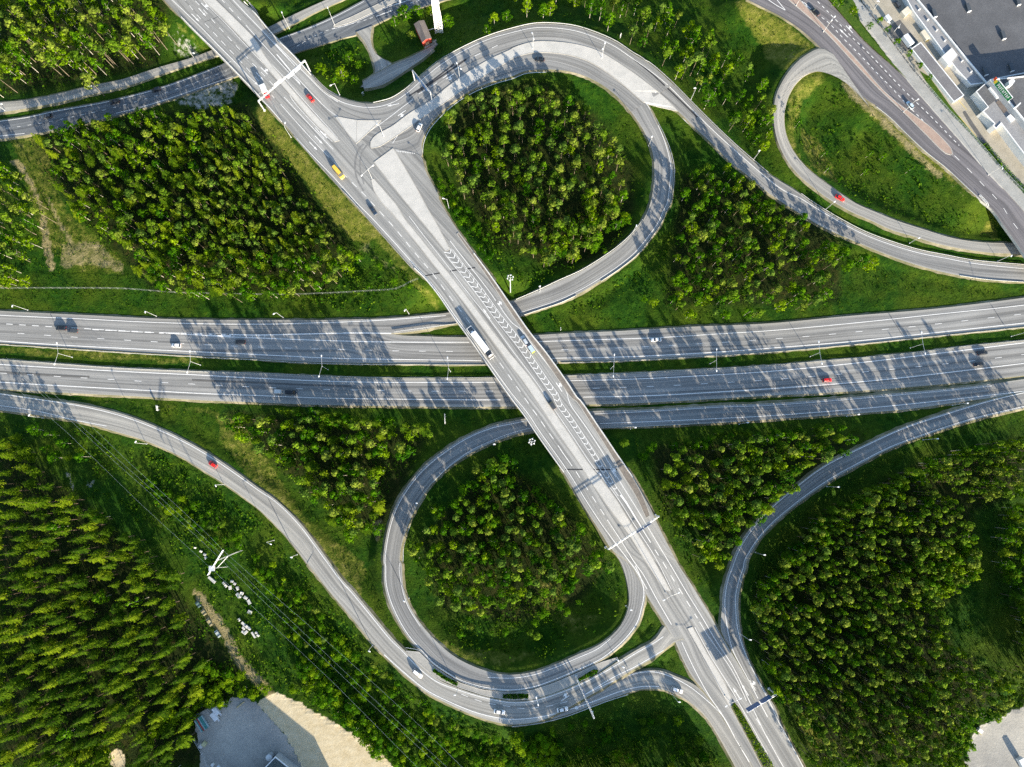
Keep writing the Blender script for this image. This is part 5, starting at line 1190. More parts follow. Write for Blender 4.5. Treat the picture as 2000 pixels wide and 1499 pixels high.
def vehicle_frame(at, to):
    b = hit(*at); f = hit(*to)-b; rz = math.atan2(f[1], f[0]); return b, rz
def car(at, to, style, colour, label, group='cars on the roads', name='car', cat='car'):
    b, rz = vehicle_frame(at, to); m = car_meshes(style)
    t = thing(name, label, cat, (b[0], b[1], b[2]+.02), rz, group); pm = paint_car(colour, CARC[colour])
    cpart('body', m['body'], pm, t); cpart('roof', m['roof'], pm, t); cpart('windows', m['glass'], GLASS, t)
    a = m['L']/2
    for sx, sy in ((1, 1), (1, -1), (-1, 1), (-1, -1)):
        wq = cpart('wheel', m['wheel'], TYRE, t, (sx*a*.6+.05, sy*(m['w']-.1), m['R'])); cpart('rim', m['rim'], RIM, wq)
    for sy in (1, -1):
        cpart('headlight', m['light'], HEADL, t, (a-.13, sy*m['w']*.62, m['bon']-.3)); cpart('tail_light', m['light'], TAILL, t, (-a+.1, sy*m['w']*.66, m['tail']-.3))
    return t
z_ = Zq
CARS = [
 ((120.5, 642), (100, 641), 'estate', 'black', 'black estate car beside a car whose long shadow falls next to it, motorway west end'),
 ((143.5, 647), (120, 646), 'suv', 'dark grey', 'dark grey car with pale edge close behind the black estate, motorway west end'),
 ((345.5, 675.5), (320, 674), 'hatch', 'white', 'small white hatchback near the tree shadow on the western motorway'),
 ((470, 669), (440, 668), 'suv', 'black', 'black car in tree shade beside the painted wedge of the motorway'),
 ((1281, 664.5), (1240, 666), 'saloon', 'white', 'white saloon alone on the shaded northern carriageway east of the overpass'),
 ((1614, 743), (1650, 740), 'hatch', 'red', 'red hatchback on the shaded southern carriageway'),
 ((1917, 690), (1950, 686), 'estate', 'black', 'all black car in the inner lane beside the median at the east end'),
 ((1909.5, 712.5), (1940, 708.5), 'saloon', 'black', 'black car with pale roof edges in the outer lane at the east end'),
 ((606.5, 193), (580, 164), 'saloon', 'bright red', 'bright red saloon on the overpass next to the concrete median'),
 ((819, 250.5), (826, 236), 'hatch', 'white', 'white hatchback at the mouth of the upper loop'),
 ((729.5, 413), (740, 428), 'saloon', 'dark blue', 'dark blue saloon on the overpass below the yellow van'),
 ((1024.5, 666), (1010, 643), 'estate', 'silver', 'silver estate car towing a pale trailer on the overpass'),
 ((1077.5, 791), (1060, 766), 'suv', 'dark grey', 'dark grey car beside the hatched strip of the overpass'),
 ((417, 907.5), (395, 893), 'hatch', 'bright red', 'red hatchback on the sunlit southwest ramp'),
 ((1639, 388), (1660, 400), 'saloon', 'bright red', 'red car on the oval ramp at the north-east'),
 ((816, 1315), (836, 1332), 'estate', 'white', 'white estate car by the first planted bed'),
 ((975.5, 1389.5), (1000, 1393), 'saloon', 'white', 'white saloon in tree shade below the middle planted bed'),
 ((1098.5, 1385), (1125, 1379), 'saloon', 'white', 'white saloon next to the turn arrows before the gantry'),
 ((1322, 1347), (1345, 1356), 'estate', 'white', 'white estate car with long shadow on the southern branch ramp'),
 ((93, 229), (80, 231), 'estate', 'dark grey', 'grey car at the shaded western end of the underpass street'),
 ((225, 200.5), (200, 206), 'estate', 'black', 'black car in the middle of the three on the underpass street'),
 ((306, 177), (280, 184), 'hatch', 'black', 'black hatchback on the underpass street, nearest the overpass'),
 ((1053.5, 117.5), (1040, 116.5), 'saloon', 'black', 'black car in the tree shade on the crest of the upper loop'),
 ((1591, 25), (1580, 14), 'estate', 'black', 'black estate car beside the turn arrows on the eastern street'),
 ((1776, 207), (1766, 195), 'hatch', 'pale blue', 'pale blue hatchback under the lamp on the eastern street'),
 (q1(C2, (-700, 70)) if False else (1750, 10), (1742, 0), 'hatch', 'dark grey', 'grey car parked by the wall of the hall'),
]
for at, to, st, colr, lb in CARS: car(at, to, st, colr, lb)
# yellow van
t = car((662, 339), (674, 353), 'van', 'white', 'yellow minibus with white front on the overpass', 'vans and lorries', 'minibus', 'minibus')
YEL = paint_car('yellow', (.78, .50, .06))
for ch in KIDS[t.name]:
    if ch.name.split('.')[0] in ('body', 'roof'): own(ch, YEL)
t.scale = (1.26, 1.14, 1.15)
# pickup and trailer on the southern carriageway
def trailer(at, to, L, w, h, mat, label, box=True, name='trailer', bed=.55, extra=None):
    b, rz = vehicle_frame(at, to); t = thing(name, label, 'trailer', (b[0], b[1], b[2]+.02), rz, 'small trailers')
    MB().box(-L/2, L/2, -w/2, w/2, bed, bed+h, .04, .04).build('body', mat, t)
    MB().box(-L/2, L/2, -w/2+.1, w/2-.1, bed-.12, bed-.005).tube((L/2, 0, bed-.05), (L/2+1.3, 0, bed-.1), .05, None, 6).build('drawbar', M['galv'], t)
    for sy in (1, -1): cpart('wheel', car_meshes('hatch')['wheel'], TYRE, t, (-.1, sy*(w/2+.06), .33))
    if extra: extra(t)
    return t
WHP = paint_car('white', CARC['white']); BLP = paint_car('pale blue', CARC['pale blue'])
car((569.5, 767), (600, 768), 'van', 'black', 'black pickup-like van towing a white trailer on the southern carriageway', 'vans and lorries', 'van', 'van').scale = (.92, .95, .8)
trailer((545, 766), (570, 767), 3.0, 1.75, 1.5, plain('trailer_cover', (.62, .62, .60), .6), 'white box trailer behind the black van on the southern carriageway')
def lime(t): MB().box(-1.95, -1.62, -.8, .8, .5, 1.25).build('tailgate', plain('lime_tailgate', (.55, .62, .08), .5), t)
trailer((1037.5, 682.5), (1024.5, 663), 3.1, 1.8, 1.1, BLP, 'pale blue trailer with lime tail behind the silver estate car', extra=lime)
# articulated lorry
def semi():
    z = Zq; a = z(880, 600, 10, (350, 405)); f = z(880, 600, 10, (820, 1020)); mid = ((a[0]+f[0])/2, (a[1]+f[1])/2)
    b, rz = vehicle_frame(mid, f); t = thing('articulated_lorry', 'white articulated lorry with black cab on the overpass', 'lorry', (b[0], b[1], b[2]+.02), rz, 'vans and lorries')
    L = 16.6; x0 = -L/2
    body = plain('lorry_body_white', (.82, .82, .80), .45); dk = plain('lorry_deck_grey', (.30, .31, .32), .8)
    tr = MB().box(x0+3.0, x0+13.2, -1.27, 1.27, 1.1, 3.9, .03, .03).build('trailer_body', body, t)
    MB().box(x0+.15, x0+2.98, -1.1, 1.1, 1.1, 1.35).build('load_bed', dk, t)
    wl = MB().box(x0, x0+.12, -1.27, 1.27, 1.1, 3.1).box(x0+.125, x0+2.99, -1.27, -1.15, 1.1, 3.1).box(x0+.125, x0+2.99, 1.15, 1.27, 1.1, 3.1)
    wl.build('bed_walls', body, t)
    MB().box(x0+2.3, x0+2.98, -.6, .45, 1.36, 3.6).build('crane_box', body, t)
    MB().box(x0+.2, x0+14.3, -.5, .5, .75, 1.08).build('chassis', dk, t)
    cabm = paint_car('black', CARC['black']); cb = MB()
    loft([(L/2, [(-1.15, .5), (1.15, .5), (1.1, 2.2), (-1.1, 2.2)]), (L/2-.25, [(-1.24, .45), (1.24, .45), (1.2, 2.75), (-1.2, 2.75)]), (L/2-.8, [(-1.25, .45), (1.25, .45), (1.2, 3.3), (-1.2, 3.3)]), (L/2-2.2, [(-1.25, .45), (1.25, .45), (1.2, 3.55), (-1.2, 3.55)])], cb)
    cab_ = cb.build('cab', cabm, t); MB().box(L/2-.3, L/2-.06, -1.05, 1.05, 1.75, 2.55, .05, .05).build('windscreen', GLASS, cab_)
    MB().box(L/2-.06, L/2+.06, -1.1, 1.1, .5, 1.2).build('bumper', body, t)
    MB().box(L/2-1.2, L/2-.7, -.9, .9, 3.3, 3.55).build('roof_deflector', body, t)
    for s in (1, -1): cpart('mirror', car_meshes('hatch')['light'], cabm, t, (L/2-.35, s*1.42, 2.2)); cpart('headlight', car_meshes('hatch')['light'], HEADL, t, (L/2-.02, s*.85, .9))
    tw = MB().tube((0, -.15, 0), (0, .15, 0), .5, None, 16).mesh('lorry_wheel')
    for x in (L/2-1.3, L/2-4.6, x0+2.2, x0+3.5, x0+4.8):
        for s in (1, -1): cpart('wheel', tw, TYRE, t, (x, s*1.08, .5))
semi()
def small_lorry():
    z = Zq; a = z(480, 90, 10, (330, 830)); f = z(480, 90, 10, (450, 1050)); mid = z(480, 90, 10, (400, 930))
    b, rz = vehicle_frame(mid, f); t = thing('box_lorry', 'small lorry with white box and red cab under the long gantry', 'lorry', (b[0], b[1], b[2]+.02), rz, 'vans and lorries')
    body = plain('lorry_body_white', (.82, .82, .80), .45)
    MB().box(-2.9, .75, -1.2, 1.2, .95, 3.3, .03, .03).build('cargo_box', body, t); MB().box(-2.9, 2.4, -.45, .45, .55, .93).build('chassis', plain('lorry_deck_grey', (.3, .31, .32)), t)
    cb = MB(); loft([(2.75, [(-.95, .45), (.95, .45), (.9, 1.2), (-.9, 1.2)]), (2.45, [(-1.05, .4), (1.05, .4), (1, 1.4), (-1, 1.4)]), (1.7, [(-1.08, .4), (1.08, .4), (.98, 2.15), (-.98, 2.15)]), (.9, [(-1.08, .4), (1.08, .4), (.98, 2.25), (-.98, 2.25)])], cb)
    c = cb.build('cab', paint_car('red', CARC['red']), t); MB().add([(2.46, -.9, 1.42), (2.46, .9, 1.42), (1.74, .88, 2.14), (1.74, -.88, 2.14)], [(0, 1, 2, 3)]).build('windscreen', GLASS, c)
    for x in (1.9, -1.8):
        for s in (1, -1): cpart('wheel', car_meshes('van')['wheel'], TYRE, t, (x, s*.95, .37))
    for s in (1, -1): cpart('headlight', car_meshes('hatch')['light'], HEADL, t, (2.68, s*.7, .8))
small_lorry()
# parked trailers in the yards
def yard_box(at, to, L, w, h, label, mat, name='box_trailer', group='white trailers and containers in the yards', z=None, ridge=True, cat='trailer'):
    b = np.array(P(*at, z)) if z is not None else np.array(G(*at)); f = np.array(P(*to, b[2]))-b; rz = math.atan2(f[1], f[0])
    t = thing(name, label, cat, tuple(b), rz, group)
    mb = MB(); loft([(x, [(-w/2, .5), (w/2, .5), (w/2, h), (0, h+.12), (-w/2, h)]) for x in (-L/2, L/2)], mb); mb.build('body', mat, t)
    MB().box(-L/2+.02, L/2+1.1, -.4, .4, .34, .495).build('chassis', M['galv'], t)
    for s in (1, -1): cpart('wheel', car_meshes('van')['wheel'], TYRE, t, (-.4, s*(w/2-.15), .37))
    return t
tm = plain('trailer_white', (.66, .68, .70), .5); ZN = 6.76
yard_box(z_(1720, 0, 7.14, (352, 597)), z_(1720, 0, 7.14, (400, 660)), 5.4, 2.5, 2.7, 'white box trailer parked next to the long grey shed', tm, z=ZN)
yard_box(z_(1720, 0, 7.14, (80, 283)), z_(1720, 0, 7.14, (110, 322)), 2.8, 1.9, 2.0, 'small white trailer parked by the fence above the long shed', tm, z=ZN)
yz = lambda p: z_(360, 1340, 8.333, p)
yard_box(yz((540, 392)), yz((590, 450)), 3.3, 1.8, 1.9, 'upper of two white trailers at the dark end of the gravel yard', tm)
yard_box(yz((512, 482)), yz((560, 545)), 3.5, 1.9, 1.9, 'lower of two white trailers at the dark end of the gravel yard', tm)
yard_box((1993, 1491), (2004, 1512), 5.6, 2.3, 2.6, 'white tank-like trailer at the south-east yard corner', tm)
# ------------------------------------------------------------------ trees
def quads_from(centres, normals, size, rng, aspect=1.5):
    """leaf-clump quads: centres (n,3), normals (n,3), size (n,)"""
    n = len(centres); nr = normals/np.maximum(np.linalg.norm(normals, axis=1), 1e-6)[:, None]
    a = rng.normal(size=(n, 3)); u = a-nr*(a*nr).sum(1)[:, None]; u /= np.maximum(np.linalg.norm(u, axis=1), 1e-6)[:, None]; v = np.cross(nr, u)
    su = (size*aspect/2)[:, None]; sv = (size/2)[:, None]
    k = rng.uniform(.55, 1.0, (n, 4, 1))
    Q = np.stack([centres-u*su*k[:, 0], centres-v*sv*k[:, 1], centres+u*su*k[:, 2], centres+v*sv*k[:, 3]], 1)
    return Q
def spruce_arr(seed, h=18.0, R=2.35):
    rng = np.random.default_rng(seed); Qs = []; Ts = []
    lv = 11
    for i in range(lv):
        f = i/(lv-1); z = h*(.46+.51*f); r = R*((1-f)**.85*.97+.06)*rng.uniform(.82, 1.12); nb = int(lerp(8, 4, f)); a0 = rng.uniform(0, 6.28)
        for b in range(nb):
            a = a0+6.283*b/nb+rng.normal()*.18; rr = r*rng.uniform(.68, 1.18); d = np.array([math.cos(a), math.sin(a), 0]); s = np.array([-d[1], d[0], 0])
            dr = rng.uniform(.25, .5); w = rr*rng.uniform(.13, .21)
            p0 = np.array([0, 0, z]); p1 = p0+d*rr*.55+np.array([0, 0, -rr*dr*.35]); p2 = p0+d*rr+np.array([0, 0, -rr*dr])
            tint = rng.uniform(.25, .75)
            Qs.append([p0, p1-s*w+[0, 0, -.08], p2, p1+s*w+[0, 0, -.08]]); Ts.append(tint)
            for side in (1, -1):
                for q in (.45, .75):
                    c = p0+(p2-p0)*q; e = c+(d*.55+s*side)*rr*(.34 if q < .6 else .26)+np.array([0, 0, -rr*.12-.12]); m = (c+e)/2; ww = rr*.085
                    Qs.append([c, m-d*ww, e, m+d*ww]); Ts.append(tint+rng.uniform(-.15, .25))
    top = np.array([0, 0, h])
    for b in range(3):
        a = 2.1*b; d = np.array([math.cos(a), math.sin(a), 0])*.28
        Qs.append([top, top-[0, 0, .7]+d, top-[0, 0, 1.5], top-[0, 0, .7]-d*.5]); Ts.append(.8)
    return np.array(Qs, float), np.array(Ts)
def clumpy(seed, centres, rad, per, leaf, rng, up=.35, core=None):
    Qs = []; Ts = []; mid = centres.mean(0); ext = max(np.abs(centres-mid).max(), .5)
    for c, r in zip(centres, rad):
        n = max(8, int(per*(r**1.6)))
        d = rng.normal(size=(n, 3)); d[:, 2] += .25; d /= np.linalg.norm(d, axis=1)[:, None]
        p = c+d*r*np.array([1, 1, .75])*rng.uniform(.55, 1.05, (n, 1))
        nr = d*.75+(p-mid)/ext*.8+rng.normal(size=(n, 3))*.33+np.array([0, 0, up*.6])
        Qs.append(quads_from(p, nr, leaf*rng.uniform(.6, 1.35, n), rng)); Ts.append(np.clip(rng.uniform(.2, .75)+rng.normal(size=n)*.14, 0, 1))
    return np.concatenate(Qs), np.concatenate(Ts)
def pine_arr(seed, h=17.0, R=2.3):
    rng = np.random.default_rng(seed); n = rng.integers(9, 14); C = []; r = []
    for i in range(n):
        f = rng.random()**.8; z = h*(.56+.40*f); q = R*(.78-.55*f**2)*rng.uniform(.25, 1.0); a = rng.uniform(0, 6.28)
        C.append([q*math.cos(a), q*math.sin(a), z]); r.append(rng.uniform(.62, 1.05)*R/2.3)
    for a in (0, 2.1, 4.2): C.append([R*.3*math.cos(a+seed), R*.3*math.sin(a+seed), h*.9]); r.append(.8*R/2.3)
    C.append([0, 0, h*.965]); r.append(.75*R/2.3)
    return clumpy(seed, np.array(C), r, 30, .62, rng)
def birch_arr(seed, h=15.0, R=2.5):
    rng = np.random.default_rng(seed); n = rng.integers(17, 23); C = []; r = []
    for i in range(n):
        f = rng.random(); z = h*(.30+.62*f); q = R*(.95*math.sin(math.pi*min(1, .22+.78*f))**.8)*rng.uniform(.35, .95); a = rng.uniform(0, 6.28)
        C.append([q*math.cos(a), q*math.sin(a), z]); r.append(rng.uniform(.6, 1.1)*R/2.5)
    C.append([0, 0, h*.95]); r.append(.8)
    return clumpy(seed, np.array(C), r, 24, .60, rng, .3)
def bush_arr(seed, h=3.0, R=1.9):
    rng = np.random.default_rng(seed); n = rng.integers(7, 11); C = []; r = []
    for i in range(n):
        q = R*rng.uniform(0, .75); a = rng.uniform(0, 6.28); C.append([q*math.cos(a), q*math.sin(a), h*rng.uniform(.25, .75)*(1-.35*q/R)]); r.append(rng.uniform(.55, .95))
    return clumpy(seed, np.array(C), r, 30, .46, rng, .35)
def trunk_mesh(kind, h, seed):
    rng = random.Random(seed); mb = MB()
    b = {'spruce': .13, 'pine': .095, 'birch': .085, 'bush': .06}[kind]
    k = {'spruce': .95, 'pine': .93, 'birch': .9, 'bush': .6}[kind]
    p = [Vector((0, 0, -.4))]
    for i in range(1, 5): p.append(Vector((rng.uniform(-.12, .12)*i*.4, rng.uniform(-.12, .12)*i*.4, h*k*i/4)))
    for i in range(4): mb.tube(p[i], p[i+1], b*(1-i/4.6), b*(1-(i+1)/4.6), 6)
    lo, hi = {'spruce': (.2, .5), 'pine': (.62, .9), 'birch': (.32, .8), 'bush': (.15, .5)}[kind]
    for i in range(6):
        z = h*rng.uniform(lo, hi); a = rng.uniform(0, 6.28); L = {'spruce': 1.1, 'pine': 1.5, 'birch': 1.4, 'bush': .9}[kind]*rng.uniform(.7, 1.2)
        mb.tube((0, 0, z), (L*math.cos(a), L*math.sin(a), z+L*(.1 if kind == 'spruce' else .55)), b*.35, b*.12, 5)
    return mb.mesh(kind+'_trunk')
NOM = {'spruce': (18.0, 2.35), 'pine': (17.0, 2.3), 'birch': (15.0, 2.5), 'bush': (3.0, 1.9)}
FN = {'spruce': spruce_arr, 'pine': pine_arr, 'birch': birch_arr, 'bush': bush_arr}
PROTO = {k: [FN[k](100*i+7) for i in range(6)] for k in FN}
def quad_mesh(name, Q, Tn):
    V = Q.reshape(-1, 3); me = mesh_quads(name, V, np.arange(len(V)).reshape(-1, 4))
    at = me.attributes.new('tint', 'FLOAT', 'POINT'); n = len(me.vertices)
    at.data.foreach_set('value', np.repeat(Tn, 4)[:n].astype(np.float32)); return me
CROWN = {k: [quad_mesh(k+'_crown', *a) for a in PROTO[k]] for k in PROTO}
TRUNK = {k: [trunk_mesh(k, NOM[k][0], 10+i) for i in range(3)] for k in PROTO}
BARK = {'spruce': M['bark_spruce'], 'pine': M['bark_pine'], 'birch': M['bark_birch'], 'bush': M['bark_birch']}
for k in TRUNK:
    for me in TRUNK[k]: me.materials.append(BARK[k])
TINT = {'spruce': ('dark green', 'mid-green', 'yellow-green'), 'pine': ('grey-green', 'green', 'tan-tinged'), 'birch': ('deep green', 'leaf-green', 'lime-green'), 'bush': ('deep green', 'leaf-green', 'lime-green')}
LEAF['bush'] = LEAF['birch']

TREES = []   # kind, x, y, z, height scale, radius scale, zone, variant, tint
def place(kind, px, py, h, r, zone, tint=None, at='crown', keep=None):
    nh, nr = NOM[kind]
    if at == 'crown': x, y, z = G(px, py, h*{'spruce': .68, 'pine': .8, 'birch': .62, 'bush': .4}[kind])
    else: x, y, z = G(px, py)
    if rdist(x, y) < (1.2 if kind == 'bush' else 2.2): return
    TREES.append([kind, x, y, z, h/nh, r/nr, zone, random.randrange(6), random.choices((0, 1, 2), (3, 4, 3))[0] if tint is None else tint, random.uniform(0, 6.28), px, py])
def zone(key, poly, sp, mix, hs, rs, jit=.42, tints=None, holes=(), thin=1.0):
    xs = [p[0] for p in poly]; ys = [p[1] for p in poly]; y = min(ys); row = 0
    while y <= max(ys):
        x = min(xs)+(sp/2 if row % 2 else 0)
        while x <= max(xs):
            px = x+random.uniform(-jit, jit)*sp; py = y+random.uniform(-jit, jit)*sp
            if random.random() < thin and in_poly([px], [py], poly)[0] and not any(in_poly([px], [py], q)[0] for q in holes):
                kind = random.choices([m[0] for m in mix], [m[1] for m in mix])[0]; g = random.random()
                h = lerp(*hs, g)*(.86 if kind == 'birch' else 1); r = lerp(*rs, random.random())*random.uniform(.78, 1.2)
                if kind == 'bush': h = random.uniform(1.8, 4.0); r = random.uniform(1.3, 2.4)
                place(kind, px, py, h, r, key, random.choices((0, 1, 2), tints)[0] if tints else None)
            x += sp
        y += sp*.87; row += 1
ZT_ = {}    # zone key -> phrase
def Zn(key, phrase): ZT_[key] = phrase; return key
CORN = [(-40, -40), (330, -40), (322, 75), (300, 125), (230, 128), (160, 165), (100, 195), (-40, 205)]
zone(Zn('corner', 'in the wood at the north-west corner'), CORN, 27, [('pine', 5), ('birch', 5)], (16, 21), (2.9, 4.0), tints=(1, 3, 5))
NW = [(70, 270), (130, 245), (215, 228), (330, 205), (390, 218), (440, 205), (480, 225), (520, 285), (560, 345), (605, 405), (645, 455), (690, 505), (668, 540), (630, 560), (560, 578), (440, 582), (340, 575), (275, 548), (240, 500), (190, 440), (130, 405), (100, 345)]
NWa = [(70, 270), (130, 245), (215, 228), (330, 205), (390, 218), (400, 300), (330, 400), (250, 500), (190, 440), (130, 405), (100, 345)]
NWb = [(390, 218), (440, 205), (480, 225), (520, 285), (560, 345), (605, 405), (645, 455), (655, 475), (600, 510), (480, 500), (380, 460), (330, 400), (400, 300)]
NWc = [(250, 500), (330, 400), (380, 460), (480, 500), (600, 510), (655, 475), (690, 505), (668, 540), (630, 560), (560, 578), (440, 582), (340, 575), (275, 548)]
zone(Zn('nwa', 'in the mixed wood north of the motorway'), NWa, 22, [('spruce', 4), ('birch', 4), ('pine', 3)], (9, 16), (2.2, 3.1), tints=(2, 4, 4))
zone(Zn('nwb', 'in the dense wood beside the overpass approach'), NWb, 16.5, [('spruce', 5), ('pine', 6)], (9, 15), (1.7, 2.4), tints=(2, 4, 4))
zone(Zn('nwc', 'at the motorway side of the north-west wood'), NWc, 20, [('birch', 5), ('pine', 2), ('spruce', 3)], (12, 16), (2.2, 3.1), tints=(2, 4, 4))
zone(Zn('track', 'beside the dirt track at the west edge'), [(-40, 310), (10, 315), (45, 340), (75, 400), (72, 440), (50, 500), (20, 545), (-40, 560)], 24, [('pine', 6), ('birch', 4)], (15, 19), (2.4, 3.2), tints=(1, 3, 5))
zone(Zn('fence', 'along the wire fence'), [(-20, 548), (60, 548), (70, 560), (-20, 566)], 22, [('birch', 1)], (7, 9), (2.4, 3.0), tints=(1, 2, 5))
LOOPW = [(985, 172), (1050, 160), (1110, 185), (1165, 225), (1200, 262), (1232, 330), (1236, 400), (1210, 450), (1180, 500), (1130, 508), (1080, 515), (1020, 490), (975, 452), (940, 410), (905, 370), (878, 320), (858, 270), (868, 225), (920, 180)]
zone(Zn('loop', 'in the round wood inside the upper loop'), LOOPW, 23.5, [('pine', 9), ('birch', 1.5)], (11, 17), (2.4, 3.2), tints=(2, 5, 3), thin=.92)
zone('loop', [(850, 340), (880, 350), (935, 440), (970, 470), (960, 520), (910, 450), (865, 390)], 15, [('birch', 6), ('bush', 4)], (3, 5.5), (1.6, 2.4), tints=(4, 4, 1))
zone('loop', [(1040, 430), (1200, 380), (1230, 440), (1180, 500), (1060, 520)], 22, [('birch', 6), ('bush', 3)], (5, 9), (2.0, 3.0), tints=(1, 4, 4))
EASTW = [(1330, 345), (1400, 312), (1470, 350), (1520, 400), (1590, 440), (1660, 480), (1690, 500), (1660, 540), (1640, 575), (1570, 598), (1480, 620), (1400, 622), (1310, 610), (1290, 570), (1325, 475), (1340, 400)]
zone(Zn('east', 'in the wood between the upper loop and the eastern ramp'), EASTW, 23, [('pine', 5), ('birch', 5)], (12, 17), (2.2, 3.1), tints=(3, 4, 3), thin=.9)
place('birch', 1703, 515, 11, 3.9, 'east', 2); place('birch', 1650, 492, 10, 3.2, 'east', 1); place('birch', 1620, 498, 10, 3.0, 'east', 2)
NORTHW = [(1000, -30), (1240, -30), (1310, 20), (1400, 70), (1480, 120), (1512, 170), (1515, 215), (1480, 262), (1450, 258), (1400, 205), (1340, 158), (1280, 112), (1225, 72), (1130, 30), (1020, 22)]
zone(Zn('north', 'in the strip of wood outside the upper loop'), NORTHW, 26, [('birch', 6), ('pine', 4)], (12, 18), (2.5, 3.5), tints=(3, 4, 3), thin=.92)
zone(Zn('north2', 'in the scrub beside the oval ramp'), [(1440, 225), (1500, 190), (1515, 240), (1512, 300), (1480, 290)], 22, [('birch', 3), ('bush', 2)], (6, 10), (1.8, 2.6))
for px, py, h, r, kd, tn in ((790, 24, 8, 4.2, 'birch', 1), (802, 66, 7, 2.6, 'pine', 2), (874, 38, 9, 3.6, 'birch', 1), (965, 35, 8, 2.8, 'birch', 2), (950, 55, 6, 2.6, 'birch', 1), (770, 40, 7, 2.4, 'birch', 0), (815, 20, 8, 3.2, 'birch', 1), (990, 30, 8, 2.6, 'birch', 0), (840, 20, 7, 2, 'birch', 2)):
    place(kd, px, py, h, r, Zn('shed', 'by the red shed and the white lattice mast'), tn)
for px, py, h, r, tn in ((627, 133, 6.5, 3.0, 2), (667, 140, 7, 3.3, 2), (680, 110, 5, 2.6, 1), (650, 105, 4, 2.2, 0), (700, 125, 4.5, 2.2, 1), (655, 155, 4, 2.2, 1), (690, 155, 4, 2.4, 1), (712, 90, 3.5, 2.0, 0)):
    place('birch', px, py, h, r, Zn('pocket', 'in the scrub pocket beside the service path'), tn)
SWW = [(-60, 850), (40, 880), (95, 940), (180, 990), (240, 1035), (310, 1090), (340, 1140), (358, 1215), (385, 1290), (402, 1330), (395, 1380), (370, 1400), (375, 1560), (-60, 1560)]
zone(Zn('sw', 'in the dense wood at the south-west corner'), SWW, 29, [('spruce', 9), ('birch', .5)], (13, 23), (2.1, 3.1), tints=(5, 4, 2), holes=[[(205, 1490), (215, 1455), (243, 1468), (250, 1530), (205, 1530)], [(60, 880), (150, 900), (160, 960), (100, 955)]])
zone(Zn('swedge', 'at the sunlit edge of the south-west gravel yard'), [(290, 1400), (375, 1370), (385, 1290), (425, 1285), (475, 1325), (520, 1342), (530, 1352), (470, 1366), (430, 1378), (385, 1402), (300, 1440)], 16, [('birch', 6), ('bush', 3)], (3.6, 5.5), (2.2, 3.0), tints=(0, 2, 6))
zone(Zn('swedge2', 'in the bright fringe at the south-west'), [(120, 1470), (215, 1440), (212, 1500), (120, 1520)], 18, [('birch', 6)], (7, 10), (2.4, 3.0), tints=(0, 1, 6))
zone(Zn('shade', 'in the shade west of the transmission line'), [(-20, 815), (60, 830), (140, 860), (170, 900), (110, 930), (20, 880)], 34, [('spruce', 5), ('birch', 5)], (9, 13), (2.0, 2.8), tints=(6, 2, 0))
LINE = [(250, 925), (300, 935), (390, 985), (445, 1020), (470, 1070), (520, 1090), (560, 1130), (610, 1180), (660, 1240), (720, 1290), (800, 1350), (900, 1420), (980, 1450), (1040, 1499), (1040, 1540), (800, 1540), (740, 1465), (690, 1430), (640, 1395), (590, 1370), (550, 1345), (520, 1300), (530, 1260), (560, 1240), (520, 1200), (500, 1140), (450, 1080), (380, 1050), (310, 985)]
zone(Zn('line', 'among the young trees under the power line'), LINE, 15.5, [('birch', 7), ('bush', 4), ('pine', 1)], (3.4, 5.6), (1.5, 2.4), tints=(3, 4, 3), thin=.8, holes=[[(400, 1085), (470, 1082), (545, 1185), (575, 1330), (535, 1372), (440, 1190)]])
zone(Zn('line2', 'on the yard side of the power line'), [(585, 1300), (600, 1290), (640, 1330), (700, 1390), (760, 1450), (800, 1510), (760, 1510), (690, 1430), (640, 1385), (585, 1345)], 19, [('birch', 7), ('bush', 2)], (7, 11), (2.2, 3.0), tints=(2, 4, 4))
MIDW = [(430, 815), (520, 802), (560, 812), (640, 822), (750, 832), (838, 842), (846, 862), (770, 902), (742, 950), (752, 1000), (742, 1055), (690, 1068), (640, 1020), (600, 970), (560, 920), (520, 885), (450, 848)]
zone(Zn('mid', 'in the triangular wood south of the motorway'), MIDW, 21, [('pine', 4), ('birch', 4), ('spruce', 2)], (15, 20), (2.3, 3.2), tints=(3, 4, 3), thin=.93)
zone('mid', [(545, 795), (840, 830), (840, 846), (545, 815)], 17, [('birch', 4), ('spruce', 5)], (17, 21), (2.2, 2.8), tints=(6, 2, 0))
LOWW = [(962, 885), (1012, 905), (1005, 955), (1050, 962), (1100, 995), (1165, 1060), (1195, 1108), (1140, 1140), (1070, 1170), (1000, 1182), (930, 1200), (860, 1178), (812, 1120), (802, 1062), (842, 1000), (905, 940)]
zone(Zn('low', 'in the round wood inside the lower loop'), LOWW, 20.5, [('pine', 5), ('birch', 5)], (12, 18), (2.1, 3.0), tints=(4, 4, 2), thin=.95)
zone('low', [(850, 1200), (1000, 1200), (1100, 1170), (1190, 1150), (1160, 1200), (1050, 1260), (920, 1260)], 32, [('birch', 5), ('pine', 2)], (5, 9), (1.8, 2.6), tints=(4, 3, 1), thin=.7)
place('birch', 995, 940, 8, 3.2, 'low', 2)
zone('low', [(1000, 960), (1060, 940), (1090, 985), (1130, 1020), (1090, 1030)], 28, [('birch', 5), ('bush', 2)], (5, 9), (1.8, 2.6), tints=(4, 3, 1), thin=.8)
TRIW = [(1290, 885), (1340, 868), (1400, 858), (1520, 848), (1620, 842), (1698, 845), (1660, 880), (1600, 922), (1540, 962), (1500, 1002), (1440, 1052), (1415, 1112), (1382, 1115), (1350, 1062), (1315, 1000), (1300, 950)]
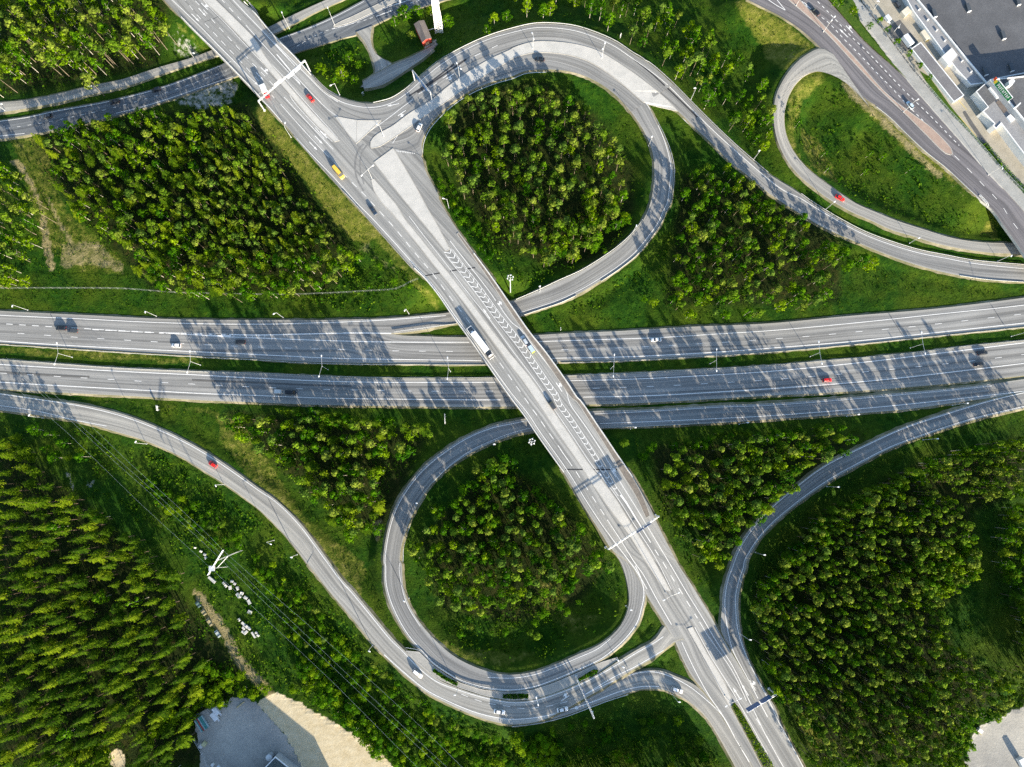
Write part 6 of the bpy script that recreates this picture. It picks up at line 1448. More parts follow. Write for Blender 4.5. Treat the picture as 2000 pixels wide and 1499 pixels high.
zone(Zn('tri', 'in the triangular wood east of the overpass'), TRIW, 20, [('pine', 5), ('birch', 4), ('spruce', 2)], (16, 20), (2.2, 2.9), tints=(3, 4, 3), thin=.95)
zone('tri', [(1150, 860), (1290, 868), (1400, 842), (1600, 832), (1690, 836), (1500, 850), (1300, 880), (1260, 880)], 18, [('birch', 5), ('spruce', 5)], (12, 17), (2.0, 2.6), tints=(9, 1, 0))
SEW = [(1478, 1160), (1540, 1085), (1600, 1015), (1680, 965), (1760, 935), (1800, 905), (1900, 872), (2060, 845), (2060, 960), (1900, 985), (1905, 1060), (1918, 1115), (1880, 1140), (1838, 1190), (1862, 1255), (1950, 1310), (2060, 1330), (1985, 1382), (1950, 1400), (1908, 1418), (1888, 1450), (1880, 1560), (1610, 1560), (1560, 1420), (1520, 1360), (1478, 1260)]
SEHOLE = [[(1830, 925), (1905, 990), (1890, 1010), (1840, 960)]]
zone(Zn('se', 'in the large wood at the south-east'), SEW, 18.5, [('pine', 7), ('birch', 3)], (13, 19), (1.7, 2.6), tints=(1, 5, 4), holes=SEHOLE, thin=.94)
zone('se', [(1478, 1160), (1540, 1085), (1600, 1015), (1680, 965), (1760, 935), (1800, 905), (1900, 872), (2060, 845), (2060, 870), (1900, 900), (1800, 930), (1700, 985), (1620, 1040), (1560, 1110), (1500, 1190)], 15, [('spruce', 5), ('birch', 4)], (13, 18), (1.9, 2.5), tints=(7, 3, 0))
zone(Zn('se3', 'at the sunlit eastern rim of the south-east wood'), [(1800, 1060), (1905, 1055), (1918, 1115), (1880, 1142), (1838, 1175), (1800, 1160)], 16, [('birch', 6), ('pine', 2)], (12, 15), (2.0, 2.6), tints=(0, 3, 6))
zone(Zn('se2', 'on the far east side beyond the clearing'), [(1960, 990), (2060, 990), (2060, 1200), (1990, 1180), (1965, 1100)], 22, [('spruce', 5), ('birch', 5)], (14, 18), (2.2, 2.8))
zone('se2', [(2012, 1190), (2150, 1190), (2150, 1440), (2060, 1440), (2030, 1330)], 17, [('spruce', 6), ('birch', 3)], (17, 22), (2.3, 2.9))
zone('se', [(1870, 1430), (1892, 1445), (1905, 1485), (1880, 1499), (1840, 1499)], 18, [('birch', 5)], (9, 12), (2.2, 2.8), tints=(1, 4, 4))
zone(Zn('south', 'in the dark scrub at the southern edge'), [(1040, 1425), (1130, 1415), (1230, 1405), (1330, 1395), (1370, 1440), (1420, 1520), (1030, 1520)], 26, [('spruce', 5), ('birch', 6)], (3.5, 6), (1.6, 2.4), tints=(5, 3, 1), thin=.6)
zone('south', [(1075, 1545), (1440, 1545), (1440, 1640), (1100, 1640)], 15, [('spruce', 6), ('pine', 4)], (18, 22), (2.4, 3.0))
zone('south', [(1085, 1515), (1420, 1515), (1440, 1560), (1085, 1560)], 16, [('spruce', 6), ('birch', 4)], (11, 15), (2.2, 2.8))
zone('south', [(1000, 1440), (1080, 1450), (1100, 1499), (1020, 1510)], 18, [('birch', 5)], (7, 9), (2.2, 2.8), tints=(0, 2, 5))
for px, py in ((1697, 52), (1717, 42), (1733, 58), (1752, 83), (1775, 105), (1794, 130), (1813, 153), (1640, 8), (1628, 6)):
    x, y, z = P(px, py, 6.75+2); z = 6.7; TREES.append(['birch', x, y, z, 5/15., 1.7/2.5, Zn('row', 'in the row along the footway fence'), random.randrange(6), 1, random.uniform(0, 6), px, py])
x, y, z = P(1666, 22, 9); TREES.append(['birch', x, y, 6.5, 5.5/15., 2.3/2.5, Zn('lone', 'standing alone in pale leaf on the street verge'), 2, 2, 0., 1666, 22])
for px, py in ((1560, 240), (1610, 300), (1618, 330), (1690, 335), (1640, 350), (1725, 305), (1780, 330), (1700, 300)):
    place('birch', px, py, random.uniform(5, 8), random.uniform(1.2, 1.9), Zn('oval', 'in the oval meadow'), random.choice((0, 1)))
for px, py, h, r in ((700, 505, 8, 2.4), (650, 520, 10, 4.2), (740, 520, 5, 2.0), (770, 550, 5, 1.9), (720, 560, 4, 1.8), (800, 560, 4, 1.6)):
    place('birch', px, py, h, r, Zn('bank', 'on the bank west of the overpass'), 1)
for px, py, h, r, tn in ((1260, 585, 5, 2.0, 1), (1277, 590, 5, 2.2, 2), (1258, 890, 7, 2.8, 0), (1205, 438, 9, 3.2, 0), (1160, 480, 9, 3.6, 1), (865, 385, 4, 1.8, 1), (905, 430, 4, 1.6, 1), (1385, 1085, 9, 4.4, 2), (1350, 950, 8, 2, 1)):
    place('birch', px, py, h, r, {1: 'east', 0: 'tri'}[0] if py > 700 else 'loop' if px < 1240 else 'east', tn)

# the 300 that show largest of each kind are objects of their own; the rest of a kind is one mass
CAP = {'spruce': 290, 'pine': 290, 'birch': 290, 'bush': 200}
CEN = {}
for t in TREES:
    CEN.setdefault(t[6], []).append((t[10], t[11]))
CEN = {k: (np.mean([a for a, _ in v]), np.mean([b for _, b in v]), max(1, np.std([a for a, _ in v])), max(1, np.std([b for _, b in v]))) for k, v in CEN.items()}
def where(t):
    cx, cy, sx, sy = CEN[t[6]]; a = (t[10]-cx)/sx; b = (t[11]-cy)/sy
    ns = 'north' if b < -.55 else 'south' if b > .55 else ''; ew = 'west' if a < -.55 else 'east' if a > .55 else ''
    return (ns+'-'+ew if ns and ew else ns+ew) or 'middle'
WORD = {'spruce': ('spruce_tree', 'spruce'), 'pine': ('pine_tree', 'pine'), 'birch': ('birch_tree', 'birch'), 'bush': ('shrub', 'shrub')}
HEADK = {'spruce': 'conifer', 'pine': 'pine', 'birch': 'broadleaf tree', 'bush': 'shrub'}
SINGLES = []; MASS = {}
for kind in ('spruce', 'pine', 'birch', 'bush'):
    L_ = [t for t in TREES if t[0] == kind]
    def score(t):
        inside = 4 < t[10] < 1996 and 4 < t[11] < 1495
        return (1 if inside else 0)*10+t[5]*NOM[kind][1]*(1+.25*t[4])
    L_.sort(key=score, reverse=True)
    SINGLES += L_[:CAP[kind]]; MASS[kind] = L_[CAP[kind]:]
for t in SINGLES:
    kind, x, y, z, sh, sr, zn, var, tn, rz = t[:10]
    nm, cat = WORD[kind]; size = 'small' if sr*NOM[kind][1] < 2.05 else 'broad' if sr*NOM[kind][1] > 2.75 else 'medium'
    w = where(t)
    lb = '%s %s %s %s, %s' % (size, TINT[kind][tn], HEADK[kind], ZT_[zn], 'in its middle' if w == 'middle' else 'towards its '+w)
    lb = ' '.join(lb.split()[:16])
    e = D.objects.new(nm, None); COL.objects.link(e); e.location = (x, y, z-.1); e.rotation_euler = (random.uniform(-.03, .03), random.uniform(-.03, .03), rz); e.scale = (sr, sr, sh)
    tag(e, lb, cat, '%s trees %s' % (cat, ZT_[zn]))
    c = D.objects.new('crown', CROWN[kind][var]); COL.objects.link(c); c.parent = e; own(c, LEAF[kind][tn])
    k = D.objects.new('trunk', TRUNK[kind][var % 3]); COL.objects.link(k); k.parent = e
NAMES = {'spruce': 'spruce_woods', 'pine': 'pine_woods', 'birch': 'birch_woods', 'bush': 'shrub_thicket'}
for kind, L_ in MASS.items():
    if not L_: continue
    for me_parts in (0,):
        Qs = [[], [], []]; Ts = [[], [], []]
        for t in L_:
            _, x, y, z, sh, sr, zn, var, tn, rz = t[:10]
            Q, Tn = PROTO[kind][var]; c, s = math.cos(rz), math.sin(rz)
            R = np.array([[c*sr, s*sr, 0], [-s*sr, c*sr, 0], [0, 0, sh]])
            Qs[tn].append(Q.reshape(-1, 3)@R+np.array([x, y, z-.1])); Ts[tn].append(np.clip(Tn+random.uniform(-.18, .18), 0, 1))
        V = np.concatenate([q for g in Qs for q in g]); tt = np.concatenate([q for g in Ts for q in g])
        me = quad_mesh(NAMES[kind], V.reshape(-1, 4, 3), tt)
        mi = np.concatenate([np.full(sum(len(q)//4 for q in g), i) for i, g in enumerate(Qs)]).astype(np.int32)
        for m in LEAF[kind]: me.materials.append(m)
        me.polygons.foreach_set('material_index', mi[:len(me.polygons)])
        o = obj(NAMES[kind], me); tag(o, None, None, None, 'stuff')
    # their stems
    mb = MB()
    for t in L_:
        if random.random() < .8: mb.tube((t[1], t[2], t[3]-.3), (t[1]+random.uniform(-.3, .3), t[2]+random.uniform(-.3, .3), t[3]+NOM[kind][0]*t[4]*.85), .1*t[4]+.02, .04, 5)
    o = mb.build('woodland_stems', BARK[kind]); tag(o, None, None, None, 'stuff')
print('TREES', {k: (len([t for t in TREES if t[0] == k]), len(MASS[k])) for k in MASS})

# ------------------------------------------------------------------ ground cover
def cover(name, n, mat, size, accept, per=5, hh=(.2, .9), spread=.55, area=None):
    rng = np.random.default_rng(hash(name) % 1000 if False else len(name)*31); C = []; S = []; Tn = []
    x0, x1, y0, y1 = area or (GX0+40, GX1-40, GY0+30, GY1-30)
    xs = rng.uniform(x0, x1, n); ys = rng.uniform(y0, y1, n)
    ii = np.clip(((xs-GX0)/GS).round().astype(int), 0, NX-1); jj = np.clip(((ys-GY0)/GS).round().astype(int), 0, NY-1)
    ok = accept(ii, jj) > rng.random(n); xs, ys, ii, jj = xs[ok], ys[ok], ii[ok], jj[ok]; zz = ZT[jj, ii]
    m = len(xs); k = per
    base = np.stack([xs, ys, zz], 1).repeat(k, 0); g = rng.uniform(.5, 1.4, m).repeat(k)
    off = rng.normal(size=(m*k, 3))*spread*g[:, None]; off[:, 2] = rng.uniform(*hh, m*k)*g
    nr = rng.normal(size=(m*k, 3))*.7+np.array([0, 0, .8])
    Q = quads_from(base+off, nr, size*rng.uniform(.6, 1.4, m*k)*g**.5, rng)
    tn = np.clip(rng.uniform(.1, .8, m).repeat(k)+rng.normal(size=m*k)*.1+(off[:, 2]-.3)*.15, 0, 1)
    o = obj(name, quad_mesh(name, Q, tn), mat); o['kind'] = 'stuff'; return o
open_ = (1-np.clip(DIRT, 0, 1))*(1-np.clip(GRAV, 0, 1))*np.clip((DIST-2.2)/2, 0, 1)
patch_ = np.clip((vnoise(9, 21)+vnoise(4, 22)*.7+.25)*1.6, 0, 1)
cover('meadow_grass', 95000, M['grasses'], .42, lambda i, j: (open_*(.25+.75*patch_))[j, i], 4, (.05, .35), .35)
rough = feather([(LINE, 1.), ([(130, 800), (260, 860), (420, 920), (560, 1060), (700, 1250), (820, 1370), (1000, 1440), (1200, 1410), (1330, 1400), (1420, 1510), (700, 1510), (480, 1290), (330, 1060), (200, 960), (120, 860)], .8),
   ([(690, 480), (760, 500), (840, 590), (860, 605), (620, 600), (560, 590), (660, 560)], .7), ([(850, 370), (960, 540), (1000, 580), (1180, 520), (1240, 420), (1180, 500), (1080, 525), (975, 460)], .6),
   ([(1260, 400), (1330, 340), (1320, 480), (1280, 560), (1200, 580), (1080, 640), (1060, 620), (1200, 540)], .5), ([(1540, 160), (1620, 145), (1760, 270), (1900, 390), (1940, 460), (1780, 440), (1640, 370), (1560, 280)], .35),
   ([(620, 80), (700, 70), (720, 160), (640, 165), (610, 130)], .9), ([(1120, 980), (1220, 1110), (1230, 1180), (1180, 1250), (1100, 1290), (900, 1290), (820, 1220), (1000, 1200), (1150, 1130)], .6),
   ([(1240, 920), (1310, 1060), (1400, 1180), (1380, 1130), (1300, 960)], .7), ([(1490, 1280), (1560, 1420), (1610, 1499), (1640, 1499), (1540, 1360), (1490, 1200)], .6)]+[(p, .2) for p in WOODZ], 3)
cover('scrub_undergrowth', 85000, M['scrub'], .7, lambda i, j: (open_*rough*(.15+.85*patch_))[j, i], 6, (.1, 1.1), .6)
# planted beds and hedges
def hedge(name, left, right, h, label, n=240, mat=None):
    l = resample(left, 40); r = resample(right, 40); rng = np.random.default_rng(len(label)); C = []
    for _ in range(n):
        k = rng.integers(0, 40); f = rng.random(); q = l[k]*(1-f)+r[k]*f; b = hit(*q); C.append([b[0], b[1], b[2]+rng.uniform(.2, h)])
    C = np.array(C); c = C.mean(0); c[2] = C[:, 2].min()-.2
    Q = quads_from(C-c, rng.normal(size=(n, 3))+np.array([0, 0, .8]), .6*rng.uniform(.6, 1.3, n), rng)
    o = obj(name, quad_mesh(name, Q, rng.uniform(.15, .75, n)), mat or LEAF['birch'][0]); o.location = tuple(c); tag(o, label, 'hedge', 'planted hedges'); return o
BV = BVHTree.FromPolygons(ROAD_TRIS_V, ROAD_TRIS_F)
hedge('hedge', B3([(1306, 772), (1385, 825), (1480, 875)]), B3([(1302, 796), (1372, 846), (1470, 900)]), .9, 'clipped green hedge in the planted bed below the turning white car', 420)
hedge('hedge', B3([(1815, 964), (1850, 958)])+C3([(40, 955), (118, 959)]), B3([(1814, 989), (1850, 995)])+C3([(40, 996), (118, 989)]), .9, 'clipped green hedge in the middle planted bed above the white saloons', 380)
hedge('hedge', C3([(485, 848), (545, 812), (602, 780), (626, 782)]), C3([(490, 864), (562, 838), (618, 808), (632, 795)]), .9, 'clipped green hedge in the bed beside the pale gantry', 380)
hedge('hedge', C3([(1612, 1050), (1660, 1140), (1750, 1310), (1850, 1500)]), C3([(1635, 1030), (1690, 1110), (1790, 1280), (1930, 1500)]), .7, 'rough low planting in the median at the southern end of the overpass', 900, LEAF['birch'][2])
hedge('hedge', D_([(1570, 1070), (1650, 1170), (1760, 1300), (1880, 1430)]), D_([(1590, 1050), (1680, 1150), (1790, 1290), (1920, 1420)]), 1.6, 'green hedge between the footway fence and the hall yard', 700, LEAF['birch'][1])
# ------------------------------------------------------------------ buildings
WALLW = plain('white_cladding', (.62, .62, .60), .7, .2, 0, .08, .5); WALLC = plain('cream_wall', (.60, .55, .44), .8, .2, 0, .1, .5); WALLG = plain('grey_cladding', (.34, .36, .38), .7, .2, 0, .1, .4)
M['roof_dark'] = simple_ground('dark_bitumen_roof', (.085, .087, .092), (.11, .112, .118), (.145, .147, .152), .06, 1.5)
M['roof_grey'] = simple_ground('grey_felt_roof', (.22, .22, .225), (.26, .262, .268), (.30, .302, .308), .12, 1.5)
M['roof_shed'] = simple_ground('shed_roof_felt', (.15, .145, .15), (.18, .175, .178), (.21, .205, .205), .15, 1.5)
M['roof_brown'] = simple_ground('brown_roof', (.13, .11, .10), (.165, .14, .125), (.20, .17, .15), .4, 2)
TRIM = plain('white_roof_trim', (.74, .74, .73), .6)
def up(poly, z): return [P(a, b, z)[:2] for a, b in poly]
def inset(poly, d):
    """outline moved inwards by d (convex-ish outlines)"""
    n = len(poly); a = sum(poly[i][0]*poly[(i+1) % n][1]-poly[(i+1) % n][0]*poly[i][1] for i in range(n)); sg = 1 if a > 0 else -1
    out = []
    for i in range(n):
        p0, p1, p2 = [np.array(poly[k % n]) for k in (i-1, i, i+1)]
        d0 = (p1-p0)/np.linalg.norm(p1-p0); d1 = (p2-p1)/np.linalg.norm(p2-p1)
        n0 = np.array([-d0[1], d0[0]])*sg; n1 = np.array([-d1[1], d1[0]])*sg; m = n0+n1; m /= max(np.dot(m, m)/2, .3)
        out.append(tuple(p1+m*d))
    return out
def building(name, label, roofpoly, zb, zt, wall, roofm, trim=True, cat='building', group=None, parapet=.5):
    """flat-roofed block; roofpoly are image pixels of the roof edge at height zt"""
    R = up(roofpoly, zt); cx = sum(p[0] for p in R)/len(R); cy = sum(p[1] for p in R)/len(R)
    L = [(x-cx, y-cy) for x, y in R]; t = thing(name, label, cat, (cx, cy, zb), 0, group); h = zt-zb
    MB().prism(L, -.5, h-.02).build('wall', wall, t)
    I = inset(L, .35); MB().prism(I, h, h+.06).build('roof', M[roofm] if isinstance(roofm, str) else roofm, t)
    if trim:
        mb = MB(); n = len(L); O = inset(L, -.06); I2 = inset(L, .34)
        for i in range(n):
            j = (i+1) % n; a, b, c, d = O[i], O[j], I2[j], I2[i]
            V = [(*a, h-.15), (*b, h-.15), (*c, h-.15), (*d, h-.15), (*a, h+parapet), (*b, h+parapet), (*c, h+parapet), (*d, h+parapet)]
            mb.add(V, [(4, 5, 6, 7), (0, 1, 5, 4), (2, 3, 7, 6), (1, 2, 6, 5), (3, 0, 4, 7)])
        mb.build('parapet', TRIM, t)
    return t, (cx, cy)
def on_roof(t, c, name, poly, z0, z1, mat, zt):
    L = [(x-c[0], y-c[1]) for x, y in up(poly, zt)]; b = t.location.z
    MB().prism(L, z0-b, z1-b).build(name, mat, t)
h4 = lambda p: T(1720, 0, p, 7.14); h5 = lambda p: T(1800, 150, p, 7.5)
hall, hc = building('industrial_hall', 'large hall with dark flat roof at the north-east corner', h4([(500, -320), (505, 0), (760, 300), (1100, 720), (1470, 1165), (1540, 1118), (2000, 1030), (2300, 980), (2300, -320)]), 6.7, 10.2, WALLG, 'roof_dark')
for p in ((748, 195), (1222, 115), (1710, 500), (1915, 25), (1460, 1005), (1822, 950)):
    x, y = p; on_roof(hall, hc, 'skylight', h4([(x-38, y-60), (x+5, y-68), (x+42, y+30), (x-5, y+44)]), 10.27, 11.3, plain('skylight_dark', (.07, .08, .09), .3), 11)
    on_roof(hall, hc, 'skylight_end', h4([(x-5, y+46), (x+40, y+33), (x+44, y+40), (x-2, y+54)]), 10.27, 11.2, TRIM, 11)
annex, ac = building('loading_annex', 'long pale annex with loading bays along the front of the dark-roofed hall', h4([(180, -320), (330, -60), (450, 155), (620, 385), (880, 740), (1060, 975), (1255, 1185), (1460, 1160), (1095, 722), (755, 305), (500, 5), (490, -320)]), 6.7, 9.3, WALLW, 'roof_grey', parapet=.2)
for poly, z, m in (([(290, 160), (400, 70), (445, 130), (345, 230)], 8.6, WALLC), ([(560, 450), (640, 385), (720, 500), (640, 560)], 8.3, WALLC), ([(850, 795), (995, 665), (1075, 770), (945, 910)], 10.1, WALLW), ([(960, 880), (1080, 760), (1105, 790), (1000, 905)], 9.0, WALLC)):
    on_roof(annex, ac, 'loading_bay', h4(poly), 6.75, z, m, z)
for x, y in ((660, 275), (785, 420), (900, 565), (1140, 850), (1265, 1000), (540, 130)):
    on_roof(annex, ac, 'roof_vent', h4([(x-14, y+4), (x+12, y-12), (x+18, y-4), (x-8, y+12)]), 9.37, 10.1, TRIM, 10)
store, sc = building('store_building', 'tall grey building with a green rooftop sign at the north-east edge', h5([(1000, 50), (1425, 8), (1900, -60), (1900, 1150), (1500, 655), (1300, 410)]), 6.7, 14.2, WALLG, 'roof_dark', parapet=.6)
stb, bc = building('store_front_block', 'stepped grey front block with roof terraces below the green sign', h5([(790, 225), (985, 55), (1130, 230), (1310, 425), (1500, 670), (1700, 930), (1700, 1400), (1499, 1140), (1160, 690), (1085, 770), (1040, 720), (1060, 690), (890, 512), (965, 450)]), 6.7, 11.0, WALLW, 'roof_grey', parapet=.35)
on_roof(stb, bc, 'roof_terrace', h5([(815, 235), (985, 85), (1120, 322), (960, 440)]), 11.07, 11.3, M['roof_dark'], 11.3); on_roof(stb, bc, 'roof_step', h5([(985, 170), (1005, 155), (1130, 310), (1105, 320)]), 11.35, 12.3, TRIM, 12)
on_roof(stb, bc, 'roof_terrace', h5([(1090, 375), (1150, 335), (1265, 490), (1205, 535)]), 11.075, 11.32, M['roof_brown'], 11.3); on_roof(stb, bc, 'skylight', h5([(1250, 590), (1300, 550), (1375, 625), (1310, 672)]), 11.075, 11.8, TRIM, 11.7)
on_roof(stb, bc, 'entrance_bay', h5([(1055, 725), (1160, 640), (1200, 680), (1080, 775)]), 6.8, 9.6, WALLC, 9.4)
on_roof(store, sc, 'chimney', h5([(1265, 75), (1330, 30), (1360, 75), (1320, 130), (1275, 130)]), 14.3, 17.0, TRIM, 16.5); on_roof(store, sc, 'roof_vent', h5([(1380, 440), (1430, 390), (1440, 405), (1395, 450)]), 14.3, 16.8, TRIM, 16)
def store_sign():
    a = Vector(P(*h5([(1068, 118)])[0], 14.6)); b = Vector(P(*h5([(1262, 362)])[0], 14.6)); d = (b-a); L = d.length; d.normalize(); n = Vector((-d.y, d.x, 0)); n = n if n.x < 0 else -n
    t = thing('rooftop_sign', 'green rooftop sign with white letters and a red and yellow emblem', 'sign', tuple(a), math.atan2(d.y, d.x)); s = 1 if (Matrix.Rotation(-math.atan2(d.y, d.x), 3, 'Z')@n).y > 0 else -1
    MB().box(0, L, -.12, .12, 0, 3.1).build('panel', plain('sign_green', (.005, .20, .055), .4), t); MB().box(-.1, L+.1, -.16, .16, 3.105, 3.3).box(L+.01, L+.2, -.16, .16, 0, 3.1).build('frame', TRIM, t)
    mb = MB(); rr = random.Random(5); y0, y1 = sorted((s*.125, s*.20))
    for i in range(9):
        x = L*.10+i*L*.093; w = L*.055
        mb.box(x, x+.22, y0, y1, .7, 2.4)
        if i % 3 != 1: mb.box(x+.22, x+w, y0, y1, 2.1, 2.4)
        if i % 2 == 0: mb.box(x+.22, x+w, y0, y1, 1.35, 1.65)
        if i % 3 == 1: mb.box(x+w-.2, x+w, y0, y1, .7, 2.1)
    mb.build('lettering', TRIM, t)
    MB().box(-2.3, -1.2, -.15, .15, 1.2, 3.0).build('emblem', plain('emblem_red', (.5, .07, .03), .5), t); MB().box(-1.2, -.12, -.15, .15, .3, 2.3).build('emblem', plain('emblem_yellow', (.65, .5, .03), .5), t)
store_sign()
shed, sc2 = building('long_shed', 'long narrow shed with grey felt roof beside the street footway', h4([(428, 682), (558, 592), (1162, 1332), (1020, 1425)]), 6.7, 8.6, WALLW, 'roof_shed', parapet=.12)
def hatch_zone():
    mb = MARK.setdefault('yard_markings', MB())
    o = [h4([(540, 470)])[0], h4([(630, 590)])[0], h4([(705, 540)])[0], h4([(610, 440)])[0]]
    Q = [np.array(P(a, b, 6.78)) for a, b in o]
    for i in range(4): strip_from([Q[i], Q[(i+1) % 4]], .22, 0, mb)
    for k in range(1, 6): strip_from([Q[0]+(Q[1]-Q[0])*(k-1)/5, Q[3]*(.0)+Q[0]+(Q[1]-Q[0])*(k/5)+(Q[3]-Q[0])*.8], .18, .004*k, mb)
    for a, b in (((545, 350), (665, 490)), ((545, 575), (690, 740)), ((690, 740), (900, 1000))): strip_from([P(*h5([a])[0], 6.78), P(*h5([b])[0], 6.78)], .2, 0, mb)
    o = obj('yard_markings', mb.mesh('yard_markings'), plain('yellow_paint', (.62, .47, .10), .7)); o['kind'] = 'structure'; MARK.clear()
hatch_zone()
flat_sheet('yard_dark_sheet', h4([(170, 330), (270, 280), (525, 585), (430, 670), (350, 720), (200, 560), (100, 440)]), 'asphalt_side' if False else 'patch2', z=6.79)  # dark sheet painted as the long shed's shade on the yard
flat_sheet('yard_dark_sheet', h5([(600, 520), (640, 500), (770, 700), (860, 830), (1000, 1010), (1060, 1130), (990, 1080), (840, 900), (700, 700)]), 'patch2', z=6.79)  # darker strip along the yard
flat_sheet('grass_verge', D_([(430, -40), (600, -30), (640, 30), (680, 180), (800, 330), (900, 450), (1020, 580), (900, 470), (700, 290), (560, 130), (450, 0)]), 'grass_sheet', z=6.72)
flat_sheet('grass_verge', D_([(1110, 520), (1180, 560), (1330, 770), (1500, 980), (1600, 1070), (1880, 1400), (1885, 1440), (1700, 1230), (1500, 1000), (1300, 790), (1180, 640)]), 'grass_sheet', z=6.80)
for p in (((250, 60), 'bins by the hall wall'),): pass
# red shed beside the lattice mast
def red_hut():
    h8 = lambda p: T(760, 0, [p], 10)[0]
    zr, ze = 1.6+4.6, 1.6+3.0
    r0, r1 = P(*h8((580, 412)), zr), P(*h8((722, 772)), zr); e0, e1 = P(*h8((483, 478)), ze), P(*h8((648, 838)), ze); g0, g1 = P(*h8((685, 400)), ze), P(*h8((832, 752)), ze)
    c = Vector(((r0[0]+r1[0])/2, (r0[1]+r1[1])/2, 1.2)); t = thing('red_shed', 'small red shed with brown gabled roof next to the white lattice mast', 'shed', tuple(c))
    q = [Vector(v)-c for v in (r0, r1, e0, e1, g0, g1)]; dz = Vector((0, 0, .14))
    MB().add([q[0]+dz, q[1]+dz, q[3]+dz, q[2]+dz, q[0], q[1], q[3], q[2]], [(0, 1, 2, 3), (7, 6, 5, 4), (0, 3, 7, 4), (1, 5, 6, 2), (3, 2, 6, 7)]).add([q[0]+dz, q[4]+dz, q[5]+dz, q[1]+dz, q[0], q[4], q[5], q[1]], [(0, 1, 2, 3), (7, 6, 5, 4), (1, 5, 6, 2), (0, 4, 5, 1)][:2]+[(1, 2, 6, 5), (2, 3, 7, 6), (0, 1, 5, 4)]).build('roof', M['roof_brown'], t)
    k = .92; w = [Vector((v.x*k, v.y*k, v.z-.05)) for v in (q[2], q[3], q[5], q[4])]; b = [Vector((v.x, v.y, -.8)) for v in w]; ra, rb = [Vector((v.x*k, v.y*k, v.z-.1)) for v in (q[0], q[1])]
    MB().add(w+b+[ra, rb], [(0, 1, 5, 4), (2, 3, 7, 6), (1, 2, 6, 5), (3, 0, 4, 7), (1, 9, 2), (3, 8, 0)]).build('wall', plain('red_ochre_wall', (.42, .055, .035), .8, .15, 0, .15, .8), t)
    m = (w[1]+w[2])/2; d = (w[2]-w[1]).normalized(); n = Vector((d.y, -d.x, 0)); n = n if n.y < 0 else -n
    p = [m-d*.9+n*.06, m+d*.9+n*.06]; MB().add([Vector((p[0].x, p[0].y, -.4)), Vector((p[1].x, p[1].y, -.4)), Vector((p[1].x, p[1].y, 1.7)), Vector((p[0].x, p[0].y, 1.7))]+[Vector((v.x, v.y, z))+n*.08 for v, z in ((p[0], -.4), (p[1], -.4), (p[1], 1.7), (p[0], 1.7))], [(4, 5, 6, 7), (0, 3, 7, 4), (1, 5, 6, 2), (3, 2, 6, 7)]).build('door', plain('orange_door', (.62, .32, .17), .7), t)
red_hut()
def lattice_mast():
    b = np.array(G(858, 59)); t = thing('lattice_mast', 'white lattice mast leaning out of view beside the red shed', 'mast', tuple(b)); Ht = 34.0
    w = lambda z: lerp(1.75, .85, z/Ht); mb = MB()
    for sx in (1, -1):
        for sy in (1, -1): mb.tube((sx*w(0), sy*w(0), -.4), (sx*w(Ht), sy*w(Ht), Ht), .17, .11, 6)
    mb.build('legs', M['white_steel'], t); mb = MB(); z = 0.0; k = 0
    while z < Ht-1.5:
        z1 = z+1.9; a, c = w(z), w(z1)
        for f in range(4):
            p = [(1, 1), (-1, 1), (-1, -1), (1, -1)]; (x0, y0), (x1, y1) = p[f], p[(f+1) % 4]
            mb.tube((x0*a, y0*a, z), (x1*c, y1*c, z1), .085, None, 5); mb.tube((x1*a, y1*a, z), (x0*c, y0*c, z1), .085, None, 5); mb.tube((x0*c, y0*c, z1), (x1*c, y1*c, z1), .08, None, 5)
        z = z1
    mb.build('bracing', M['white_steel'], t)
    for z, a in ((20, 0), (20, 2.1), (27, .8), (30, 3.5), (32, 5)):
        mb = MB().box(-.25, .25, -.2, .2, -1, 1, .05, .05); o = mb.build('antenna_panel', M['lamp'], t); o.location = ((w(z)+.45)*math.cos(a), (w(z)+.45)*math.sin(a), z); o.rotation_euler = (0, 0, a)
    q = Vector(P(*T(760, 0, [(745, 548)], 10)[0], 3.2))-Vector(b); MB().tube((-1.6, 0, 1.6), (q.x, q.y, 1.6), .12, None, 6).build('cable_bridge', M['white_steel'], t)
lattice_mast()
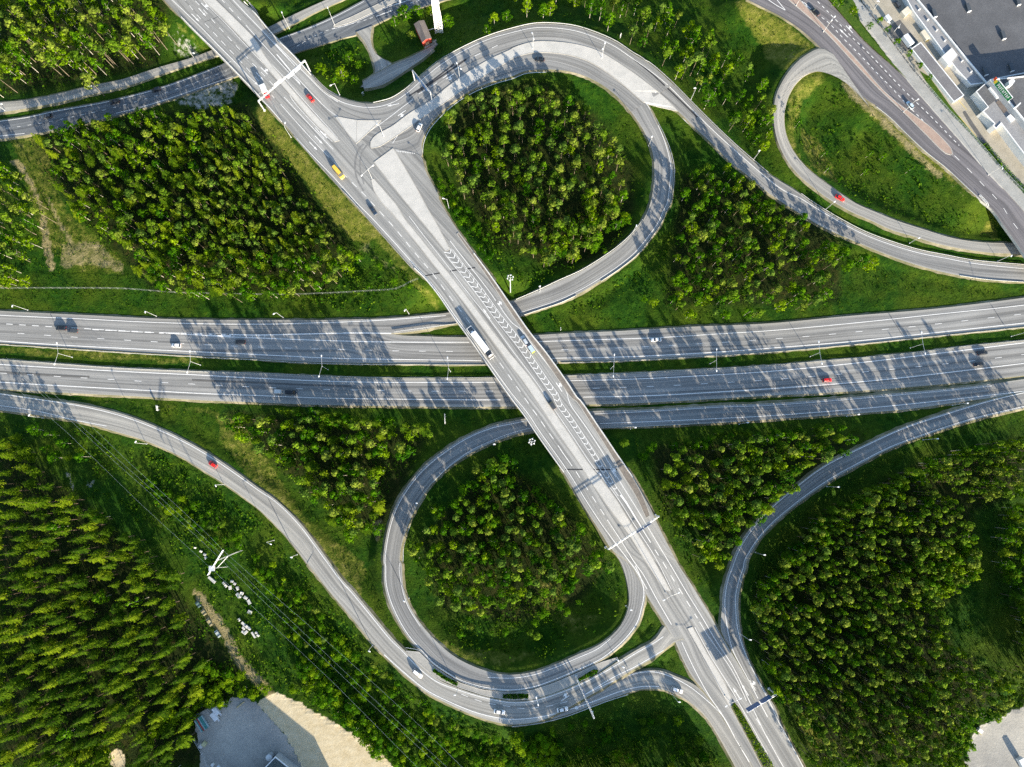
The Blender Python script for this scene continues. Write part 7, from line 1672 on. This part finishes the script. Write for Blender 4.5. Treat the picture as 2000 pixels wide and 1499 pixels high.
# transmission pylon and its wires
def pylon():
    f = lambda p: T(370, 1060, [p], 7.5)[0]
    A_ = np.array(G(*f((770, 112)))); B_ = np.array(G(*f((545, 357)))); ht = 22.0; c = (A_+B_)/2; z = c[2]
    t = thing('transmission_pylon', 'white transmission pylon with two slanting legs among the concrete blocks', 'pylon', tuple(c)); V = lambda q: Vector(q)-Vector(c)
    TA = V(P(*f((392, 270)), z+ht)); TB = V(P(*f((325, 380)), z+ht-1)); MA = V(P(*f((600, 192)), z+9)); MB_ = V(P(*f((452, 360)), z+9))
    mb = MB()
    for o in (-.35, .35): mb.tube(V(A_)+Vector((o, 0, -.4)), TA+Vector((o*.5, 0, 0)), .1, .08, 6).tube(V(B_)+Vector((o, 0, -.4)), TB+Vector((o*.5, 0, 0)), .1, .08, 6)
    mb.build('legs', M['galv'], t); d = (TB-TA).normalized()
    mb = MB().tube(TA-d*5.5, TB+d*3.5, .2, None, 6).tube(TA-d*5.5+Vector((0, 0, -1)), TB+d*3.5+Vector((0, 0, -1)), .12, None, 6)
    for k in range(8):
        p = TA-d*5.5+(TB-TA+d*9)*k/8; mb.tube(p, p+(TB-TA+d*9)/8+Vector((0, 0, -1)), .06, None, 5)
    mb.build('crossarm', M['galv'], t); MB().tube((V(A_)*.45+TA*.55), (V(B_)*.35+TB*.65), .12, None, 6).build('brace', M['white_steel'], t)
    MB().box(TB.x-1.1, TB.x+1.1, TB.y-1.0, TB.y+1.0, TB.z-.6, TB.z+.2).build('platform', M['galv'], t)
    for k in (0, .33, .66, 1):
        p = TA-d*4+(TB-TA+d*7)*k; MB().tube(p, p+Vector((0, 0, -2)), .14, .1, 6).build('insulator', M['lamp'], t)
pylon()
def wire(pts, z, label):
    mb = MB(); p = [P(a, b, z) for a, b in pts]; q = resample(p, 60); L = len(q)
    for i in range(L-1):
        s = lambda k: -3.2*math.sin(math.pi*min(1, max(0, k/(L-1))))
        mb.tube((*q[i][:2], q[i][2]+s(i)), (*q[i+1][:2], q[i+1][2]+s(i+1)), .024, None, 4)
    o = mb.build('power_line_wire', plain('wire_aluminium', (.42, .5, .47), .5, .3, .3)); c = Vector(q[L//2]); tag(o, label, 'cable', 'power line wires')
W1 = [(-40, 690), (26.7, 756), (125, 844), (267, 985), (408, 1115), (500, 1199), (649, 1337), (814, 1499), (850, 1535)]
wire(W1, 22, 'lowest and westernmost wire of the power line')
wire([(5, 700), (66.7, 759), (133, 821), (221, 905), (267, 946), (420, 1090), (508, 1176), (697, 1353), (859, 1499), (890, 1530)], 22.4, 'second wire of the power line counted from the south-west')
wire([(12, 698), (75, 760), (141, 820), (229, 902), (276, 944), (428, 1085), (518, 1173), (708, 1350), (872, 1499), (902, 1530)], 22.4, 'third wire of the power line counted from the south-west')
wire([(50, 725), (114.7, 780), (173, 831), (248, 905), (317.5, 969), (395, 1041), (437, 1084), (500, 1140), (590, 1217), (718, 1329), (830, 1430), (902, 1499), (935, 1530)], 22.4, 'easternmost wire of the power line')
# concrete blocks and timber beside the track
CONC = M['concrete']; f6 = lambda p: T(370, 1060, [p], 7.5)[0]
BL = [((335, 540), 4.0, 1.1, 40, 'long white slab south of the pylon'), ((510, 592), 1.2, 1.0, 40, 'square block, first below the pylon'), ((540, 632), 1.2, 1.0, 40, 'square block, second below the pylon'), ((600, 660), 1.6, 1.1, 80, 'tilted block between pylon and rubble'),
      ((630, 566), 1.3, .9, 10, 'flat block on the north side of the row'), ((670, 602), 1.1, .9, 30, 'small rounded block north of the row'), ((710, 668), 1.6, 1.0, 70, 'pale block beside the tilted one'), ((725, 778), 2.6, 1.3, 50, 'big pale slab in the middle of the row'), ((772, 742), 1.4, 1.2, 20, 'grey block above the big slab'),
      ((830, 806), 1.7, 1.2, 30, 'grey angular block east of the big slab'), ((880, 868), 2.1, 1.3, 60, 'heap-like broken block in half shade'), ((890, 1016), 1.8, 1.5, 20, 'pale crate-like block in the shade'), ((735, 1128), 1.2, 1.0, 50, 'lone rounded block above the slab stack'),
      ((800, 1190), 2.2, 1.1, 42, 'northernmost slab of the stack'), ((850, 1232), 1.4, 1.1, 42, 'slab with a dark hole in the stack'), ((800, 1252), 1.6, 1.0, 42, 'western slab of the stack'), ((885, 1258), 1.3, 1.0, 42, 'eastern slab of the stack'), ((830, 1312), 2.0, 1.1, -45, 'southern slab of the stack'), ((788, 1306), 1.2, .9, 42, 'south-western corner slab of the stack'),
      ((945, 1350), 2.9, .8, 55, 'long pale beam east of the slab stack'), ((985, 1320), 1.1, .9, 40, 'upper of two small blocks east of the beam'), ((1012, 1358), 1.1, .9, 40, 'lower of two small blocks east of the beam'), ((88, 76), .8, .7, 10, 'lone small stone north-west of the pylon'), ((175, 128), 1.0, .8, 30, 'first stone of the trio north of the pylon'), ((230, 176), 1.2, .9, 35, 'second stone of the trio north of the pylon'), ((245, 222), 1.1, .9, 60, 'third stone of the trio north of the pylon')]
for p, l, w, a, lb in BL:
    b = G(*f6(p)); bm = bmesh.new(); bmesh.ops.create_cube(bm, size=1)
    for v in bm.verts: v.co = Vector((v.co.x*l*random.uniform(.9, 1.08), v.co.y*w*random.uniform(.88, 1.1), (v.co.z+.42)*random.uniform(.75, 1.05)))
    bmesh.ops.bevel(bm, geom=bm.edges[:], offset=.07, segments=1, affect='EDGES'); me = D.meshes.new('concrete_block'); bm.to_mesh(me); bm.free()
    o = obj('concrete_block', me, CONC, None, b, math.radians(-a)); tag(o, 'concrete '+lb if not lb.startswith('lone') else 'concrete '+lb, 'concrete block', 'concrete blocks under the power line')
TIM = plain('cut_timber', (.42, .36, .20), .8, .2, 0, .25, 2); TIMG = plain('green_timber_cover', (.16, .24, .22), .7)
for p, l, w, mt, lb in (((135, 905), 2.6, 1.3, TIMG, 'greenish covered timber stack at the upper end of the track row'), ((215, 1020), 2.6, 1.5, TIM, 'weathered timber stack in the middle of the track row'), ((300, 1165), 3.4, 1.3, TIM, 'yellowish timber stack at the lower end of the track row'), ((420, 1335), 3.2, 1.3, plain('pale_sheet', (.45, .5, .47), .7), 'pale sheet-covered stack beside the bend of the track')):
    b = G(*f6(p)); t = thing('timber_stack', lb, 'timber stack', b, math.radians(-52), 'stacks beside the dirt track')
    mb = MB()
    for i in range(6):
        for j in range(3): mb.tube((-l/2, -w/2+w*(i+.5)/6, .16+.26*j), (l/2, -w/2+w*(i+.5)/6, .16+.26*j), .125, None, 7)
    mb.build('boards', mt, t); MB().box(-l*.32, -l*.26, -w/2-.04, w/2+.04, 0, .95).box(l*.26, l*.32, -w/2-.04, w/2+.04, 0, .95).build('strap', TYRE, t)
# yard things
TEAL = plain('teal_sheet', (.05, .22, .21), .5, .3, 0, .25, 1.5); TEALP = plain('pale_teal_sheet', (.30, .42, .44), .5); REDB = plain('rust_red_beam', (.30, .05, .04), .7)
b = G(*yz((300, 605))); t = thing('pipe_rack', 'rack of teal and pale pipes in the shaded corner of the gravel yard', 'pipe rack', b, math.atan2(-175, 125))
for i, mt in enumerate((TEALP, TEAL, REDB, TEALP, TEAL, TEAL, TEALP)):
    MB().box(-2.8, 2.8, -1.95+.56*i, -1.47+.56*i, .35, 1.2+.12*(i % 3)).build('pipe_bundle', mt, t)
MB().box(-1.6, -1.3, -2.0, 2.0, 0, .34).box(1.3, 1.6, -2.0, 2.0, 0, .34).build('bearer', M['galv'], t)
for p, c, lb, s in (((282, 972), (.52, .52, .52), 'grey crate against the yard fence', 1.5), ((338, 935), (.46, .44, .26), 'yellowish crate next to the grey one by the yard fence', 1.7), ((470, 1275), (.7, .7, .68), 'white crate at the south end of the yard fence', 1.2), ((565, 1310), (.62, .64, .66), 'white box at the bottom edge of the gravel yard', 1.2)):
    b = G(*yz(p)); t = thing('crate', lb, 'crate', b, math.radians(-35), 'crates in the gravel yard'); mt = plain('crate_'+lb.split()[0]+str(int(c[2]*100)), c, .7)
    MB().box(-s/2, s/2, -s/2, s/2, .12, s*.85, .03, .03).build('body', mt, t); MB().box(-s/2, s/2, -s/2, -s/2+.18, 0, .115).box(-s/2, s/2, s/2-.18, s/2, 0, .115).build('skid', TIM, t); MB().box(-s/2+.1, s/2-.1, -s/2+.1, s/2-.1, s*.85+.002, s*.85+.05).build('lid', mt, t)
b = G(*yz((918, 302))); o = MB().tube((-1.9, 0, .25), (1.9, 0, .25), .27, .2, 10).build('log', TIM); o.location = b; o.rotation_euler = (0, 0, math.radians(38)); tag(o, 'peeled pale log lying at the shaded edge of the gravel yard', 'log')
mesh_fence([yz((165, 850)), yz((340, 1160)), yz((400, 1330))], 'pale fence along the dark west side of the gravel yard', 1.6, 2.5)
def yard_shed():
    zt = .3+5; R = [yz(p) for p in ((1480, 1150), (1700, 1325), (1900, 1480), (1480, 1900), (1060, 1600), (1310, 1330))]
    t, c = building('corrugated_shed', 'green-grey corrugated roof building at the southern yard edge', R, .3, zt, WALLG, plain('corrugated_green', (.07, .09, .085), .5, .4, .2, .2, .5), parapet=.1)
    d = Vector(P(*yz((1310, 1330)), zt))-Vector(P(*yz((1480, 1150)), zt)); d.z = 0; d.normalize(); n = Vector((-d.y, d.x, 0)); o = Vector(P(*yz((1480, 1150)), zt)); o = Vector((o.x-c[0], o.y-c[1], zt-.3)); s = 1 if n.y < 0 else -1
    mb = MB()
    for i in range(16): mb.tube(o+d*.4+n*s*(.5+i*.55)+Vector((0, 0, .12)), o+d*8+n*s*(.5+i*.55)+Vector((0, 0, .12)), .09, None, 6)
    mb.build('corrugation', plain('corrugated_ridge', (.12, .15, .145), .45, .4, .2), t)
    q = G(*yz((1410, 1130))); t2 = thing('storage_tank', 'round grey tank at the corner of the corrugated building', 'tank', q); MB().tube((0, 0, -.2), (0, 0, 2.6), 1.35, None, 20).build('body', WALLG, t2); MB().tube((0, 0, 2.602), (0, 0, 2.9), 1.3, .35, 20).build('lid', M['galv'], t2)
yard_shed()
t_, c_ = building('warehouse', 'tall grey warehouse out of view beyond the southern yard, shaped for its shade', [(566, 1580), (712, 1700), (570, 1840), (350, 1670), (440, 1556)], .3, 14, WALLG, 'roof_grey')  # unseen block, outline set to throw the shade edge on the yard
b = G(1911.5, 1426); t = thing('compressor_unit', 'white machine box with yellow rail at the corner of the south-east yard', 'machine', b, math.radians(-40))
MB().box(-1.1, .3, -.75, .75, .2, 1.6, .05, .05).build('body', tm, t); MB().box(.3, 1.2, -.7, .7, .2, 1.1, .05, .05).build('hood', tm, t); MB().box(-1.2, 1.4, -1.0, -.9, .9, 1.02).box(-1.2, -1.1, -1.0, -.9, 0, .9).box(1.3, 1.4, -1.0, -.9, 0, .9).build('rail', plain('yellow_rail', (.6, .5, .1), .6), t)
for p in ((480, 660), (250, 55), (420, 230), (1270, 900)): pass
# ------------------------------------------------------------------ light
ELEV = math.radians(15.5)
sun_dir = Vector((0.49*math.cos(ELEV), -0.872*math.cos(ELEV), math.sin(ELEV)))
ld = D.lights.new('sun', 'SUN'); ld.energy = 4.2; ld.angle = math.radians(0.5); ld.color = (1.0, 0.89, 0.72)
lo = D.objects.new('sun', ld); COL.objects.link(lo)
lo.rotation_euler = sun_dir.to_track_quat('Z', 'Y').to_euler(); lo.location = (150, -250, 300)
W = D.worlds.new('World'); SC.world = W; W.use_nodes = True
nt = W.node_tree; nt.nodes.clear()
wo = nt.nodes.new('ShaderNodeOutputWorld'); bg = nt.nodes.new('ShaderNodeBackground'); sk = nt.nodes.new('ShaderNodeTexSky')
sk.sky_type = 'NISHITA'; sk.sun_disc = False; sk.sun_elevation = ELEV; sk.sun_rotation = math.atan2(0.49, -0.872)
sk.altitude = 50; sk.air_density = 1.0; sk.dust_density = 0.8; sk.ozone_density = 1.6
bg.inputs[1].default_value = 0.10
nt.links.new(sk.outputs[0], bg.inputs[0]); nt.links.new(bg.outputs[0], wo.inputs[0])
SC.view_settings.view_transform = 'Standard'; SC.view_settings.look = 'None'
SC.view_settings.exposure = 1.8; SC.view_settings.gamma = 1.0; SC.view_settings.use_curve_mapping = False
SC.render.engine = 'CYCLES'
SC.cycles.use_denoising = False; SC.cycles.max_bounces = 5; SC.cycles.diffuse_bounces = 2; SC.cycles.glossy_bounces = 2; SC.cycles.transmission_bounces = 3; SC.cycles.transparent_max_bounces = 6
